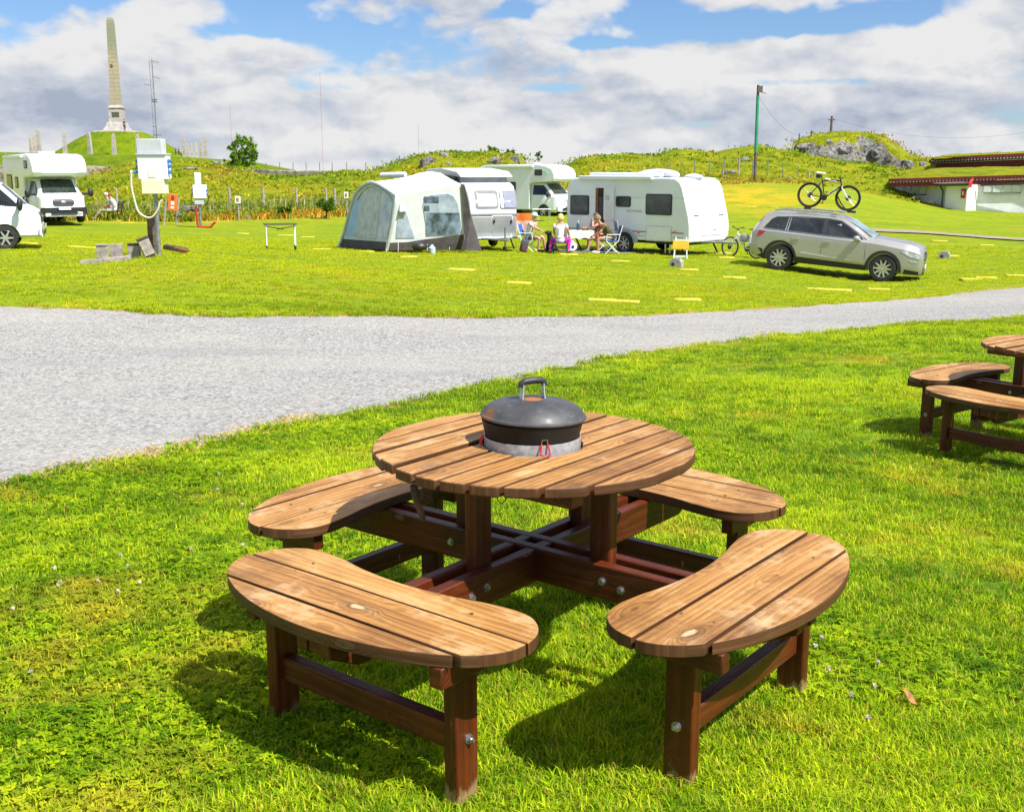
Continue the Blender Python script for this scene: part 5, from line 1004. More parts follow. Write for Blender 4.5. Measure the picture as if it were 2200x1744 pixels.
    front([(-.66, .50), (-.62, .54), (.62, .54), (.66, .50), (.56, .39), (-.56, .39)], M_TRIM, 'air_intake', .0, .016); front([(-.68, .385), (.68, .385), (.64, .355), (-.64, .355)], mat('bumper_silver', (.5, .5, .49), .35, .5, .05, 4), 'bumper_strip', .006, .018); front([(-.66, .352), (.66, .352), (.58, .25), (-.58, .25)], M_TRIM, 'lower_bumper', -.004, .02)
    pl = front([(-.27, .52), (.27, .52), (.27, .41), (-.27, .41)], M_PLATE, 'number_plate', .026, .008); front([(-.27, .52), (-.23, .52), (-.23, .41), (-.27, .41)], M_PLBLUE, 'plate_band', .037, .004, pl)
    for x in (-1.05, -.15): b = MB(); b.box((x, 0, 1.735), (.07, 1.22, .025)); b.build('roof_bar', M_GALV, T, bevel=.01)
    b = MB(); b.box((-.32, -.28, 1.758), (1.5, .075, .03)); b.build('wheel_tray', M_ALLOY, T, bevel=.008); b = MB(); b.box((.28, -.28, 1.765), (.24, .10, .06)); b.box((-.92, -.28, 1.762), (.18, .08, .05)); b.tube([(.16, -.28, 1.78), (-.02, -.28, 1.95), (-.16, -.28, 2.16)], .018, 8); b.build('bike_carrier', M_TRIM, T, angle=40)
    # seats seen through the glass are left to the dark panes
    return T
CAR = suv()
# ------------------------------------------------------------------ bicycles (local: +x forward, wheels in the xz plane)
def bicycle(name, label, frame_m, r, wb, sport, rubber=M_TYRE):
    T = thing(name, label, 'bicycle'); R = Matrix.Rotation(PI/2, 3, 'X')
    for x in (0, wb):
        b = MB(); n = 44; b.tube([(x+(r-.026)*math.cos(2*PI*k/n), 0, r+(r-.026)*math.sin(2*PI*k/n)) for k in range(n)], .027 if sport else .022, 8, True); w = b.build('wheel', rubber, T)
        b = MB(); b.tube([(x+(r-.062)*math.cos(2*PI*k/n), 0, r+(r-.062)*math.sin(2*PI*k/n)) for k in range(n)], .013, 6, True); b.build('rim', M_TRIM if sport else M_ALLOY, w)
        b = MB()
        for k in range(16): a = 2*PI*k/16; b.cyl((x, .02*(-1)**k, r), (x+(r-.06)*math.cos(a), 0, r+(r-.06)*math.sin(a)), .0022, n=4)
        b.build('spokes', M_ALLOY, w); b = MB(); b.cyl((x, -.05, r), (x, .05, r), .03, n=12); b.cyl((x, .025, r), (x, .03, r), .08, n=18); b.build('hub', M_TRIM, w)
    bb = Vector((.43, 0, r-.04)); st = Vector((.30, 0, r+.46)); ht = Vector((wb-.27, 0, r+.47)); hb = Vector((wb-.225, 0, r+.33)); ax = Vector((wb, 0, r)); ra = Vector((0, 0, r))
    if not sport: st = Vector((.27, 0, r+.40)); ht = Vector((wb-.26, 0, r+.50))
    b = MB(); 
    if sport: b.tube([st-Vector((0, 0, .04)), st.lerp(ht, .5)+Vector((0, 0, .015)), ht], .020, 9)
    else: b.tube([st-Vector((-.02, 0, .16)), hb+Vector((0, 0, .10))], .022, 9)
    b.tube([bb, hb], .028, 10); b.tube([bb, st], .020, 9); b.tube([hb, ht+Vector((-.01, 0, .04))], .024, 9)
    for s in (-1, 1): b.tube([bb+Vector((0, s*.02, 0)), ra+Vector((0, s*.06, 0))], .012, 7); b.tube([st+Vector((0, s*.015, -.04)), ra+Vector((0, s*.06, 0))], .010, 7)
    b.build('frame', frame_m, T, angle=60)
    b = MB(); b.tube([hb+Vector((.005, 0, -.01)), hb+Vector((.03, 0, -.06))], .022, 8)
    for s in (-1, 1): b.tube([hb+Vector((.02, s*.055, -.05)), ax+Vector((0, s*.055, 0))], [.020, .014], 8)
    b.build('fork', M_WHITEP if sport else frame_m, T, angle=60)
    b = MB(); tp = ht+Vector((-.02, 0, .07)); b.tube([ht, tp], .018, 8); b.tube([tp, tp+Vector((.07, 0, .02))], .016, 8); hbv = tp+Vector((.07, 0, .02)); rise = .0 if sport else .06
    b.tube([hbv+Vector((-.05, -.33, rise)), hbv+Vector((-.01, -.18, rise*.8)), hbv, hbv+Vector((-.01, .18, rise*.8)), hbv+Vector((-.05, .33, rise))], .013, 8); b.build('handlebar', M_TRIM, T, angle=60)
    for s in (-1, 1): b = MB(); b.tube([hbv+Vector((-.05, s*.34, rise)), hbv+Vector((-.035, s*.24, rise))], .018, 8); b.build('grip', M_BLACK, T)
    b = MB(); b.tube([st-Vector((0, 0, .02)), st+Vector((-.045, 0, .16))], .014, 8); b.build('seat_post', M_TRIM, T); sp = st+Vector((-.05, 0, .18))
    b = MB(); b.add([sp+Vector(q) for q in ((-.14, -.07, .01), (-.14, .07, .01), (-.02, .06, 0), (.13, .018, -.005), (.13, -.018, -.005), (-.02, -.06, 0), (-.14, -.06, .05), (-.14, .06, .05), (-.02, .05, .035), (.13, .015, .03), (.13, -.015, .03), (-.02, -.05, .035))], [(5, 4, 3, 2, 1, 0), (6, 7, 8, 9, 10, 11)]+[(k, (k+1) % 6, 6+(k+1) % 6, 6+k) for k in range(6)]); b.build('saddle', M_WHITEP if sport else M_BLACK, T, bevel=.012)
    b = MB(); b.cyl(bb+Vector((0, -.06, 0)), bb+Vector((0, .06, 0)), .022, n=10); b.cyl(bb+Vector((0, -.055, 0)), bb+Vector((0, -.048, 0)), .085, n=24); b.build('chainring', M_TRIM, T)
    for s, dz in ((-1, -1), (1, 1)): b = MB(); e = bb+Vector((.03*dz, s*.075, .165*dz)); b.tube([bb+Vector((0, s*.07, 0)), e], .012, 6); cr_ = b.build('crank', M_TRIM, T); b = MB(); b.box(e+Vector((0, s*.05, 0)), (.09, .09, .02)); b.build('pedal', M_TRIM, cr_)
    b = MB(); b.tube([bb+Vector((0, -.052, .083)), ra+Vector((0, -.035, .045))], .004, 4); b.tube([bb+Vector((0, -.052, -.083)), ra+Vector((0.03, -.035, -.06)), ra+Vector((0, -.035, -.1)), ra+Vector((0, -.035, -.04))], .004, 4); b.build('chain', M_DARK, T)
    return T, bb, hb, st
M_BFRAME = mat('bike_frame_black', (.015, .018, .02), .3, 0, .2, 12, coat=.5)
rb, bb_, hb_, st_ = bicycle('bicycle', 'black and white mountain bike standing on the car roof carrier', M_BFRAME, .37, 1.10, True)
Mc = Matrix.Translation(CAR.location) @ CAR.rotation_euler.to_matrix().to_4x4()
rb.location = Mc @ Vector((-.96, -.295, 1.872)); rb.rotation_euler = (0, CAR.rotation_euler.y, CAR.rotation_euler.z)
def word(txt, size, m, name, parent, M):
    cu = bpy.data.curves.new('txt', 'FONT'); cu.body = txt; cu.size = size; cu.extrude = .001; cu.align_x = 'CENTER'; cu.align_y = 'CENTER'; o = bpy.data.objects.new('txt', cu); COL.objects.link(o)
    dg = bpy.context.evaluated_depsgraph_get(); dg.update(); me = bpy.data.meshes.new_from_object(o.evaluated_get(dg)); bpy.data.objects.remove(o, do_unlink=True)
    me.name = name; me.materials.clear(); me.materials.append(m); k = bpy.data.objects.new(name, me); COL.objects.link(k); k.parent = parent; k.matrix_local = M; return k
_d = (hb_-bb_); _a = math.atan2(_d.z, _d.x); _m = bb_.lerp(hb_, .52)
word('SCOTT', .105, M_WHITEP, 'frame_lettering', rb, Matrix.Translation(_m+Vector((0, -.034, 0))) @ Matrix.Rotation(-_a, 4, 'Y') @ Matrix.Rotation(PI/2, 4, 'X'))
b = MB(); b.box(st_+Vector((-.12, 0, .10)), (.14, .09, .11)); b.build('saddle_bag', M_BLACK, rb, bevel=.02)
b = MB(); b.tube([st_.lerp(hb_, .15)+Vector((0, 0, .06)), st_.lerp(hb_, .75)+Vector((0, 0, .075))], .021, 8); b.build('top_tube_panel', M_WHITEP, rb)
gb, _, _, _ = bicycle('bicycle', 'white step through bicycle parked on the grass between caravan and car', M_WHITEP, .345, 1.06, False)
_f = base(1563, 568, 37.2); _r = base(1624, 568.5, 36.4); gb.location = _r; gb.rotation_euler = (math.radians(5), 0, math.atan2(_f.y-_r.y, _f.x-_r.x))
b = MB(); b.ell((.52, .0, .66), (.20, .06, .15)); b.build('frame_bag', mat('grey_cloth', (.34, .35, .36), .9, 0, .15, 6, .2, 20), gb)
b = MB(); b.box((-.05, .10, .42), (.30, .07, .30)); b.build('pannier', M_BLACK, gb, bevel=.03)

# ------------------------------------------------------------------ the long caravan
def caravan():
    F, Rr = uvY(1470.7, 547, 36.4), uvY(1217.7, 541, 39.9); T = thing('caravan', 'long white caravan with its side door open and dark windows', 'caravan'); h = math.atan2(Rr.y-F.y, Rr.x-F.x)+PI; d = (F-Rr); L = Vector((d.x, d.y)).length
    left = Vector((-math.sin(h), math.cos(h), 0)); T.location = Vector((Rr.x, Rr.y, 0))+left*1.15; T.location.z = gz(*(F.lerp(Rr, .5)).xy)+.0; T.rotation_euler = (0, 0, h)
    W2 = 1.15; prof = [(.02, .46), (-.03, .62), (-.02, 2.05), (.04, 2.28), (.16, 2.43), (.34, 2.50), (L-.72, 2.52), (L-.45, 2.49), (L-.27, 2.38), (L-.16, 2.2), (L+.12, 1.25), (L+.17, .95), (L+.16, .62), (L+.08, .46)]
    b = MB(); b.prism(prof, lambda x, z: (x, -W2, z), lambda x, z: (x, W2, z)); B = b.build('body', M_VWHITE, T, angle=25, bevel=.045, seg=3)
    on = lambda u, v: loc_on(T, u, v, 1, -W2)
    cc = lambda X, Y: on(1080+X/3.993, 330+Y/3.993)
    def sidebox(x0, y0, x1, y1, m, name, th=.02, r=.05, par=None):
        a, c = cc(x0, y1), cc(x1, y0); return panel([(x, -W2, z) for x, z in rrect(a.x, c.x, a.z, c.z, r)], (0, -1, 0), m, name, par or T, th)
    for q in ((582, 360, 743, 522), (973, 368, 1101, 456), (1227, 350, 1456, 524)):
        w = sidebox(*q, M_TRIM, 'window', .022, .06); i = 9; sidebox(q[0]+i, q[1]+i, q[2]-i, q[3]-i, M_GLASSB, 'pane', .030, .04, w)
    # doorway: dark opening, curtain, door leaf folded back against the side
    dw = sidebox(786, 284, 966, 755, M_VWHITE, 'door_frame', .012, .03); sidebox(795, 296, 876, 745, mat('dark_interior', (.035, .022, .018), .8, 0, .3, 3), 'doorway', .016, .02, dw); sidebox(797, 298, 822, 540, mat('brown_curtain', (.30, .11, .03), .8, 0, .3, 4), 'curtain', .020, .02, dw); sidebox(824, 372, 874, 745, mat('blue_fly_screen', (.06, .06, .10), .8, 0, .3, 6), 'fly_screen', .020, .02, dw)
    dl = sidebox(874, 289, 966, 566, M_VWHITE, 'door', .07, .04); sidebox(893, 360, 925, 400, M_GREYP, 'door_tray', .085, .01, dl); sidebox(893, 420, 945, 545, mat('door_lining', (.70, .71, .70), .6, 0, .06, 5), 'door_lining', .082, .02, dl)
    a, c = cc(560, 660), cc(1563, 664); z = (a.z+c.z)/2
    st = MB(); st.box(((L-.05)/2+.02, -W2-.004, z), (L-.1, .016, .03)); st.build('side_stripe', mat('stripe_grey', (.12, .14, .15), .5), T); st = MB(); st.box((L/2, -W2-.003, 1.86), (L-.15, .012, .014)); st.build('upper_seam', M_GREYP, T); st = MB(); st.box((L*.5, -W2-.004, .60), (L-.1, .014, .02)); st.build('skirt_trim', mat('skirt_grey', (.40, .42, .44), .5), T)
    fr = sidebox(1228, 622, 1452, 746, mat('locker_frame', (.66, .67, .62), .5), 'locker', .018, .04); sidebox(1240, 636, 1441, 736, M_VWHITE, 'locker_door', .024, .03, fr)
    for x in (1165, 1478): q = cc(x, 674); b = MB(); b.ell((q.x, -W2-.012, q.z), (.07, .02, .045)); b.build('side_lamp', M_AMBER, T)
    # wheel, arch
    wq = cc(1045, 790); b = MB(); rr = []
    for k in range(21):
        t_ = PI*k/20; rr.append([(wq.x+q*math.cos(t_)*1.12, -W2+y_, .36+q*math.sin(t_)) for q, y_ in ((.34, .05), (.35, -.04), (.44, -.045), (.50, .0))])
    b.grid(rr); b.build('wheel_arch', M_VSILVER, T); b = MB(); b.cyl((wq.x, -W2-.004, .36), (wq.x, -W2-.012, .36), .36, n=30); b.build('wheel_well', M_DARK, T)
    wheel(T, wq.x, -W2+.035, .325, .18, 7, M_ALLOY, -1); wheel(T, wq.x, W2-.06, .325, .18, 7, M_ALLOY, 1)
    # roof: awning case, hatches, air unit
    a, c = cc(665, 235), cc(1290, 235); b = MB(); b.box(((a.x+c.x)/2, -W2-.03, 2.50), (c.x-a.x, .15, .14)); b.build('awning_case', M_VWHITE, T, bevel=.03)
    b = MB(); b.box((2.15, -.25, 2.60), (3.1, .9, .14)); b.build('roof_rack_box', M_VWHITE, T, bevel=.05); b = MB(); b.ell((3.15, -.1, 2.60), (.85, .42, .20), 20, 9); r_ = b.build('air_conditioner', M_VWHITE, T); b = MB(); b.ell((3.62, -.35, 2.64), (.32, .22, .13)); b.build('vent_cover', M_GREYP, r_); b = MB(); b.ell((4.45, .1, 2.53), (.34, .30, .11)); b.build('roof_dome', M_GREYP, T); b = MB(); b.box((3.0, -.53, 2.67), (.16, .02, .05)); b.build('orange_mark', M_AMBER, r_)
    # front face: seam, gas locker, grab handles, pale emblem
    def fx(z): return float(np.interp(z, [.46, .62, .95, 1.25, 2.2], [L+.08, L+.16, L+.17, L+.12, L-.16]))
    sl = (L+.12-(L-.16))/.95; nrm = Vector((1, 0, sl)).normalized()
    def frontbox(y0, y1, z0, z1, m, name, th=.01, par=None): return panel([(fx(z), y, z) for y, z in ((y0, z0), (y1, z0), (y1, z1), (y0, z1))], nrm, m, name, par or T, th)
    frontbox(-1.1, 1.1, 2.05, 2.065, M_GREYP, 'front_seam', .006); frontbox(-1.12, 1.12, 1.10, 1.115, M_GREYP, 'front_seam', .006)
    g = frontbox(-.45, 1.08, .66, 1.08, M_VWHITE, 'gas_locker', .014); frontbox(.2, .42, .82, .86, M_GREYP, 'locker_handle', .022, g)
    for y in (-.72, .75): b = MB(); b.box((fx(1.33)+.03, y, 1.33), (.04, .30, .035)); b.build('grab_handle', M_GREYP, T, bevel=.01)
    pale = mat('pale_emblem', (.50, .52, .57), .5, 0, .05, 5)
    em = frontbox(-.06, .12, 1.72, 1.86, pale, 'emblem', .006)
    for q in ((-.26, .34, 1.68, 1.75), (-.04, .02, 1.40, 1.70), (.12, .18, 1.40, 1.70), (.08, .13, 1.86, 1.98)): frontbox(*q, pale, 'emblem_limb', .006, em)
    sidebox(1060, 485, 1200, 501, mat('pale_marking', (.64, .62, .63), .5, 0, .3, 30), 'side_marking', .005, .01)
    b = MB(); b.box((L+.06, -.1, .50), (.22, 2.1, .10)); b.build('front_rail', M_GREYP, T, bevel=.03)
    # drawbar, legs, steps
    b = MB(); b.tube([(L-.1, -.55, .46), (L+1.2, 0, .44)], .04, 6); b.tube([(L-.1, .55, .46), (L+1.2, 0, .44)], .04, 6); b.build('drawbar', M_GALV, T)
    for x, y in ((L-.25, -.95), (L-.25, .95), (.35, -.95), (.35, .95)): b = MB(); b.tube([(x-.15, y, .48), (x+.12, y, .04)], .03, 6); b.box((x+.12, y, .02), (.16, .12, .03)); b.build('steady_leg', M_DARK, T)
    q = cc(1375, 860); 
    for dx in (-.09, .09): b = MB(); b.box((q.x+dx, -W2+.25, .28), (.035, .03, .45)); b.build('step_leg', M_ALLOY, T)
    b = MB(); b.box((L*.55, 0, .40), (L*.9, 1.9, .08)); b.build('chassis', M_DARK, T)
    return T
caravan()
# ------------------------------------------------------------------ the small caravan with pop-top, and its awning tent
def small_caravan():
    c3 = lambda X, Y: (700+X/4.312, 320+Y/4.312); h = math.radians(-65); fwd = Vector((math.cos(h), math.sin(h), 0)); left = Vector((-fwd.y, fwd.x, 0))
    T = thing('small_caravan', 'small cream and silver caravan with a raised pop-up roof and drawbar', 'caravan'); p = uvY(*c3(1560, 938), 38.6); T.location = p-fwd*4.05; T.location.z = gz(p.x, p.y); T.rotation_euler = (0, 0, h); W2, L = 1.06, 4.0
    z0, zb, z1 = .42, 1.22, 2.30
    up = [(-.2, zb), (-.14, 1.7), (.1, z1-.12), (.5, z1), (L-.62, z1), (L-.30, z1-.10), (L-.14, z1-.32), (L-.02, 1.68), (L+.03, zb)]; lo = [(.1, z0), (-.15, .7), (-.2, zb-.002), (L+.03, zb-.002), (L+.0, .72), (L-.12, z0)]
    # narrower at the nose: taper the plan
    def taper(o):
        for v in o.data.vertices:
            x = v.co.x; k = 1-.16*max(0, (x-(L-1.0))/1.0)**1.6-.06*max(0, (v.co.z-1.4)/1.0); v.co.y *= k
        return o
    def slab(prof, m, name):
        b = MB(); ys = np.linspace(-W2, W2, 9); n = len(prof); rows = [[(x, y, z) for x, z in prof] for y in ys]; b.grid(rows, True); b.f += [tuple(range(n-1, -1, -1)), tuple(8*n+k for k in range(n))]; return taper(b.build(name, m, T, angle=30, bevel=.07, seg=3))
    slab(up, M_VWHITE, 'upper_body'); slab(lo, M_VSILVER, 'lower_body')
    Tn = Vector((1, 0, .12)).normalized()
    def fpt(X, Y):
        q = loc_on(T, *c3(X, Y), 0, L); xx = float(np.interp(q.z, [.42, .72, zb, 1.68, z1-.32], [L-.12, L, L+.03, L-.02, L-.14])); q.x = xx; return q
    def fbox(x0, y0, x1, y1, m, name, th=.014, r=.09, par=None, skew=0):
        a = fpt(x0, y1); c = fpt(x1, y0); pts = []
        for y, z in rrect(min(a.y, c.y), max(a.y, c.y), a.z, c.z, r): xx = float(np.interp(z, [.42, .72, zb, 1.68, z1-.32], [L-.12, L, L+.03, L-.02, L-.14])); pts.append((xx+.002, y, z))
        return panel(pts, Tn, m, name, par or T, th)
    frm = mat('window_frame_grey', (.22, .22, .22), .5); blind = mat('drawn_blind', (.46, .46, .52), .3, 0, .05, 3)
    w = fbox(1388, 384, 1600, 553, frm, 'window', .02); fbox(1404, 398, 1586, 540, blind, 'pane', .03, .06, w); w = fbox(1612, 388, 1772, 556, frm, 'window', .02); fbox(1655, 400, 1760, 545, mat('blue_blind', (.26, .28, .38), .3, 0, .06, 3), 'pane', .03, .06, w); fbox(1622, 396, 1648, 548, M_GREYP, 'curtain', .028, .02, w)
    g = fbox(1532, 612, 1730, 820, M_VWHITE, 'locker_frame', .012, .07); fbox(1540, 620, 1722, 812, M_VSILVER, 'locker_door', .02, .06, g)
    for x in (1556, 1714): q = fpt(x, 671); b = MB(); b.ell((q.x+.03, q.y, q.z), (.02, .035, .07)); b.build('locker_latch', M_TRIM, g)
    b = MB(); b.box((L-.02, 0, zb), (.12, 1.95, .03)); b.build('belt_trim', frm, T)
    b = MB(); b.box((L+.02, 0, .45), (.25, 2.0, .07)); b.build('front_rail', M_GREYP, T, bevel=.02)
    # pop-top: canvas bellows and a lifted roof shell
    b = MB(); b.add([(.35, -.88, z1-.02), (L-.75, -.88, z1-.02), (L-.75, .88, z1-.02), (.35, .88, z1-.02), (.35, -.88, z1+.36), (L-.85, -.88, z1+.22), (L-.85, .88, z1+.22), (.35, .88, z1+.36)], [(3, 2, 1, 0), (4, 5, 6, 7), (0, 1, 5, 4), (1, 2, 6, 5), (2, 3, 7, 6), (3, 0, 4, 7)]); bl = b.build('roof_bellows', mat('grey_canvas', (.36, .37, .37), .9, 0, .15, 3, .2, 8), T, smooth=False)
    b = MB(); b.prism([(.1, z1+.36), (.25, z1+.46), (1.6, z1+.50), (L-.9, z1+.38), (L-.55, z1+.22), (L-.55, z1+.18)], lambda x, z: (x, -.98, z), lambda x, z: (x, .98, z)); b.build('roof_shell', M_VWHITE, T, bevel=.03)
    b = MB(); b.add([(L-1.5, -.885, z1+.02), (L-.9, -.885, z1+.02), (L-1.2, -.885, z1+.26), (L-1.5, -.895, z1+.02), (L-.9, -.895, z1+.02), (L-1.2, -.895, z1+.26)], [(0, 1, 2), (5, 4, 3), (0, 3, 4, 1), (1, 4, 5, 2), (2, 5, 3, 0)]); b.build('bellows_window', M_GLASSB, bl, smooth=False)
    b = MB(); b.tube([(L-.1, -.6, .44), (L+1.15, 0, .42)], .035, 6); b.tube([(L-.1, .6, .44), (L+1.15, 0, .42)], .035, 6); b.build('drawbar', M_GALV, T)
    b = MB(); b.cyl((L+.95, .0, .1), (L+.95, .0, .85), .03, n=8); jw = b.build('jockey_stem', M_GALV, T); b = MB(); b.cyl((L+.95, -.04, .11), (L+.95, .04, .11), .11, n=18); b.build('jockey_wheel', M_TYRE, jw)
    for y in (-.85, .85): b = MB(); b.tube([(L-.5, y, .42), (L-.15, y, .05)], .028, 6); b.build('steady_leg', M_DARK, T)
    wheel(T, 1.75, -W2+.08, .30, .17, 6, M_ALLOY, -1); wheel(T, 1.75, W2-.08, .30, .17, 6, M_ALLOY, 1); b = MB(); b.box((L*.45, 0, .38), (L*.8, 1.6, .08)); b.build('chassis', M_DARK, T)
    return T
small_caravan()
def awning_tent():
    c3 = lambda X, Y: (700+X/4.312, 320+Y/4.312); P = lambda X, Y, d: uvY(*c3(X, Y), d)
    T = thing('awning_tent', 'grey and white awning tent with clear windows and black skirt against the small caravan', 'tent'); T.location = (0, 0, 0)
    m_w = mat('tent_shade_grey', (.54, .60, .69), .8, 0, .08, 2.2, .25, 5); m_s = mat('tent_pale', (.68, .71, .76), .8, 0, .07, 2.2, .25, 5); m_r = mat('tent_roof', (.80, .80, .79), .75, 0, .05, 1.5, .15, 3); m_k = mat('tent_skirt', (.055, .06, .068), .75, 0, .2, 4, .2, 8); m_k2 = mat('draught_strip', (.085, .075, .075), .8, 0, .25, 3, .3, 6)  # front wall cloth darker and bluer than the side: shade put into its colour
    m_f = mat('clear_film', (.38, .45, .56), .12, 0, .35, 2.2, .25, 5, spec=.7, col2=(.22, .28, .38)); m_b = mat('blue_film', (.19, .40, .68), .2, 0, .12, 2, .1, 5, spec=.6); m_c = mat('curtain_grey', (.50, .56, .64), .75, 0, .18, 5, .4, 3); m_t = mat('tube_grey', (.46, .52, .56), .6, 0, .06, 3)
    N_, Lf, Rb = P(575, 938, 36.3), P(132, 912, 39.3), P(1292, 935, 37.8); up = Vector((0, 0, 1))
    # front wall plane through both bottom corners, leaning in a little; side wall likewise
    def plane(a, c, lean): d = (c-a).normalized(); n = d.cross(up); n = n if n.y < 0 else -n; n = (n+up*lean).normalized(); return a, n
    fp, fn = plane(N_, Lf, .10); ft_ = hit(*c3(668, 436), fp, fn); sp_ = N_; sn = (Rb-N_).cross(ft_-N_).normalized(); sn = sn if sn.y < 0 else -sn
    Ff = lambda X, Y, o=0: hit(*c3(X, Y), fp, fn)+fn*o; Ss = lambda X, Y, o=0: hit(*c3(X, Y), sp_, sn)+sn*o
    def sheet(pts, n, m, name, par=T, th=.012): return panel(pts, n, m, name, par, th)
    arch = [(132, 912), (180, 770), (225, 600), (262, 470), (285, 412), (340, 352), (400, 316), (440, 310), (500, 330), (590, 385), (664, 436), (655, 520), (622, 720), (575, 938)]
    fw = sheet([Ff(*q) for q in arch], fn, m_w, 'front_wall'); 
    side = [(664, 438), (900, 388), (1248, 328), (1262, 520), (1280, 750), (1292, 935), (575, 938), (622, 720)]; sw = sheet([Ss(*q) for q in side], sn, m_s, 'side_wall')
    sheet([Ff(*q, .02) for q in ((132, 912), (158, 834), (592, 866), (575, 938))], fn, m_k, 'skirt', fw); sheet([Ss(*q, .02) for q in ((575, 938), (590, 868), (760, 862), (905, 838), (1275, 792), (1292, 935))], sn, m_k2, 'skirt', sw)
    sheet([Ff(*q, .02) for q in ((190, 805), (232, 640), (283, 470), (340, 408), (330, 480), (300, 640), (262, 812))], fn, m_b, 'blue_window', fw)
    # gathered curtain
    rows = []
    for k in range(33):
        t = k/32; top = (340+(520-340)*t, 405-70*math.sin(PI*t)*.6-10*t); bot = (270+(470-270)*t, 815+20*t); rows.append([Ff(top[0]+(bot[0]-top[0])*s, top[1]+(bot[1]-top[1])*s, .02+.022*(1+math.sin(k*1.9+1.2*math.sin(s*3)))*(.3+s)) for s in np.linspace(0, 1, 9)])
    b = MB(); b.grid(rows); b.build('curtain', m_c, fw, angle=60)
    sheet([Ff(*q, .02) for q in ((478, 826), (505, 640), (530, 440), (560, 418), (600, 440), (622, 500), (610, 640), (575, 832))], fn, m_f, 'clear_window', fw)
    w = sheet([Ss(*q, .02) for q in ((945, 806), (922, 690), (895, 520), (905, 470), (960, 430), (1120, 412), (1180, 440), (1215, 500), (1240, 640), (1258, 764))], sn, m_f, 'clear_window', sw)
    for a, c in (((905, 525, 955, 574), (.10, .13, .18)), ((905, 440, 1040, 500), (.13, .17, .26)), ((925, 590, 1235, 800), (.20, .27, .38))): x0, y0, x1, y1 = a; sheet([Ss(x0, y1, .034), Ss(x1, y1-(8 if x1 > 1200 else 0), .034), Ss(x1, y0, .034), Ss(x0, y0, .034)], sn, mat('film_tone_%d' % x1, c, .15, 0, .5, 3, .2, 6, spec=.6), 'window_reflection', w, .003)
    sheet([Ss(*q, .02) for q in ((645, 825), (668, 572), (735, 572), (818, 822))], sn, m_f, 'clear_window', sw)
    b = MB(); b.add([Ss(668, 560, .02), Ss(738, 556, .02), Ss(715, 500, .02), Ss(690, 492, .02), Ss(668, 572, .14), Ss(738, 568, .14)], [(0, 1, 2, 3), (0, 4, 5, 1), (3, 2, 5, 4), (0, 3, 4), (1, 5, 2)]); b.build('vent_hood', m_w, sw, smooth=False)
    # roof
    front_edge = [Ff(*q, .05) for q in ((262, 470), (285, 412), (340, 350), (400, 313), (440, 306), (500, 327), (590, 382), (668, 436))]
    rear = [P(840, 262, 41.0), P(850, 238, 40.9), P(870, 222, 40.6), P(920, 214, 40.2), P(980, 212, 39.7), P(1060, 222, 39.2), P(1160, 282, 38.4), Ss(1250, 326)]
    rows = []
    for a, c in zip(front_edge, rear): rows.append([a.lerp(c, t)-up*.05*math.sin(PI*t)*(0 if c is rear[-1] else 1) for t in np.linspace(0, 1, 9)])
    b = MB(); b.grid(rows); b.build('roof', m_r, T, angle=60)
    lw = [rows[0][k] for k in range(9)]; bt = [Lf.lerp(P(640, 905, 42.0), t) for t in np.linspace(0, 1, 9)]; b = MB(); b.grid([lw, bt]); b.build('far_wall', m_w, T)
    b = MB(); b.tube([Ff(*q, .04) for q in arch], .055, 8); b.build('air_tube', m_t, T, angle=70); b = MB(); b.tube([Ff(*q, .05) for q in ((300, 470), (345, 395), (400, 352), (445, 345), (510, 372), (580, 420), (622, 480))], .03, 8); b.build('arch_piping', m_t, fw, angle=70)
    b = MB(); b.add([Ss(1244, 326, .05), Ss(1278, 324, .05), Ss(1330, 600, .10), P(1445, 945, 36.9), P(1292, 940, 37.0), Ss(1268, 700, .06)], [(0, 1, 2, 3, 4, 5)]); b.build('draught_strip', m_k2, T, smooth=False)
    b = MB(); b.cyl(P(515, 245, 41.5), P(740, 238, 41), .10, n=12); b.build('rolled_canvas', mat('rolled_canvas', (.55, .60, .64), .7, 0, .08, 3), T)
    for q, d in (((232, 915), 38.7), ((425, 925), 37.4), ((560, 945), 36.2), ((670, 945), 36.3), ((940, 940), 36.9), ((1145, 925), 37.4)): p = P(*q, d); b = MB(); b.tube([p+up*.32+Vector((0, .1, 0)), p-up*.03], .008, 5); b.build('peg_strap', M_WHITEP, T)
    # doubled over black bag leaning on the skirt
    B = thing('camp_barbecue', 'low black folding barbecue standing before the awning skirt', 'barbecue', P(870, 950, 35.9)); B.location.z = gz(B.location.x, B.location.y); b = MB(); b.lathe([(.02, .10), (.17, .12), (.25, .20), (.26, .26), (.22, .33), (.10, .38), (.01, .39)], n=24); b.build('bowl', M_TRIM, B)
    for a in (.5, 2.6, 4.5): b = MB(); b.cyl((.18*math.cos(a), .18*math.sin(a), .16), (.36*math.cos(a), .36*math.sin(a), 0), .014, n=6); b.build('leg', M_TRIM, B)
    b = MB(); b.lathe([(.10, 0), (.11, .02), (.11, .2), (.06, .25), (.03, .29), (.03, .31)], n=16); o = b.build('water_bottle', mat('pale_blue_plastic', (.45, .60, .72), .25, 0, .1, 8)); o.location = P(985, 950, 36.1); o.location.z = gz(*o.location.xy); tag(o, 'pale blue plastic container on the grass before the awning window', 'container')
awning_tent()
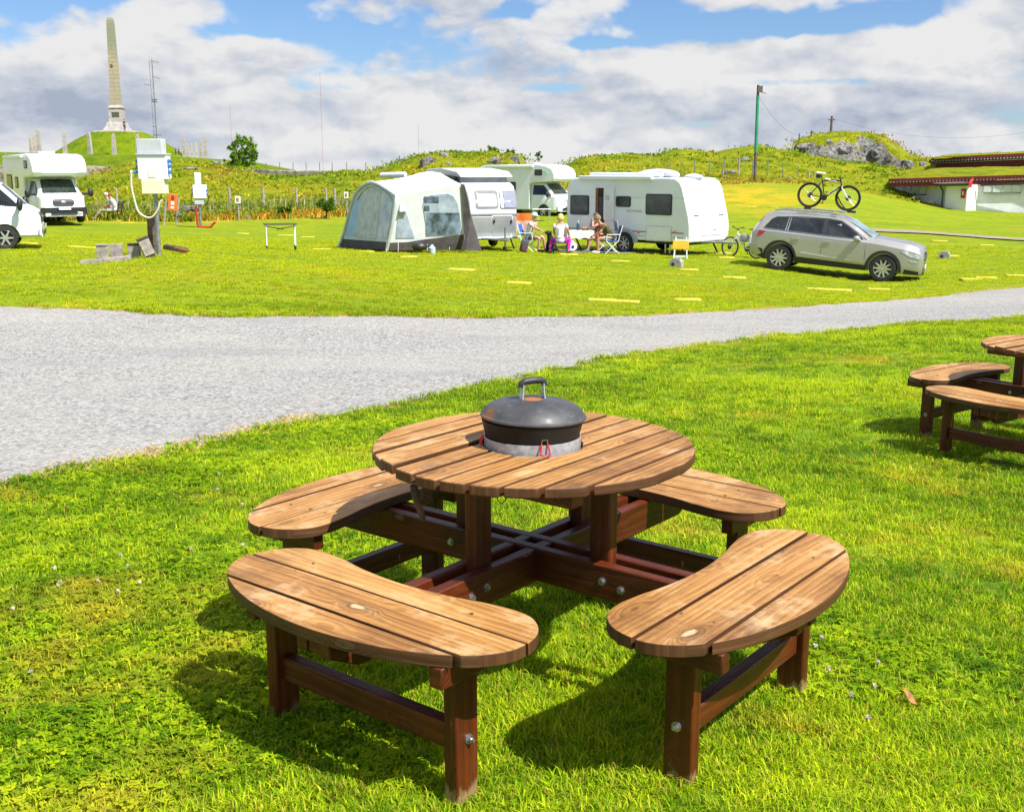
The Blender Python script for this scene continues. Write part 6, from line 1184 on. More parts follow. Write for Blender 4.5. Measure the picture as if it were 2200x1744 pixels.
# ------------------------------------------------------------------ motorhomes
def motorhome(name, label, grille_m, bumper_m, house_len=4.6, alcove=True):
    T = thing(name, label, 'motorhome'); W2 = 1.14; H = 2.98                     # origin: under the front axle
    hp = [(-house_len, .42), (-house_len-.05, 2.6), (-house_len+.25, H-.12), (-house_len+.6, H-.02), (-1.2, H), (-.2, H+.02), (.35, H-.05), (.75, H-.22), (.93, H-.50), (.93, H-.78), (.80, H-.93), (.55, H-.98), (-.55, H-1.02), (-.78, H-1.1), (-.80, .42)]
    if not alcove: hp = hp[:4]+[(-1.5, H-.05), (-.95, H-.22), (-.35, H-.62), (.0, H-1.0), (-.55, H-1.02), (-.78, H-1.1), (-.80, .42)]
    b = MB(); b.prism(hp, lambda x, z: (x, -W2, z), lambda x, z: (x, W2, z)); b.build('house_body', M_VWHITE, T, angle=30, bevel=.06, seg=3)
    # cab as a loft
    ZT = [(-.85, 2.0), (-.1, 2.0), (.10, 1.92), (.72, 1.30), (.86, 1.24), (1.02, 1.14), (1.10, .95), (1.13, .70), (1.12, .40)]
    WT = [(-.85, .84), (.1, .82), (.72, .84), (1.02, .78), (1.12, .70)]; WB = [(-.85, 1.0), (.4, 1.0), (.8, .97), (1.0, .90), (1.12, .76)]
    xs = np.unique(np.concatenate([np.linspace(-.85, 1.12, 34), [q[0] for q in ZT]])); rows = []
    def sect(x): zt, wt, wb = lerp_tab(ZT, x), lerp_tab(WT, x), lerp_tab(WB, x); zs = min(1.22, zt-.04); return [(0, zt), (wt*.6, zt-.01), (wt*.92, zt-.04), (wt, zt-.09 if zt > 1.5 else zt-.05), (wb, zs-.04), (wb+.015, (zs+.35)/2), (wb, .42), (wb*.9, .34), (0, .34)]
    for x in xs: s = sect(x); rows.append([(x, y, z) for y, z in s]+[(x, -y, z) for y, z in s[-2:0:-1]])
    b = MB(); b.grid(rows, True); nn = len(rows[0]); b.f += [tuple(range(nn-1, -1, -1)), tuple(len(b.v)-nn+k for k in range(nn))]; B = b.build('cab', M_VWHITE, T, angle=38); RW = .345
    cut(B, [MB().cyl((.0+.12, s*.6, RW), (.12, s*1.2, RW), .41, n=32) for s in (-1, 1)])
    def sy(x, z): s = sect(x)[3:7][::-1]; return float(np.interp(z, [q[1] for q in s], [q[0] for q in s]))
    for s in (-1, 1):
        panel([(x, s*(sy(x, z)+.004), z) for x, z in ((-.66, 1.28), (-.66, 1.82), (.02, 1.82), (.50, 1.34), (.52, 1.25))], (0, s, 0), M_GLASS, 'side_window', T, .012); panel([(x, s*(sy(x, .9)+.006), z) for x, z in ((-.76, .45), (-.75, .45), (-.75, 1.9), (-.76, 1.9))], (0, s, 0), M_DARK, 'door_seam', T, .006)
        b = MB(); b.ell((.60, s*1.32, 1.32), (.09, .13, .19)); mr = b.build('mirror', M_TRIM, T); b = MB(); b.box((.56, s*1.12, 1.26), (.10, .34, .10)); b.build('mirror_arm', M_TRIM, mr)
        for x in (.12, -3.35): wheel(T, x, s*.93, RW, .22, 6, M_ALLOY, s)
        panel([(.93+dx, s*y, z) for dx, y, z in ((.14, .52, 1.00), (.16, .56, .86), (.10, .80, .92), (.03, .86, 1.10), (.07, .74, 1.12))], Vector((.8, s*.5, .1)), M_LAMP, 'headlight', T, .02)
        b = MB(); b.box((-3.35, s*1.10, .38), (.95, .10, .5)); b.build('rear_arch', M_TRIM, T, bevel=.03)
        for x0, x1, z0, z1 in ((-3.9, -2.9, 1.45, 2.1), (-2.3, -1.75, 1.5, 2.0)): w = panel([(x, s*W2, z) for x, z in rrect(x0, x1, z0, z1, .08)], (0, s, 0), M_TRIM, 'window', T, .02); panel([(x, s*W2, z) for x, z in rrect(x0+.05, x1-.05, z0+.05, z1-.05, .06)], (0, s, 0), M_GLASSB, 'pane', w, .03)
        if alcove: w = panel([(x, s*W2, z) for x, z in rrect(-.42, .10, H-.62, H-.28, .05)], (0, s, 0), M_TRIM, 'alcove_window', T, .02); panel([(x, s*W2, z) for x, z in rrect(-.38, .06, H-.58, H-.32, .04)], (0, s, 0), M_GLASSB, 'pane', w, .03)
    rows = []
    for i in range(7): x = .12+(.70-.12)*i/6; zt = lerp_tab(ZT, x); w = lerp_tab(WT, x)*(.90+.04*i/6); rows.append([(x+.02-.05*abs(q)**2.5, w*q, zt+.012-.03*abs(q)**3) for q in np.linspace(-1, 1, 11)])
    b = MB(); b.grid(rows); b.build('windscreen', mat('cab_windscreen', (.035, .05, .045), .06, 0, .8, 2.2, spec=.7, col2=(.012, .016, .015)), T, angle=180)
    for y in (-.35, .25): b = MB(); b.tube([(.72, y, 1.325), (.62, y+.25, 1.41)], .01, 4); b.build('wiper', M_DARK, T)
    fpan = lambda y0, y1, z0, z1, m, nm, off=.0, th=.02, par=None, r=.04: panel([(float(np.interp(z, [.40, .70, .95, 1.14], [1.125, 1.135, 1.105, 1.03]))-.09*abs(y)**2.4+off, y, z) for y, z in rrect(y0, y1, z0, z1, r)], (1, 0, 0), m, nm, par or T, th)
    g = fpan(-.45, .45, .78, 1.06, grille_m, 'grille', .005, .02, None, .12)
    for z in (.83, .89, .95, 1.01): fpan(-.40, .40, z-.008, z+.008, mat('grille_grey', (.12, .12, .125), .35, .5), 'grille_bar', .022, .008, g, .007)
    b = MB(); b.ell((1.125, 0, .93), (.02, .11, .055)); b.build('badge', M_ALLOY, g)
    fpan(-.98, .98, .36, .70, bumper_m, 'bumper', .02, .05, None, .08); pl = fpan(-.27, .27, .60, .71, M_PLATE, 'number_plate', .075, .01, None, .01); fpan(-.27, -.23, .60, .71, M_PLBLUE, 'plate_band', .087, .004, pl, .005); fpan(-.55, .55, .42, .54, M_TRIM, 'air_intake', .055, .02, None, .04)
    if alcove: b = MB(); b.box((.93, 0, H-.80), (.03, 1.5, .035)); b.build('alcove_trim', M_GREYP, T)
    b = MB(); b.box((-1.3, 0, H+.06), (.6, .7, .14)); b.build('roof_hatch', M_GREYP, T, bevel=.03); b = MB(); b.box((-2.2, -W2-.05, H-.10), (3.4, .14, .15)); b.build('awning_case', M_VWHITE, T, bevel=.03); b = MB(); b.box((-2.2, 0, .40), (4.2, 1.9, .12)); b.build('chassis', M_DARK, T)
    return T
A = motorhome('motorhome', 'white alcove motorhome facing the camera with a black bumper and dark grille, on the left', M_TRIM, M_TRIM)
h = math.radians(-54); p = uvY(140, 480, 49.2); A.location = p-Vector((math.cos(h), math.sin(h), 0))*1.1; A.location.z = p.z-.02; A.rotation_euler = (0, 0, h)
A2 = motorhome('motorhome', 'white alcove motorhome parked behind the two caravans, dark alcove window', M_VWHITE, M_VWHITE)
h = math.radians(-36); fwd = Vector((math.cos(h), math.sin(h), 0)); left = Vector((-fwd.y, fwd.x, 0)); p = uvY(1166, 467.5, 61); A2.location = p+left*1.03-fwd*.12; A2.rotation_euler = (0, 0, h); A2.scale = (.94,)*3
swp = MB(); swp.tube([(.16, -1.155, 2.60), (.34, -1.155, 2.57), (.42, -1.155, 2.50), (.44, -1.155, 2.44)], .022, 6); swp.build('green_swoosh', mat('green_decal', (.03, .42, .20), .5), A2)
A3 = motorhome('motorhome', 'white motorhome nose cut off by the left edge, grey hubcap and swept headlight', M_TRIM, M_VWHITE, 4.6, False)
h = math.radians(20); p = uvY(14, 537, 33); fwd = Vector((math.cos(h), math.sin(h), 0)); left = Vector((-fwd.y, fwd.x, 0)); A3.location = p+left*1.03-fwd*.12; A3.location.z = p.z; A3.rotation_euler = (0, 0, h)
# ------------------------------------------------------------------ people: one continuous skinned body each, clothing as children (local: facing +x)
def skin_mesh(name, verts, edges, radii, m, parent, sub=2, root=0, extra=None):
    me = bpy.data.meshes.new(name); me.from_pydata([tuple(v) for v in verts], edges, []); o = bpy.data.objects.new(name, me); COL.objects.link(o)
    s = o.modifiers.new('skin', 'SKIN'); s.use_smooth_shade = True; s.branch_smoothing = .6
    for i, d in enumerate(me.skin_vertices[0].data): d.radius = radii[i] if isinstance(radii[i], tuple) else (radii[i], radii[i]); d.use_root = (i == root)
    q = o.modifiers.new('sub', 'SUBSURF'); q.levels = sub; q.render_levels = sub
    bake(o)
    if extra:
        bm = bmesh.new(); bm.from_mesh(o.data); t = bpy.data.meshes.new('t'); t.from_pydata([tuple(v) for v in extra.v], [], extra.f); bm.from_mesh(t); bm.to_mesh(o.data); bm.free()
    o.data.materials.clear(); o.data.materials.append(m); o.data.polygons.foreach_set('use_smooth', [True]*len(o.data.polygons)); o.name = name
    if parent: o.parent = parent
    return o
SIT = dict(pelvis=(0, 0, .50), spine=(-.03, 0, .72), chest=(0, 0, .95), neck=(.03, 0, 1.10), head=(.06, 0, 1.22), top=(.065, 0, 1.34),
           shL=(0, .18, 1.02), elL=(.10, .24, .76), wrL=(.33, .18, .66), shR=(0, -.18, 1.02), elR=(.10, -.24, .76), wrR=(.33, -.18, .66),
           hipL=(.02, .09, .48), knL=(.43, .13, .49), anL=(.46, .13, .09), toL=(.62, .14, .045), hipR=(.02, -.09, .48), knR=(.43, -.13, .49), anR=(.46, -.13, .09), toR=(.62, -.14, .045))
RAD = dict(pelvis=(.12, .15), spine=(.105, .135), chest=(.11, .155), neck=.055, head=(.092, .082), top=(.07, .065), sh=.062, el=.044, wr=.031, hip=.098, kn=.062, an=.042, to=.034)
def rad(k, g=1.0):
    r = RAD.get(k, RAD.get(k[:-1])); return tuple(q*g for q in r) if isinstance(r, tuple) else r*g
M_SKIN = mat('skin', (.55, .30, .20), .5, 0, .12, 8); M_SKINT = mat('skin_tan', (.46, .23, .13), .5, 0, .12, 8)
def person(label, pos, rz, pose, skin, shirt=None, legs=None, shoes=None, hair=None, cap=None, sleeves=.6, leg_len='short', scale=1.0, group=None, bob=False, cat='person', trunk=1.0):
    J = {k: Vector(v) for k, v in {**SIT, **pose}.items()}; T = thing('person', label, cat, pos, rz, group); T.scale = (scale,)*3
    keys = list(J); idx = {k: i for i, k in enumerate(keys)}
    E = [('pelvis', 'spine'), ('spine', 'chest'), ('chest', 'neck'), ('neck', 'head'), ('head', 'top')]
    for s in 'LR': E += [('chest', 'sh'+s), ('sh'+s, 'el'+s), ('el'+s, 'wr'+s), ('pelvis', 'hip'+s), ('hip'+s, 'kn'+s), ('kn'+s, 'an'+s), ('an'+s, 'to'+s)]
    ex = MB()
    for s, sg in (('L', 1), ('R', -1)):           # palms, four fingers and a thumb
        w, e = J['wr'+s], J['el'+s]; d = (w-e).normalized(); side = d.cross(Vector((0, 0, 1))); side = side.normalized() if side.length > .1 else Vector((0, 1, 0)); nrm = side.cross(d).normalized()
        ex.ell(w+d*.05, (.034, .034, .034), 10, 7)
        for k, L in enumerate((.055, .066, .062, .048)): p = w+d*.075+side*(.030-.020*k); ex.tube([p, p+d*L*.55-nrm*.006, p+d*L*.8-nrm*.028], [.0095, .009, .007], 6)
        p = w+d*.035+side*.032*sg; ex.tube([p, p+d*.03+side*.03*sg-nrm*.01, p+d*.055+side*.03*sg-nrm*.02], [.011, .010, .008], 6)
    hd = J['head']; f = Vector((J['head'].x-J['neck'].x+.08, J['head'].y-J['neck'].y, 0)).normalized(); lf = Vector((-f.y, f.x, 0))
    if 'face' in pose: f = Vector(pose['face']).normalized(); lf = Vector((-f.y, f.x, 0)); 
    ex.ell(hd+f*.098+Vector((0, 0, .005)), (.018, .015, .026), 8, 6)
    for sg in (-1, 1): ex.ell(hd+lf*.088*sg+Vector((0, 0, .01)), (.022, .012, .032), 8, 6)
    J.pop('face', None); keys = [k for k in keys if k != 'face']; idx = {k: i for i, k in enumerate(keys)}
    body = skin_mesh('body', [J[k] for k in keys], [(idx[a], idx[b]) for a, b in E], [rad(k) for k in keys], skin, T, 2, idx['pelvis'], ex)
    for sg in (-1, 1): b = MB(); b.ell(hd+f*.088+lf*.033*sg+Vector((0, 0, .022)), .011, 8, 6); b.build('eye', MATS['dark_gap'], T)
    b = MB(); b.ell(hd+f*.086+Vector((0, 0, -.045)), (.012, .025, .006), 8, 6); b.build('mouth', mat('lips', (.35, .10, .08), .5), T)
    def garment(name, m, ks, es, g, cutat={}):
        V = []; R = []; ii = {}
        for k in ks: ii[k] = len(V); V.append(J[k]); R.append(tuple(q*g for q in rad(k)) if isinstance(rad(k), tuple) else rad(k)*g)
        EE = []
        for a, b_, t in es:
            if t >= .999: EE.append((ii[a], ii[b_])); continue
            ii[a+b_] = len(V); V.append(J[a].lerp(J[b_], t)); ra, rb_ = rad(a), rad(b_); fa = max(ra) if isinstance(ra, tuple) else ra; fb = max(rb_) if isinstance(rb_, tuple) else rb_; R.append((fa*(1-t)+fb*t)*g*1.04); EE.append((ii[a], ii[a+b_]))
        return skin_mesh(name, V, EE, [r if isinstance(r, tuple) else (r, r) for r in R], m, T, 2, 0)
    if shirt: garment('shirt', shirt, ['spine', 'pelvis', 'chest', 'shL', 'shR'], [('spine', 'pelvis', .8), ('spine', 'chest', 1), ('chest', 'neck', .35), ('chest', 'shL', 1), ('chest', 'shR', 1)]+([('shL', 'elL', sleeves), ('shR', 'elR', sleeves)] if sleeves else []), 1.14*trunk)
    if legs:
        if leg_len == 'short': garment('shorts', legs, ['pelvis', 'hipL', 'hipR'], [('pelvis', 'spine', .3), ('pelvis', 'hipL', 1), ('pelvis', 'hipR', 1), ('hipL', 'knL', .78), ('hipR', 'knR', .78)], 1.12)
        else: garment('trousers', legs, ['pelvis', 'hipL', 'hipR', 'knL', 'knR'], [('pelvis', 'spine', .35), ('pelvis', 'hipL', 1), ('pelvis', 'hipR', 1), ('hipL', 'knL', 1), ('hipR', 'knR', 1), ('knL', 'anL', .95), ('knR', 'anR', .95)], 1.2)
    if shoes:
        for s in 'LR': a, t = J['an'+s], J['to'+s]; b = MB(); d = t-a; d.z = 0; L = d.length; d.normalize(); q = Matrix.Rotation(math.atan2(d.y, d.x), 3, 'Z'); b.ell(a+d*L*.45+Vector((0, 0, -.035)), (.145, .052, .048), 12, 8, q); b.build('shoe', shoes, T)
    if hair:
        b = MB(); b.ell(hd-f*.016+Vector((0, 0, .045)), (.105, .098, .098), 16, 10)
        if bob: b.ell(hd-f*.03+Vector((0, 0, -.01)), (.105, .115, .125), 16, 10)
        b.build('hair', hair, T)
    if cap:
        b = MB(); b.lathe([(.108, 0), (.107, .05), (.085, .095), (.04, .115), (.001, .118)], hd+Vector((0, 0, .035)), 20); P = hd+f*.10+Vector((0, 0, .035)); b.add([P+lf*.08-f*.03, P-lf*.08-f*.03, P-lf*.06+f*.07-Vector((0, 0, .02)), P+lf*.06+f*.07-Vector((0, 0, .02)), P+lf*.08-f*.03+Vector((0, 0, .012)), P-lf*.08-f*.03+Vector((0, 0, .012)), P-lf*.06+f*.07-Vector((0, 0, .01)), P+lf*.06+f*.07-Vector((0, 0, .01))], [(3, 2, 1, 0), (4, 5, 6, 7), (0, 1, 5, 4), (1, 2, 6, 5), (2, 3, 7, 6), (3, 0, 4, 7)]); b.build('cap', cap, T)
    return T, J
def cloth(name, c, **k): return mat(name, c, .85, 0, .14, 9, .2, 22, **k)
def at(u, v, Y): p = base(u, v, Y); return p
def camp_chair(label, pos, rz, fabric, frame=M_WHITEP, back=True, seat_h=.42):
    T = thing('camp_chair', label, 'chair', pos, rz, 'camp chairs')
    for y in (-.24, .24):
        b = MB(); b.tube([(-.26, y, 0), (.20, y, seat_h+.0)], .014, 7); b.build('leg', frame, T); b = MB(); b.tube([(.24, y, 0), (-.22, y, seat_h+.02)], .014, 7); b.build('leg', frame, T)
        if back: b = MB(); b.tube([(-.20, y, seat_h), (-.34, y, seat_h+.52)], .014, 7); b.build('back_tube', frame, T); b = MB(); b.tube([(-.26, y, seat_h+.22), (.18, y, seat_h+.22), (.20, y, seat_h)], .015, 7); b.build('armrest', frame, T)
    b = MB(); b.box((0, 0, seat_h), (.44, .46, .02)); b.build('seat', fabric, T, bevel=.008)
    if back: b = MB(); b.box((-.285, 0, seat_h+.32), (.02, .46, .40), M=Matrix.Rotation(-.26, 3, 'Y')); b.build('backrest', fabric, T, bevel=.008)
    return T
M_CBLUE = cloth('chair_blue', (.03, .12, .48)); M_CDARK = cloth('chair_dark', (.05, .055, .07)); M_CGREY = cloth('chair_grey', (.22, .24, .25))
# man with the mint cap, seated on the left of the group, facing right
p = at(1136, 538, 38.4); h = math.radians(-18)
camp_chair('blue camp chair with white legs under the man in the mint cap', p, h, M_CBLUE)
person('person in a mint green cap, white shirt and shorts sitting and eating', p, h, dict(spine=(.0, 0, .72), chest=(.09, 0, .93), neck=(.15, 0, 1.07), head=(.20, 0, 1.19), top=(.205, 0, 1.31), shL=(.08, .19, 1.0), shR=(.08, -.19, 1.0), elL=(.22, .24, .76), wrL=(.40, .10, .72), elR=(.28, -.24, .80), wrR=(.33, -.10, 1.04), knL=(.46, .20, .50), anL=(.52, .22, .09), toL=(.68, .24, .045), knR=(.44, -.20, .50), anR=(.42, -.20, .09), toR=(.58, -.24, .045), face=(1, 0, 0)), M_SKIN, cloth('white_shirt', (.74, .72, .68)), cloth('olive_shorts', (.14, .13, .06)), cloth('dark_shoe', (.04, .035, .035)), None, cloth('mint_cap', (.45, .78, .66)))
# blonde woman in magenta trousers, seen from behind
p = at(1203, 544, 37.3); h = math.radians(78)
camp_chair('low dark camp stool under the blonde woman in magenta trousers', p, h, M_CDARK, M_TRIM, False, .36)
person('person with blonde hair, white top and magenta trousers sitting with her back to us', p, h, dict(pelvis=(0, 0, .46), spine=(-.02, 0, .68), chest=(.03, 0, .90), neck=(.06, 0, 1.06), head=(.09, 0, 1.18), top=(.09, 0, 1.29), shL=(.03, .18, .97), shR=(.03, -.18, .97), elL=(.10, .23, .73), elR=(.10, -.25, .74), wrL=(.30, .22, .60), wrR=(.28, -.26, .58), hipL=(.02, .10, .44), hipR=(.02, -.10, .44), knL=(.20, .30, .44), anL=(-.06, .32, .09), toL=(.08, .34, .045), knR=(.28, -.27, .46), anR=(.06, -.27, .09), toR=(.20, -.28, .045), face=(1, 0, 0)), M_SKIN, cloth('white_top', (.78, .78, .82)), cloth('magenta_trousers', (.55, .005, .42)), cloth('dark_shoe', (.04, .035, .035)), cloth('blonde_hair', (.62, .46, .20)), bob=True, leg_len='long', trunk=1.06)
# woman in red, facing left
p = at(1291, 544, 38.7); h = math.radians(192)
camp_chair('grey camp chair with white legs under the woman in red', p, h, M_CGREY)
person('person in a red sleeveless top sitting with both hands raised to the mouth', p, h, dict(spine=(.02, 0, .72), chest=(.10, 0, .93), neck=(.16, 0, 1.08), head=(.20, 0, 1.21), top=(.20, 0, 1.33), shL=(.10, .17, 1.0), shR=(.10, -.17, 1.0), elL=(.36, .19, .86), wrL=(.33, .07, 1.07), elR=(.36, -.19, .86), wrR=(.34, -.06, 1.06), anL=(.50, .12, .09), anR=(.38, -.12, .09), toR=(.54, -.13, .045), face=(.85, .5, 0)), M_SKIN, cloth('red_top', (.60, .015, .02)), cloth('red_shorts', (.25, .02, .03)), cloth('blue_shoe', (.06, .13, .22)), cloth('brown_hair', (.12, .06, .03)), sleeves=0)
# man in the olive shirt, leaning forward, facing left
p = at(1312, 547, 37.6); h = math.radians(186)
camp_chair('blue camp chair with white legs under the man in the olive shirt', p, h, M_CBLUE)
person('person in an olive shirt, khaki cap and beige shorts leaning forward on a chair', p, h, dict(spine=(.10, 0, .70), chest=(.27, 0, .89), neck=(.40, 0, 1.02), head=(.47, 0, 1.14), top=(.48, 0, 1.26), shL=(.26, .19, .95), shR=(.26, -.19, .95), elL=(.42, .23, .70), wrL=(.62, .08, .60), elR=(.42, -.24, .70), wrR=(.62, -.06, .58), knL=(.46, .12, .52), anL=(.46, .13, .09), toL=(.62, .14, .045), knR=(.46, -.14, .52), anR=(.40, -.15, .09), toR=(.56, -.16, .045), face=(1, -.15, 0)), M_SKINT, cloth('olive_shirt', (.085, .075, .022)), cloth('beige_shorts', (.42, .36, .27)), cloth('white_shoe', (.70, .72, .72)), cloth('grey_hair', (.30, .28, .26)), cloth('khaki_cap', (.24, .20, .09)), trunk=1.08)
b = MB(); rows = []
for k in range(7): t = k/6; rows.append([(-.12-.06*math.sin(PI*t)-.02*j, -.26+.52*t, 1.10-.11*j-.02*math.sin(4*t+j)) for j in range(4)])
b.grid(rows); o = b.build('draped_jacket', cloth('grey_jacket', (.27, .27, .33)), angle=180); o.location = at(1312, 547, 37.6)+Vector((.02, 0, 0)); o.rotation_euler = (0, 0, math.radians(186)); s_ = o.modifiers.new('thick', 'SOLIDIFY'); s_.thickness = .02; tag(o, 'grey jacket hung over the chair back behind the man in the olive shirt', 'jacket')
# dog
def dog():
    T = thing('dog', 'black dog sitting beside the blonde woman, pink tongue out', 'dog', at(1184, 541, 38.1), math.radians(215)); mb = mat('dog_black', (.012, .011, .012), .7, 0, .4, 20, .6, 40)
    V = [(-.12, 0, .14), (-.06, 0, .30), (.04, 0, .46), (.08, 0, .60), (.12, 0, .69), (.22, 0, .67), (.28, 0, .655), (.09, .07, .36), (.14, .07, .18), (.14, .07, .03), (.20, .07, .02), (.09, -.07, .36), (.14, -.07, .18), (.14, -.07, .03), (.20, -.07, .02), (-.06, .13, .16), (.10, .14, .12), (.0, .13, .03), (.12, .13, .02), (-.06, -.13, .16), (.10, -.14, .12), (.0, -.13, .03), (.12, -.13, .02), (-.22, 0, .08), (-.32, .05, .06)]
    E = [(0, 1), (1, 2), (2, 3), (3, 4), (4, 5), (5, 6), (2, 7), (7, 8), (8, 9), (9, 10), (2, 11), (11, 12), (12, 13), (13, 14), (0, 15), (15, 16), (16, 17), (17, 18), (0, 19), (19, 20), (20, 21), (21, 22), (0, 23), (23, 24)]
    R = [.15, .145, .13, .09, .095, .055, .04, .055, .042, .035, .03, .055, .042, .035, .03, .09, .065, .035, .03, .09, .065, .035, .03, .04, .025]
    ex = MB()
    for s in (-1, 1): ex.ell((.08, s*.09, .66), (.035, .022, .085), 8, 6)
    skin_mesh('body', V, E, R, mb, T, 2, 0, ex); b = MB(); b.ell((.29, 0, .615), (.018, .02, .045)); b.build('tongue', mat('tongue_pink', (.75, .25, .24), .5), T); b = MB(); b.ell((.32, 0, .665), .016); b.build('nose', M_DARK, T)
    for s in (-1, 1): b = MB(); b.ell((.195, s*.045, .715), .011); b.build('eye', M_BLACK, T)
dog()
# table with cloth and what stands on it
def dining():
    p = at(1243, 543, 38.7); rz = math.radians(8); T = thing('camp_table', 'camp table under a white cloth between the sitting people', 'table', p, rz, 'camp tables'); H = .74
    b = MB(); b.box((0, 0, H-.03), (.86, .6, .03)); b.build('tabletop', M_GREYP, T)
    for x in (-.36, .36):
        for y in (-.24, .24): b = MB(); b.cyl((x*.95, y, 0), (x, y, H-.04), .013, n=7); b.build('leg', M_TRIM, T)
    b = MB(); pts = []; per = [(-.46, -.33), (.46, -.33), (.46, .33), (-.46, .33)]; ring = []
    for k in range(4):
        a, c = per[k], per[(k+1) % 4]
        for i in range(10): t = i/10; ring.append((a[0]+(c[0]-a[0])*t, a[1]+(c[1]-a[1])*t))
    rows = [[(x*1.0, y, H) for x, y in ring], [(x*1.015, y*1.02, H-.02) for x, y in ring], [(x*(1.03+.012*math.sin(3.1*k)), y*(1.05+.02*math.sin(2.3*k)), H-.26-.02*math.sin(1.7*k)) for k, (x, y) in enumerate(ring)]]
    b.grid(rows, True); b.f.append(tuple(range(39, -1, -1))); o = b.build('tablecloth', cloth('tablecloth_cream', (.68, .66, .60)), angle=60); o.location = p; o.rotation_euler = (0, 0, rz); tag(o, 'creamy white cloth hanging over the camp table', 'tablecloth')
    M = Matrix.Translation(p) @ Matrix.Rotation(rz, 4, 'Z'); w = lambda x, y, z: M @ Vector((x, y, z))
    t = thing('thermos_flask', 'dark blue thermos flask standing upright on the white tablecloth', 'flask', w(-.03, .0, H)); b = MB(); b.lathe([(.05, 0), (.052, .02), (.052, .20), (.04, .23), (.03, .25)], n=18); b.build('flask_body', mat('flask_blue', (.05, .10, .17), .3, .3), t); b = MB(); b.lathe([(.034, .25), (.036, .26), (.034, .33), (.02, .335)], n=16); b.build('cup_lid', mat('flask_cap', (.55, .62, .66), .3, .3), t)
    t = thing('bread_basket', 'small brown basket of bread rolls on the white tablecloth', 'basket', w(.2, .0, H)); b = MB(); b.lathe([(.07, 0), (.12, .05), (.125, .06), (.11, .055), (.06, .01)], n=20, sx=1.2); b.build('basket', mat('wicker', (.32, .17, .06), .8, 0, .3, 30, .5, 60), t)
    for x, y in ((-.04, 0), (.05, .03), (.03, -.04)): b = MB(); b.ell((x, y, .075), (.055, .045, .035)); b.build('bread_roll', mat('bread', (.58, .30, .09), .7, 0, .2, 20), t)
    for x, y, c, l in ((-.38, .05, (.10, .10, .11), 'dark plate at the left end of the white tablecloth'), (.40, -.12, (.7, .7, .68), 'white plate at the right end of the white tablecloth')): b = MB(); b.lathe([(.05, 0), (.11, .012), (.115, .018), (.10, .012), (.02, .006)], n=22); o = b.build('plate', mat('plate_%s' % ('d' if c[0] < .5 else 'w'), c, .3)); o.location = w(x, y, H+.001); tag(o, l, 'plate')
    t = thing('water_canister', 'white round water canister on the mat under the camp table', 'canister', at(1229, 543, 38.3), .2); b = MB(); b.cyl((0, -.09, .20), (0, .09, .20), .155, n=26); b.build('tank', M_WHITEP, t, bevel=.02); b = MB(); b.cyl((0, -.095, .20), (0, -.105, .20), .05, n=14); b.build('cap', M_TRIM, t); b = MB(); b.tube([(-.08, 0, .33), (-.05, 0, .40), (.05, 0, .40), (.08, 0, .33)], .014, 6); b.build('handle', M_WHITEP, t)
dining()
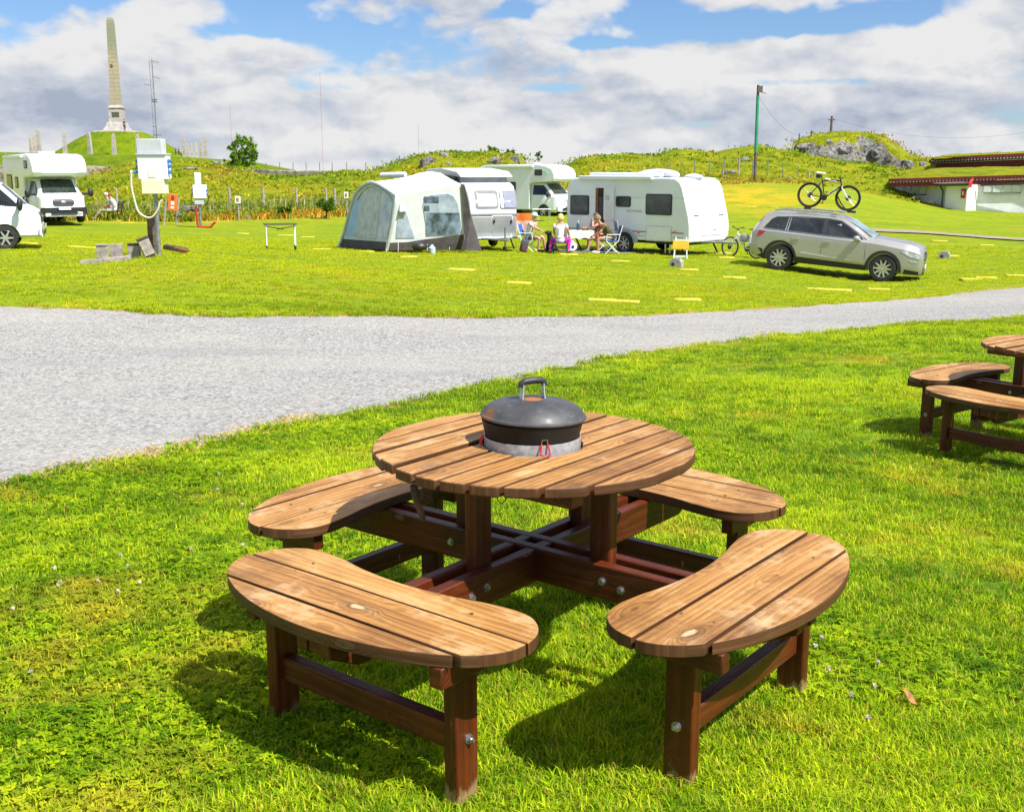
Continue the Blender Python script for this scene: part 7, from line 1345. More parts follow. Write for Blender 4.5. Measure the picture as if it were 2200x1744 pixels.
def mats_and_bits():
    P = [at(1180, 537, 39.6), at(1350, 541, 39.3), at(1352, 549.5, 37.3), at(1245, 546, 37.6)]
    X0, X1 = P[0].x, P[1].x+.3; rows = [[(x, y, gz(x, y)+.022+.006*math.sin(x*7)*math.sin(y*9)) for x in np.linspace(X0+(39.8-y)*.35, X1+(39.8-y)*.25, 30)] for y in np.linspace(37.55, 39.7, 14)]
    b = MB(); b.grid(rows); o = b.build('ground_mat', cloth('mat_grey', (.24, .25, .27)), angle=180); tag(o, 'flat grey awning mat on the grass under the table and chairs', 'mat')
    # step stool with orange top
    q = at(1462, 558, 35.4); T = thing('step_stool', 'folding stool with an orange top and white legs in front of the caravan', 'stool', q, math.radians(-12))
    for x in (-.19, .19):
        b = MB(); b.tube([(x*1.1, -.16, 0), (x*.85, .02, .66)], .018, 6); b.build('leg', M_WHITEP, T); b = MB(); b.tube([(x*1.0, .18, 0), (x*.8, -.02, .50)], .016, 6); b.build('leg', M_WHITEP, T)
    b = MB(); b.box((0, -.06, .42), (.50, .035, .27), M=Matrix.Rotation(-.25, 3, 'X')); b.build('orange_top', mat('stool_orange', (.85, .40, .02), .45, 0, .08, 4), T, bevel=.008)
    for z in (.07, .56): b = MB(); b.box((0, -.14+.24*(z/.6), z), (.38, .02, .05)); b.build('rung', M_WHITEP, T)
    # towel on a line behind the man, dark bag
    q = at(1128, 532, 40.2); rows = [[(x, .02*math.sin(9*x+z*4), z) for x in np.linspace(-.34, .28, 10)] for z in np.linspace(.62, 1.26, 8)]
    b = MB(); b.grid(rows[4:]); t = thing('windbreak', 'orange and pink windbreak cloth between two poles behind the man in the cap', 'windbreak', q, -.1); b.build('orange_cloth', cloth('cloth_orange', (.85, .20, .02)), t, angle=180); b = MB(); b.grid(rows[:5]); b.build('pink_cloth', cloth('cloth_pink', (.85, .52, .44)), t, angle=180)
    for x in (-.34, .28): b = MB(); b.cyl((x, 0, 0), (x, 0, 1.3), .012, n=6); b.build('pole', M_ALLOY, t)
    q = at(1126, 540, 37.7); t = thing('backpack', 'dark grey rucksack leaning on the left of the blue camp chair', 'bag', q, .3); b = MB(); b.box((0, 0, .22), (.26, .17, .42), M=Matrix.Rotation(.25, 3, 'Y')); b.build('sack', cloth('sack_dark', (.06, .065, .08)), t, bevel=.06, seg=3); b = MB(); b.box((-.02, -.10, .16), (.18, .06, .18), M=Matrix.Rotation(.25, 3, 'Y')); b.build('front_pocket', cloth('sack_maroon', (.10, .035, .05)), t); b = MB(); b.tube([(-.05, .02, .46), (0, .02, .53), (.05, .02, .46)], .012, 6); b.build('carry_loop', M_BLACK, t)
    q = base(1163, 466, 58); t = thing('camp_table', 'small white folding table in front of the motorhome wheel, behind the people', 'table', q, .1, 'camp tables'); b = MB(); b.box((0, 0, .62), (.95, .5, .03)); b.build('tabletop', M_WHITEP, t)
    for x in (-.42, .42):
        for y in (-.2, .2): b = MB(); b.cyl((x, y, 0), (x, y, .61), .016, n=6); b.build('leg', M_ALLOY, t)
mats_and_bits()
# couple on a bench by the meadow, far left
p = at(246, 473, 55); h = math.radians(188); T = thing('garden_bench', 'dark slatted bench under the couple by the meadow, far left', 'bench', p, h)
b = MB(); [b.box((x, 0, .43), (.10, 1.25, .03)) for x in (-.2, -.06, .08)]; b.build('seat', M_DARKWOOD, T); b = MB(); [b.box((-.30-.03*k, 0, .58+.13*k), (.03, 1.25, .09)) for k in range(3)]; b.build('backrest', M_DARKWOOD, T)
for y in (-.52, .52): b = MB(); b.tube([(.14, y, 0), (.14, y, .43), (-.26, y, .43), (-.38, y, .92)], .03, 6); b.tube([(-.26, y, .43), (-.32, y, 0)], .03, 6); b.build('leg_frame', M_DARK, T)
person('person in a grey green jacket and pale trousers on the bench, legs stretched out', p+Vector((.0, -.28, 0)), h, dict(spine=(.03, 0, .72), chest=(.12, 0, .94), neck=(.18, 0, 1.09), head=(.23, 0, 1.21), top=(.235, 0, 1.33), shL=(.11, .18, 1.0), shR=(.11, -.18, 1.0), knL=(.48, .12, .50), anL=(.80, .12, .12), toL=(.93, .12, .14), knR=(.46, -.12, .48), anR=(.74, -.12, .10), toR=(.87, -.12, .12), face=(1, 0, 0)), M_SKINT, cloth('grey_green_jacket', (.13, .17, .15)), cloth('pale_trousers', (.36, .36, .29)), cloth('dark_shoe', (.04, .035, .035)), cloth('white_hair', (.55, .52, .50)), leg_len='long', sleeves=.985)
person('person in a white shirt on the far side of the couple on the bench', p+Vector((-.05, .3, 0)), h, dict(chest=(.08, 0, .93), neck=(.14, 0, 1.07), head=(.20, 0, 1.17), top=(.20, 0, 1.29), shL=(.08, .17, 1.0), shR=(.08, -.17, 1.0), face=(1, 0, 0)), M_SKIN, cloth('white_shirt', (.74, .72, .68)), cloth('pale_trousers', (.36, .36, .29)), cloth('dark_shoe', (.04, .035, .035)), cloth('auburn_hair', (.20, .07, .03)), leg_len='long')
STAND = dict(pelvis=(0, 0, .92), spine=(0, 0, 1.12), chest=(0, 0, 1.34), neck=(.01, 0, 1.50), head=(.03, 0, 1.61), top=(.03, 0, 1.72), shL=(0, .19, 1.42), elL=(-.02, .25, 1.14), wrL=(.06, .26, .90), shR=(0, -.19, 1.42), elR=(-.02, -.25, 1.14), wrR=(.10, -.24, .92), hipL=(0, .09, .88), knL=(.02, .10, .49), anL=(0, .11, .09), toL=(.15, .13, .045), hipR=(0, -.09, .88), knR=(.06, -.10, .49), anR=(-.04, -.11, .09), toR=(.11, -.13, .045))
M_JBLUE = cloth('blue_jacket', (.02, .13, .34)); M_TDARK = cloth('dark_trousers', (.02, .025, .05))
person('person in a blue jacket and dark trousers standing at the foot of the obelisk', uvY(268, 281, 163), math.radians(70), STAND, M_SKIN, M_JBLUE, M_TDARK, M_TDARK, cloth('brown_hair', (.12, .06, .03)), leg_len='long', sleeves=.985, scale=.92)
person('person in a bright blue jacket standing left of the right stone cluster', uvY(384.5, 333.5, 158), math.radians(-60), STAND, M_SKIN, cloth('bright_blue_jacket', (.02, .12, .50)), M_TDARK, M_TDARK, cloth('brown_hair', (.12, .06, .03)), leg_len='long', sleeves=.985, scale=.62)
person('person in dark grey clothes standing beside the one in bright blue', uvY(378, 333.5, 160), math.radians(-90), STAND, M_SKIN, cloth('dark_coat', (.07, .075, .10)), M_TDARK, M_TDARK, cloth('brown_hair', (.12, .06, .03)), leg_len='long', sleeves=.985, scale=.62)
# ------------------------------------------------------------------ foliage kit
from mathutils.bvhtree import BVHTree
def leaf_material(name='foliage', tr=.35):
    m, t, p = nodes_of(name); a = nd(t, 'ShaderNodeAttribute'); a.attribute_name = 'col'; g = nd(t, 'ShaderNodeNewGeometry'); n = tnoise(t, g.outputs['Position'], 3, 3, .6)
    hs = nd(t, 'ShaderNodeHueSaturation'); t.links.new(a.outputs['Color'], hs.inputs['Color']); t.links.new(tmr(t, n, .3, .7, .7, 1.25, False), hs.inputs['Value'])
    t.links.new(hs.outputs[0], p.inputs['Base Color']); p.inputs['Roughness'].default_value = .75; p.inputs['Specular IOR Level'].default_value = .2
    tl = nd(t, 'ShaderNodeBsdfTranslucent'); t.links.new(hs.outputs[0], tl.inputs[0]); mx = nd(t, 'ShaderNodeMixShader'); mx.inputs[0].default_value = tr
    out = t.nodes['Material Output']; t.links.new(p.outputs[0], mx.inputs[1]); t.links.new(tl.outputs[0], mx.inputs[2]); t.links.new(mx.outputs[0], out.inputs[0]); return m
M_LEAF = leaf_material()
def quad_mesh(name, V, F, C, m, parent=None):
    me = bpy.data.meshes.new(name); me.vertices.add(len(V)); me.vertices.foreach_set('co', np.asarray(V, np.float32).ravel()); k = F.shape[1]
    me.loops.add(F.size); me.loops.foreach_set('vertex_index', F.ravel().astype(np.int32)); me.polygons.add(len(F)); me.polygons.foreach_set('loop_start', np.arange(0, F.size, k, dtype=np.int32)); me.update(calc_edges=True)
    a = me.color_attributes.new('col', 'FLOAT_COLOR', 'POINT'); a.data.foreach_set('color', np.concatenate([C, np.ones((len(C), 1))], 1).astype(np.float32).ravel()); me.materials.append(m)
    o = bpy.data.objects.new(name, me); COL.objects.link(o)
    if parent: o.parent = parent
    return o
def leaves(P, size, col, jitter=.25, flat=0.0):
    """P: n x 3 leaf centres -> diamond shaped leaf faces"""
    n = len(P); a = rng.normal(size=(n, 3)); a /= np.linalg.norm(a, axis=1)[:, None]; b = rng.normal(size=(n, 3)); b[:, 2] *= (1-flat); b -= a*(a*b).sum(1)[:, None]; b /= np.linalg.norm(b, axis=1)[:, None]
    s = size*rng.uniform(.6, 1.4, (n, 1)); V = np.stack([P-a*s, P+b*s*.45, P+a*s, P-b*s*.45], 1).reshape(-1, 3); F = np.arange(4*n).reshape(n, 4)
    C = np.asarray(col)*(1+rng.uniform(-jitter, jitter, (n, 1))); C = np.repeat(np.clip(C, 0, 1), 4, 0); return V, F, C
def blades(P, h, w, lean, col, jitter=.25):
    """upright thin triangles from ground points P"""
    n = len(P); az = rng.uniform(0, 2*PI, n); d = np.stack([np.cos(az), np.sin(az), np.zeros(n)], 1); s = np.stack([-d[:, 1], d[:, 0], np.zeros(n)], 1); H = (h*rng.uniform(.5, 1.35, n))[:, None]; w = np.broadcast_to(np.asarray(w).reshape(-1, 1), (n, 1))
    L = lean*rng.uniform(.2, 1.3, (n, 1)); up = np.array([0, 0, 1.0])
    V = np.stack([P-s*w, P+s*w, P+up*H*.6+d*H*L*.4+s*w*.6, P+up*H+d*H*L], 1).reshape(-1, 3); F = np.arange(4*n).reshape(n, 4)
    C = np.asarray(col)*(1+rng.uniform(-jitter, jitter, (n, 1))); return V, F, np.repeat(np.clip(C, 0, 1), 4, 0)
def merge(parts): 
    o = 0; Fs = []
    for V, F, C in parts: Fs.append(F+o); o += len(V)
    return np.concatenate([q[0] for q in parts]), np.concatenate(Fs), np.concatenate([q[2] for q in parts])
TREES = [BVHTree.FromObject(o, bpy.context.evaluated_depsgraph_get()) for o in bpy.data.objects if o.type == 'MESH' and o.get('kind') == 'structure' and o.name.split('.')[0] in ('hill', 'mound')]
def drop(x, y):
    z = gz(x, y) if False else -1e9
    for b in TREES:
        h = b.ray_cast(Vector((x, y, 60)), Vector((0, 0, -1)))
        if h[0] is not None: z = max(z, h[0].z)
    return z
# ------------------------------------------------------------------ trees
def branch_tree(name, label, cat, root, blobs, Y, spread, n_leaf, leaf, cols, trunk_r, group=None):
    """blobs: crown clumps (u, v, radius px) around distance Y; a limb runs from the trunk to each"""
    T = thing(name, label, cat, root, 0, group); b = MB(); fork = None; C = []
    for u, v, r in blobs: C.append((uvY(u, v, Y+random.uniform(-spread, spread))-root, px(r, Y)))
    mid = sum((c for c, _ in C), Vector())/len(C); f = Vector((mid.x*.35, mid.y*.35, mid.z*.42))
    b.tube([Vector((0, 0, -.5)), f*.5+Vector((random.uniform(-.05, .05), 0, 0)), f], [trunk_r*1.25, trunk_r, trunk_r*.8], 9)
    for c, r in C: m_ = f.lerp(c, .5)+Vector((random.uniform(-.1, .1), random.uniform(-.1, .1), .08)); b.tube([f, m_, c, c+Vector((random.uniform(-.2, .2), 0, r*.6))], [trunk_r*.6, trunk_r*.38, trunk_r*.2, trunk_r*.08], 6)
    b.build('trunk', M_OLDWOOD, T, angle=60); parts = []
    for c, r in C:
        n = int(n_leaf*(r**2)/sum(q[1]**2 for q in C)); k = max(4, n//45); sub = rng.normal(size=(k, 3))*r*.48+np.array(c); pts = sub[rng.integers(0, k, n)]+rng.normal(size=(n, 3))*r*.20; parts.append(leaves(pts, leaf, np.array(cols)[rng.integers(0, len(cols), n)]))
    V, F, Cc = merge(parts); quad_mesh('crown', V, F, Cc, M_LEAF, T); return T
GREENS = [(.12, .25, .014), (.17, .32, .016), (.22, .36, .02), (.09, .19, .012)]
branch_tree('windswept_tree', 'bushy windswept tree on the skyline right of the utility boxes', 'tree', uvY(501, 360, 104), [(500, 316, 9), (512, 306, 11), (525, 303, 10), (536, 311, 11), (545, 325, 10), (549, 336, 6), (538, 338, 10), (525, 330, 9), (508, 330, 9), (498, 336, 7), (512, 347, 11), (527, 351, 9), (500, 352, 8), (541, 348, 6)], 104, .7, 7500, .085, GREENS, .12)
branch_tree('sapling', 'thin sapling with a small leafy tip above the alcove motorhome', 'tree', uvY(1157, 372, 84), [(1158, 327, 4), (1152, 333, 4), (1162, 337, 4), (1157, 342, 3)], 84, .15, 420, .07, [(.13, .26, .03), (.10, .20, .03)], .03)
for u, v, Y, bl, l in [(1060, 328, 90, [(1055, 322, 8), (1064, 326, 8), (1058, 330, 7)], 'small round green shrub on the crest of the rocky hill, left of the other'), (1096, 331, 90, [(1092, 330, 8), (1100, 332, 9), (1106, 338, 6)], 'small green shrub on the crest of the rocky hill, right of the other'), (497, 366, 103, [(487, 352, 6), (497, 358, 8), (506, 362, 6), (480, 356, 5)], 'brown twiggy shrub at the foot of the windswept tree'),
                   (612, 452, 60, [(604, 452, 8), (614, 455, 7), (620, 449, 7)], 'dark green bush in the verge above the folding table'), (700, 440, 60, [(690, 438, 9), (704, 444, 10), (712, 436, 8)], 'leafy green bush in the verge left of the second sign')]:
    br = 'brown' in l; branch_tree('shrub', l, 'shrub', uvY(u, v+8, Y), bl, Y, .3, 1500, .075, [(.10, .06, .03), (.07, .05, .03), (.09, .09, .03)] if br else [(.06, .14, .01), (.09, .18, .012), (.12, .20, .01)], .04, 'shrubs')
# ------------------------------------------------------------------ rocks on the hillsides
M_ROCK = None
def rock_material():
    m, t, p = nodes_of('hill_rock'); g = nd(t, 'ShaderNodeNewGeometry'); a = tnoise(t, g.outputs['Position'], 1.6, 7, .75); col = ramp(t, a, [(.36, (.035, .035, .038)), (.47, (.14, .14, .14)), (.62, (.30, .29, .275))])
    b = tnoise(t, g.outputs['Position'], 5, 5, .7); col = tmix(t, tmr(t, b, .54, .66, 0, .7), col, (.42, .40, .36)); t.links.new(col, p.inputs['Base Color']); p.inputs['Roughness'].default_value = .95
    bp = nd(t, 'ShaderNodeBump'); bp.inputs['Strength'].default_value = .9; bp.inputs['Distance'].default_value = .3; t.links.new(a, bp.inputs['Height']); t.links.new(bp.outputs[0], p.inputs['Normal']); return m
M_ROCK = rock_material()
def rock(u, v, w, h, Y, label, seed, rz=0, m=None):
    c = uvY(u, v, Y); o_ = Vector((0, 0, CAM_H)); hs = [h[0] for h in (q.ray_cast(o_, (c-o_).normalized()) for q in TREES) if h[0] is not None]
    if hs and Y > 70: c = min(hs, key=lambda h: h.y)
    r = np.random.default_rng(seed); A3 = (px(w, Y)/2, px(max(w, h)*.8, Y)/2, px(h, Y)/2); bm = bmesh.new()
    for k in range(34):
        d = r.normal(size=3); d /= np.linalg.norm(d); d = np.sign(d)*np.abs(d)**.75*r.uniform(.78, 1.12); q = [d[i]*A3[i] for i in range(3)]; q[0] += q[2]*rz; bm.verts.new(q)
    bmesh.ops.convex_hull(bm, input=bm.verts); [bm.verts.remove(v_) for v_ in list(bm.verts) if not v_.link_faces]; bmesh.ops.subdivide_edges(bm, edges=bm.edges, cuts=2, use_grid_fill=True); bm.verts.ensure_lookup_table()
    q = np.array([v_.co[:] for v_ in bm.verts]); e = fbm(q[:, 0]*2.3+seed, q[:, 2]*2.3+q[:, 1]*1.7, 4, seed)*px(min(w, h), Y)*.45; nrm = q/np.maximum(np.linalg.norm(q, axis=1), 1e-6)[:, None]; q = q+nrm*e[:, None]
    b = MB(); b.add(q.tolist(), [tuple(v_.index for v_ in f_.verts) for f_ in bm.faces]); bm.free()
    o = b.build('rock', m or M_ROCK, angle=14); c.y += px(w, Y)*.12; o.location = c; tag(o, label, 'rock', 'rocks on the hillsides')
for i, (u, v, w, h, Y, l, rz) in enumerate([(921, 350, 34, 26, 82, 'large pale rock slab at the left of the rocky hill', .35), (955, 336, 20, 15, 86, 'grey rock near the top of the rocky hill'.replace('grey rock', 'grey rock outcrop'), -.3), (985, 328, 22, 9, 87, 'low grey rock along the crest of the rocky hill', 0), (965, 355, 14, 13, 82, 'small grey rock in the middle of the rocky hill', .1), (1061, 350, 27, 24, 82, 'pointed pale rock on the right half of the rocky hill', .25), (1104, 346, 27, 25, 83, 'pale round rock at the right end of the rocky hill', 0), (880, 343, 26, 8, 87, 'flat brownish rock on the left crest of the rocky hill', .3),
                                     (1950, 358, 36, 28, 92, 'big round grey boulder between knoll and red building', .2), (1983, 355, 19, 16, 93, 'smaller grey boulder right of the big round one', 0), (1730, 316, 40, 17, 97, 'pale rock face at the left end of the knoll', 0), (1782, 309, 16, 14, 97, 'small pale rock in the middle of the knoll', 0), (1815, 322, 38, 18, 97, 'wide grey rock face below the knoll top', .2), (1853, 321, 26, 22, 97, 'upright grey rock right of the wide rock face on the knoll', 0), (1886, 331, 32, 32, 96, 'dark jagged rock on the right side of the knoll', .1), (1912, 340, 18, 22, 96, 'narrow grey rock at the lower right of the knoll', 0), (1603, 347, 18, 18, 90, 'dark rock beside the green sleeved pole', 0), (1570, 372, 34, 12, 80, 'low rubble of rock left of the green sleeved pole', 0), (1694, 383, 18, 7, 79, 'flat white stone on the terrace edge, behind the bicycle', 0), (1657, 386, 16, 5, 78, 'flat pinkish stone on the terrace edge, near the green sleeved pole', 0),
                                     (399, 449, 16, 14, 55, 'grey rock left of the small hookup pole', 0), (416, 448, 20, 12, 55.5, 'white stone right behind the red hose', .2), (386, 464, 12, 9, 53, 'small pinkish stone below the orange barrier', .6), (533, 467, 12, 6, 57, 'white stone on the meadow edge near the first sign', -.4), (470, 352, 30, 14, 85, 'grey rock in the slope left of the windswept tree', -.4), (408, 364, 30, 9, 85, 'flat grey rock in the slope above the small hookup box', .2)]): rock(u, v, w, h, Y, l, i+3, rz)
# ------------------------------------------------------------------ verge of reeds and tall weeds, hillside tufts (too many to count)
def verge():
    n = 16000; a = np.interp(rng.uniform(0, 1, n), [0, 1], [math.atan(-1500/2390), math.atan(-270/2390)]); lim = np.interp(a, [-.6, -.43, -.30, -.2, -.1, .02], [57, 57, 57, 60, 63, 66]); d = rng.uniform(0, 1, n)**1.0; r = lim+.3+d*10
    x = r*np.sin(a); y = r*np.cos(a); z = height(x, y, False); P = np.stack([x, y, z], 1)
    patch = fbm(x*.35, y*.35, 4, 77)+.5; g = np.array([(.15, .25, .008), (.22, .30, .010), (.09, .17, .008)]); dry = np.array([(.66, .34, .03), (.70, .42, .06), (.52, .25, .025)]); reed = np.array([(.55, .44, .26), (.46, .36, .2)])
    k = rng.integers(0, 3, n); band = np.clip(1-np.abs(d-.14)/.30, 0, 1); isdry = (rng.uniform(0, 1, n) < band*np.clip((patch-.25)*3.0, 0, 1)); col = np.where(isdry[:, None], dry[k], g[k])
    parts = [blades(P, np.where(isdry, .36, .30)*rng.uniform(.5, 1.3, n), .030, .7, col)]
    m = 2000; i = rng.choice(np.where((d > .40) & (d < .95))[0], m); parts.append(blades(P[i]+rng.normal(size=(m, 3))*[.5, .5, 0], .62*rng.uniform(.4, 1.3, m), .020, .18, reed[rng.integers(0, 2, m)]))
    i = rng.choice(n, 5200); Q = P[i]+rng.normal(size=(5200, 3))*[.2, .2, .12]+[0, 0, .35]; parts.append(leaves(Q, .075, g[rng.integers(0, 3, 5200)]))
    V, F, C = merge(parts); o = quad_mesh('meadow_verge', V, F, C, M_LEAF); o['kind'] = 'stuff'; o['label'] = 'tall reeds, weeds and dry grass along the meadow edge'
verge()
def tufts():
    parts = []; N_ = 2000; k = 0
    while k < N_:
        u = random.uniform(-60, 2030); Y = random.uniform(66, 110); x = (u-1100)/FPX*Y/1.02; z = drop(x, Y)
        g0 = gz(x, Y)
        if z < g0: z = g0
        if float(wildness(np.array(x), np.array(Y))) < .5: k += 1; continue
        k += 1; q = float(fbm(np.array(x*.15), np.array(Y*.15), 4, 90))+.5; n = 16
        if q < .50: c = [(.15, .26, .008), (.23, .32, .010)]; h = .20
        elif q < .70: c = [(.36, .38, .015), (.42, .38, .02)]; h = .24
        else: c = [(.44, .31, .04), (.38, .27, .03)]; h = .26
        P = np.array([x, Y, z-.05])+rng.normal(size=(n, 3))*[.55, .55, .03]; parts.append(leaves(P+[0, 0, h*.45], .13, np.array(c)[rng.integers(0, 2, n)])); parts.append(blades(P, h, .035, .5, np.array(c)[rng.integers(0, 2, n)]))
    V, F, C = merge(parts); o = quad_mesh('hillside_growth', V, F, C, M_LEAF); o['kind'] = 'stuff'; o['label'] = 'rough grass and heather tufts covering the hillsides'
tufts()
# ------------------------------------------------------------------ lawn: blades near the camera as instanced tufts
def grass_blade_material():
    m, t, p = nodes_of('grass_blade'); g = nd(t, 'ShaderNodeNewGeometry'); oi = nd(t, 'ShaderNodeObjectInfo'); col, b = grass_colour(t, g.outputs['Position'], oi.outputs['Random'])
    at_ = nd(t, 'ShaderNodeAttribute'); at_.attribute_name = 'tone'; col = tmix(t, at_.outputs['Fac'], col, (.36, .26, .045))
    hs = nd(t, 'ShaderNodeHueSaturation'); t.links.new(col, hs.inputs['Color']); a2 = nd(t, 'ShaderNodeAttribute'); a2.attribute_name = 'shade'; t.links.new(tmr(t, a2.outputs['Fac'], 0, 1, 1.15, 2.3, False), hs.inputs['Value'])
    t.links.new(hs.outputs[0], p.inputs['Base Color']); p.inputs['Roughness'].default_value = .75; p.inputs['Specular IOR Level'].default_value = .08
    tl = nd(t, 'ShaderNodeBsdfTranslucent'); t.links.new(hs.outputs[0], tl.inputs[0]); mx = nd(t, 'ShaderNodeMixShader'); mx.inputs[0].default_value = .42; t.links.new(p.outputs[0], mx.inputs[1]); t.links.new(tl.outputs[0], mx.inputs[2]); t.links.new(mx.outputs[0], t.nodes['Material Output'].inputs[0]); return m
M_BLADE = grass_blade_material()
def tuft_mesh(i, n, R, h, w, clover=0):
    r = np.random.default_rng(100+i); V = []; F = []; tone = []; sh = []
    for k in range(n):
        a = r.uniform(0, 2*PI); q = R*math.sqrt(r.uniform(0, 1)); p = np.array([q*math.cos(a), q*math.sin(a), -.006]); b = r.uniform(0, 2*PI); d = np.array([math.cos(b), math.sin(b), 0]); s = np.array([-d[1], d[0], 0]); H = h*r.uniform(.45, 1.35); L = r.uniform(.25, 1.25); W_ = w*r.uniform(.7, 1.3); o = len(V); up = np.array([0, 0, 1.])
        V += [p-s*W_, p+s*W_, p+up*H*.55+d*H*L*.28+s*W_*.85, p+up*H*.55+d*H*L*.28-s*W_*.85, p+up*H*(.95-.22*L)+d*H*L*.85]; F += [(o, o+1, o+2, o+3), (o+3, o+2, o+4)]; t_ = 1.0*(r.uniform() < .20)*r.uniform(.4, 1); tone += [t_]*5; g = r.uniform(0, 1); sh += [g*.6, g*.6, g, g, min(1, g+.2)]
    for k in range(clover):
        a = r.uniform(0, 2*PI); q = R*math.sqrt(r.uniform(0, 1))*1.2; c = np.array([q*math.cos(a), q*math.sin(a), h*r.uniform(.35, .85)]); t0 = r.uniform(0, 2*PI); S = .0062*r.uniform(.6, 1.3); tx, ty = r.normal(size=2)*.25; g = r.uniform(.0, .5)
        for j in range(3):
            b = t0+j*2*PI/3; o = len(V); pts = [(0, 0)]+[(S*(1.0+.8*math.cos(e)), S*.75*math.sin(e)) for e in (-1.9, -.7, 0, .7, 1.9)]
            for X, Y_ in pts: x = X*math.cos(b)-Y_*math.sin(b); y = X*math.sin(b)+Y_*math.cos(b); V.append(c+np.array([x, y, x*tx+y*ty])); tone.append(0); sh.append(g)
            F.append(tuple(o+q_ for q_ in range(6)))
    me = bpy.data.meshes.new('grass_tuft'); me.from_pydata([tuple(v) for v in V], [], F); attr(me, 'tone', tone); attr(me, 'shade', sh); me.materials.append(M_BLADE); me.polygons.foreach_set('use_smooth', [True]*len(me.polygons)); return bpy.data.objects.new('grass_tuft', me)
def scatter(name, label, P, rot, scl, idx, protos):
    me = bpy.data.meshes.new(name); me.from_pydata(P.tolist(), [], []); attr(me, 'rz', rot); attr(me, 'scl', scl); a = me.attributes.new('idx', 'INT', 'POINT'); a.data.foreach_set('value', idx.astype(np.int32))
    c = bpy.data.collections.new(name+'_kinds'); [c.objects.link(q) for q in protos]
    o = bpy.data.objects.new(name, me); COL.objects.link(o); o['kind'] = 'stuff'; o['label'] = label
    ng = bpy.data.node_groups.new(name, 'GeometryNodeTree'); ng.interface.new_socket('Geometry', in_out='INPUT', socket_type='NodeSocketGeometry'); ng.interface.new_socket('Geometry', in_out='OUTPUT', socket_type='NodeSocketGeometry')
    gi = ng.nodes.new('NodeGroupInput'); go = ng.nodes.new('NodeGroupOutput'); mp = ng.nodes.new('GeometryNodeMeshToPoints'); ip = ng.nodes.new('GeometryNodeInstanceOnPoints'); ci = ng.nodes.new('GeometryNodeCollectionInfo'); ci.inputs[0].default_value = c; ci.inputs['Separate Children'].default_value = True; ci.inputs['Reset Children'].default_value = True
    L = ng.links.new; L(gi.outputs[0], mp.inputs[0]); L(mp.outputs[0], ip.inputs['Points']); L(ci.outputs[0], ip.inputs['Instance']); ip.inputs['Pick Instance'].default_value = True
    def na(n, ty): q = ng.nodes.new('GeometryNodeInputNamedAttribute'); q.data_type = ty; q.inputs[0].default_value = n; return q.outputs[0]
    L(na('idx', 'INT'), ip.inputs['Instance Index']); cx = ng.nodes.new('ShaderNodeCombineXYZ'); L(na('rz', 'FLOAT'), cx.inputs[2]); L(cx.outputs[0], ip.inputs['Rotation']); L(na('scl', 'FLOAT'), ip.inputs['Scale']); L(ip.outputs[0], go.inputs[0])
    md = o.modifiers.new('scatter', 'NODES'); md.node_group = ng; return o
def sector(r0, r1, dens, half=.56, p=1.0):
    n = int(half*(r1*r1-r0*r0)*dens); r = np.sqrt(rng.uniform(r0*r0, r1*r1, n)); a = rng.uniform(-half, half, n); return np.stack([r*np.sin(a), r*np.cos(a)], 1)
def lawn():
    protos = [tuft_mesh(i, 34, .045, .029, .00165) for i in range(4)]+[tuft_mesh(7+i, 24, .045, .028, .0017, 6) for i in range(2)]
    S = np.concatenate([sector(1.2, 3.2, 1150, .72), sector(3.2, 4.6, 760, .72), sector(4.6, 7, 430, .72), sector(7, 11, 210, .72), sector(11, 19, 80, .66), sector(17, 27, 36, .5), sector(27, 46, 13, .5)]); x, y = S[:, 0], S[:, 1]; rs = road_side(x, y)
    keep = rs < rng.uniform(-.10, .12, len(x))*np.clip(y/8, .6, 2.2); x, y, rs = x[keep], y[keep], rs[keep]; r = np.hypot(x, y)
    cl = fbm(x*.9, y*.9, 4, 55)+.5+np.clip(-x*.09, -.10, .16); isc = (cl > .60) & (rng.uniform(0, 1, len(x)) < .8) & (y < 9); idx = np.where(isc, rng.integers(4, 6, len(x)), rng.integers(0, 4, len(x)))
    sc_ = rng.uniform(.65, 1.35, len(x))*np.interp(r, [1, 4, 9, 20, 27, 46], [.92, 1.0, 1.25, 1.7, 1.8, 2.4])*(1+.45*sstep(-.35, 0, rs))*(.75+.5*(fbm(x*1.3, y*1.3, 3, 5)+.5)); z = height(x, y)
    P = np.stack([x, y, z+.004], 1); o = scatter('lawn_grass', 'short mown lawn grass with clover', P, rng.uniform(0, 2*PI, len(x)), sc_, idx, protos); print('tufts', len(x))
lawn()
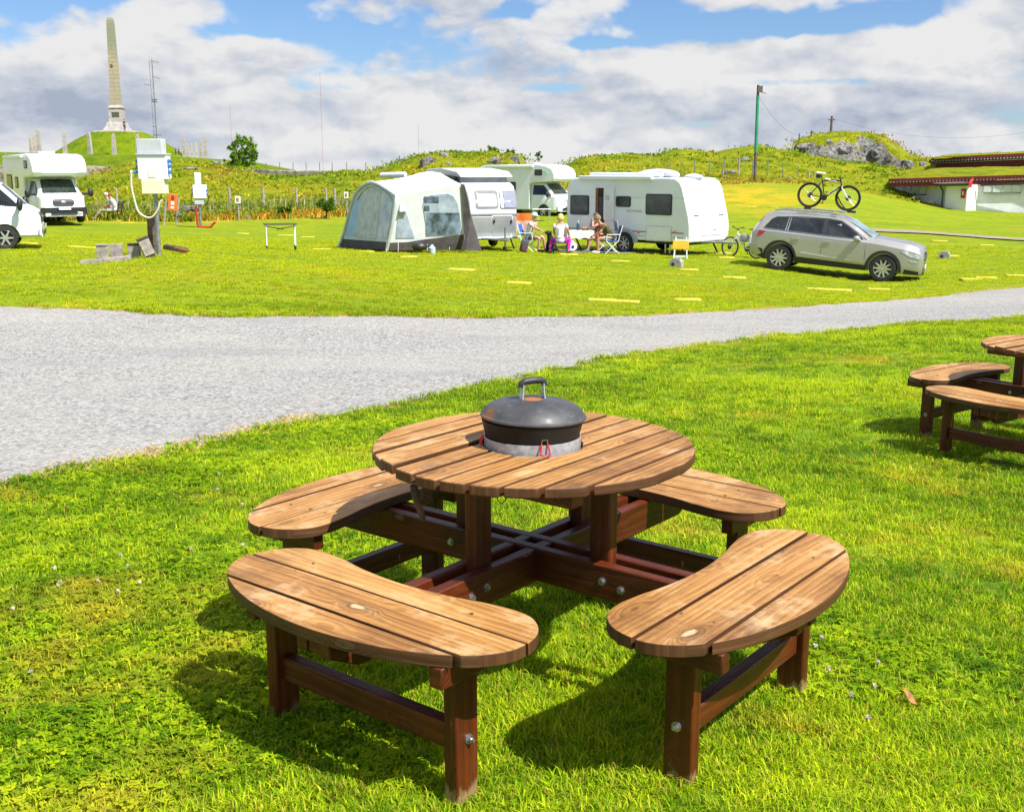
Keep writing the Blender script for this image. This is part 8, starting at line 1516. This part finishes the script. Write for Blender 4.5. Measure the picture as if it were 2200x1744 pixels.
def straw():
    S = np.concatenate([sector(5.2, 9, 420, .6), sector(9, 19, 120, .6)]); x, y = S[:, 0], S[:, 1]; yn = np.interp(x, R_N[:, 0], R_N[:, 1]); d = y-yn; c = fbm(x*1.1, y*0+4, 4, 61)+.5; k = (d > -.20) & (d < .04+.42*np.clip((c-.52)*4, 0, 1)) & (c+rng.uniform(-.10, .10, len(x)) > .56)
    x, y = x[k], y[k]; n = len(x); P = np.stack([x, y, height(x, y, False)-.01], 1); P = np.repeat(P, 5, 0)+rng.normal(size=(5*n, 3))*[.05, .05, .004]
    V, F, C = blades(P, .034, .0026, 1.6, np.array([(.62, .44, .13), (.70, .52, .20), (.45, .33, .07)])[rng.integers(0, 3, 5*n)]); o = quad_mesh('dry_edge_grass', V, F, C, M_LEAF); o['kind'] = 'stuff'; o['label'] = 'bleached dry grass along the near edge of the gravel road'
straw()
# ------------------------------------------------------------------ clover flowers, a dry leaf, loose gravel at the road edge
def flower(u, v, label, small=False):
    lo, hi = 1.6, 14
    for _ in range(40):
        Y = (lo+hi)/2; q = uvY(u, v, Y)
        if q.z > gz(q.x, q.y)+.03: lo = Y
        else: hi = Y
    q = uvY(u, v, lo); T = thing('clover_flower', label, 'flower', (q.x, q.y, gz(q.x, q.y)), random.uniform(0, 6), 'white clover flowers in the lawn'); b = MB(); b.cyl((0, 0, 0), (.003, 0, .03), .0012, n=5); b.build('stem', mat('stem_green', (.08, .16, .02), .6), T)
    r = np.random.default_rng(int(u)); n = 60; d = r.normal(size=(n, 3)); d /= np.linalg.norm(d, axis=1)[:, None]; s = .006
    V, F, C = leaves(np.array([.003, 0, .034])+d*s*.8, .0045, np.array([.72, .68, .60])); quad_mesh('flower_head', V, F, C, M_LEAF, T)
for k, (X, Y) in enumerate([(1600, 175), (1780, 288), (1410, 610), (1780, 585), (885, 658), (937, 742), (713, 850), (1022, 863), (437, 860), (425, 890), (867, 922), (90, 1055), (230, 1518), (395, 755), (1605, 65)]): flower(X/3.418, 1000+Y/3.418, 'white clover flower in the grass to the left of the foreground picnic table')
for X, Y in [(1130, 870), (1105, 912), (1400, 993), (1163, 1028), (1390, 1107), (1270, 1148), (1350, 1262)]: flower(1260+X/2.2375, 980+Y/2.2375, 'white petal like flower in the grass right of the front right bench')
def dry_leaf():
    q = uvY(1954, 1487, 3.05); q.z = gz(q.x, q.y)+.03; b = MB(); rows = [[(.02*s*(1-abs(t)**1.6), .035*t, .008*s*s+.008*math.sin(3*t)) for s in (-1, -.5, 0, .5, 1)] for t in np.linspace(-1, 1, 9)]; b.grid(rows); o = b.build('dry_leaf', mat('leaf_brown', (.36, .17, .05), .8, 0, .35, 30), angle=180); o.location = q; o.rotation_euler = (.3, .2, .8); tag(o, 'curled brown dry leaf lying in the grass at the lower right', 'leaf')
dry_leaf()
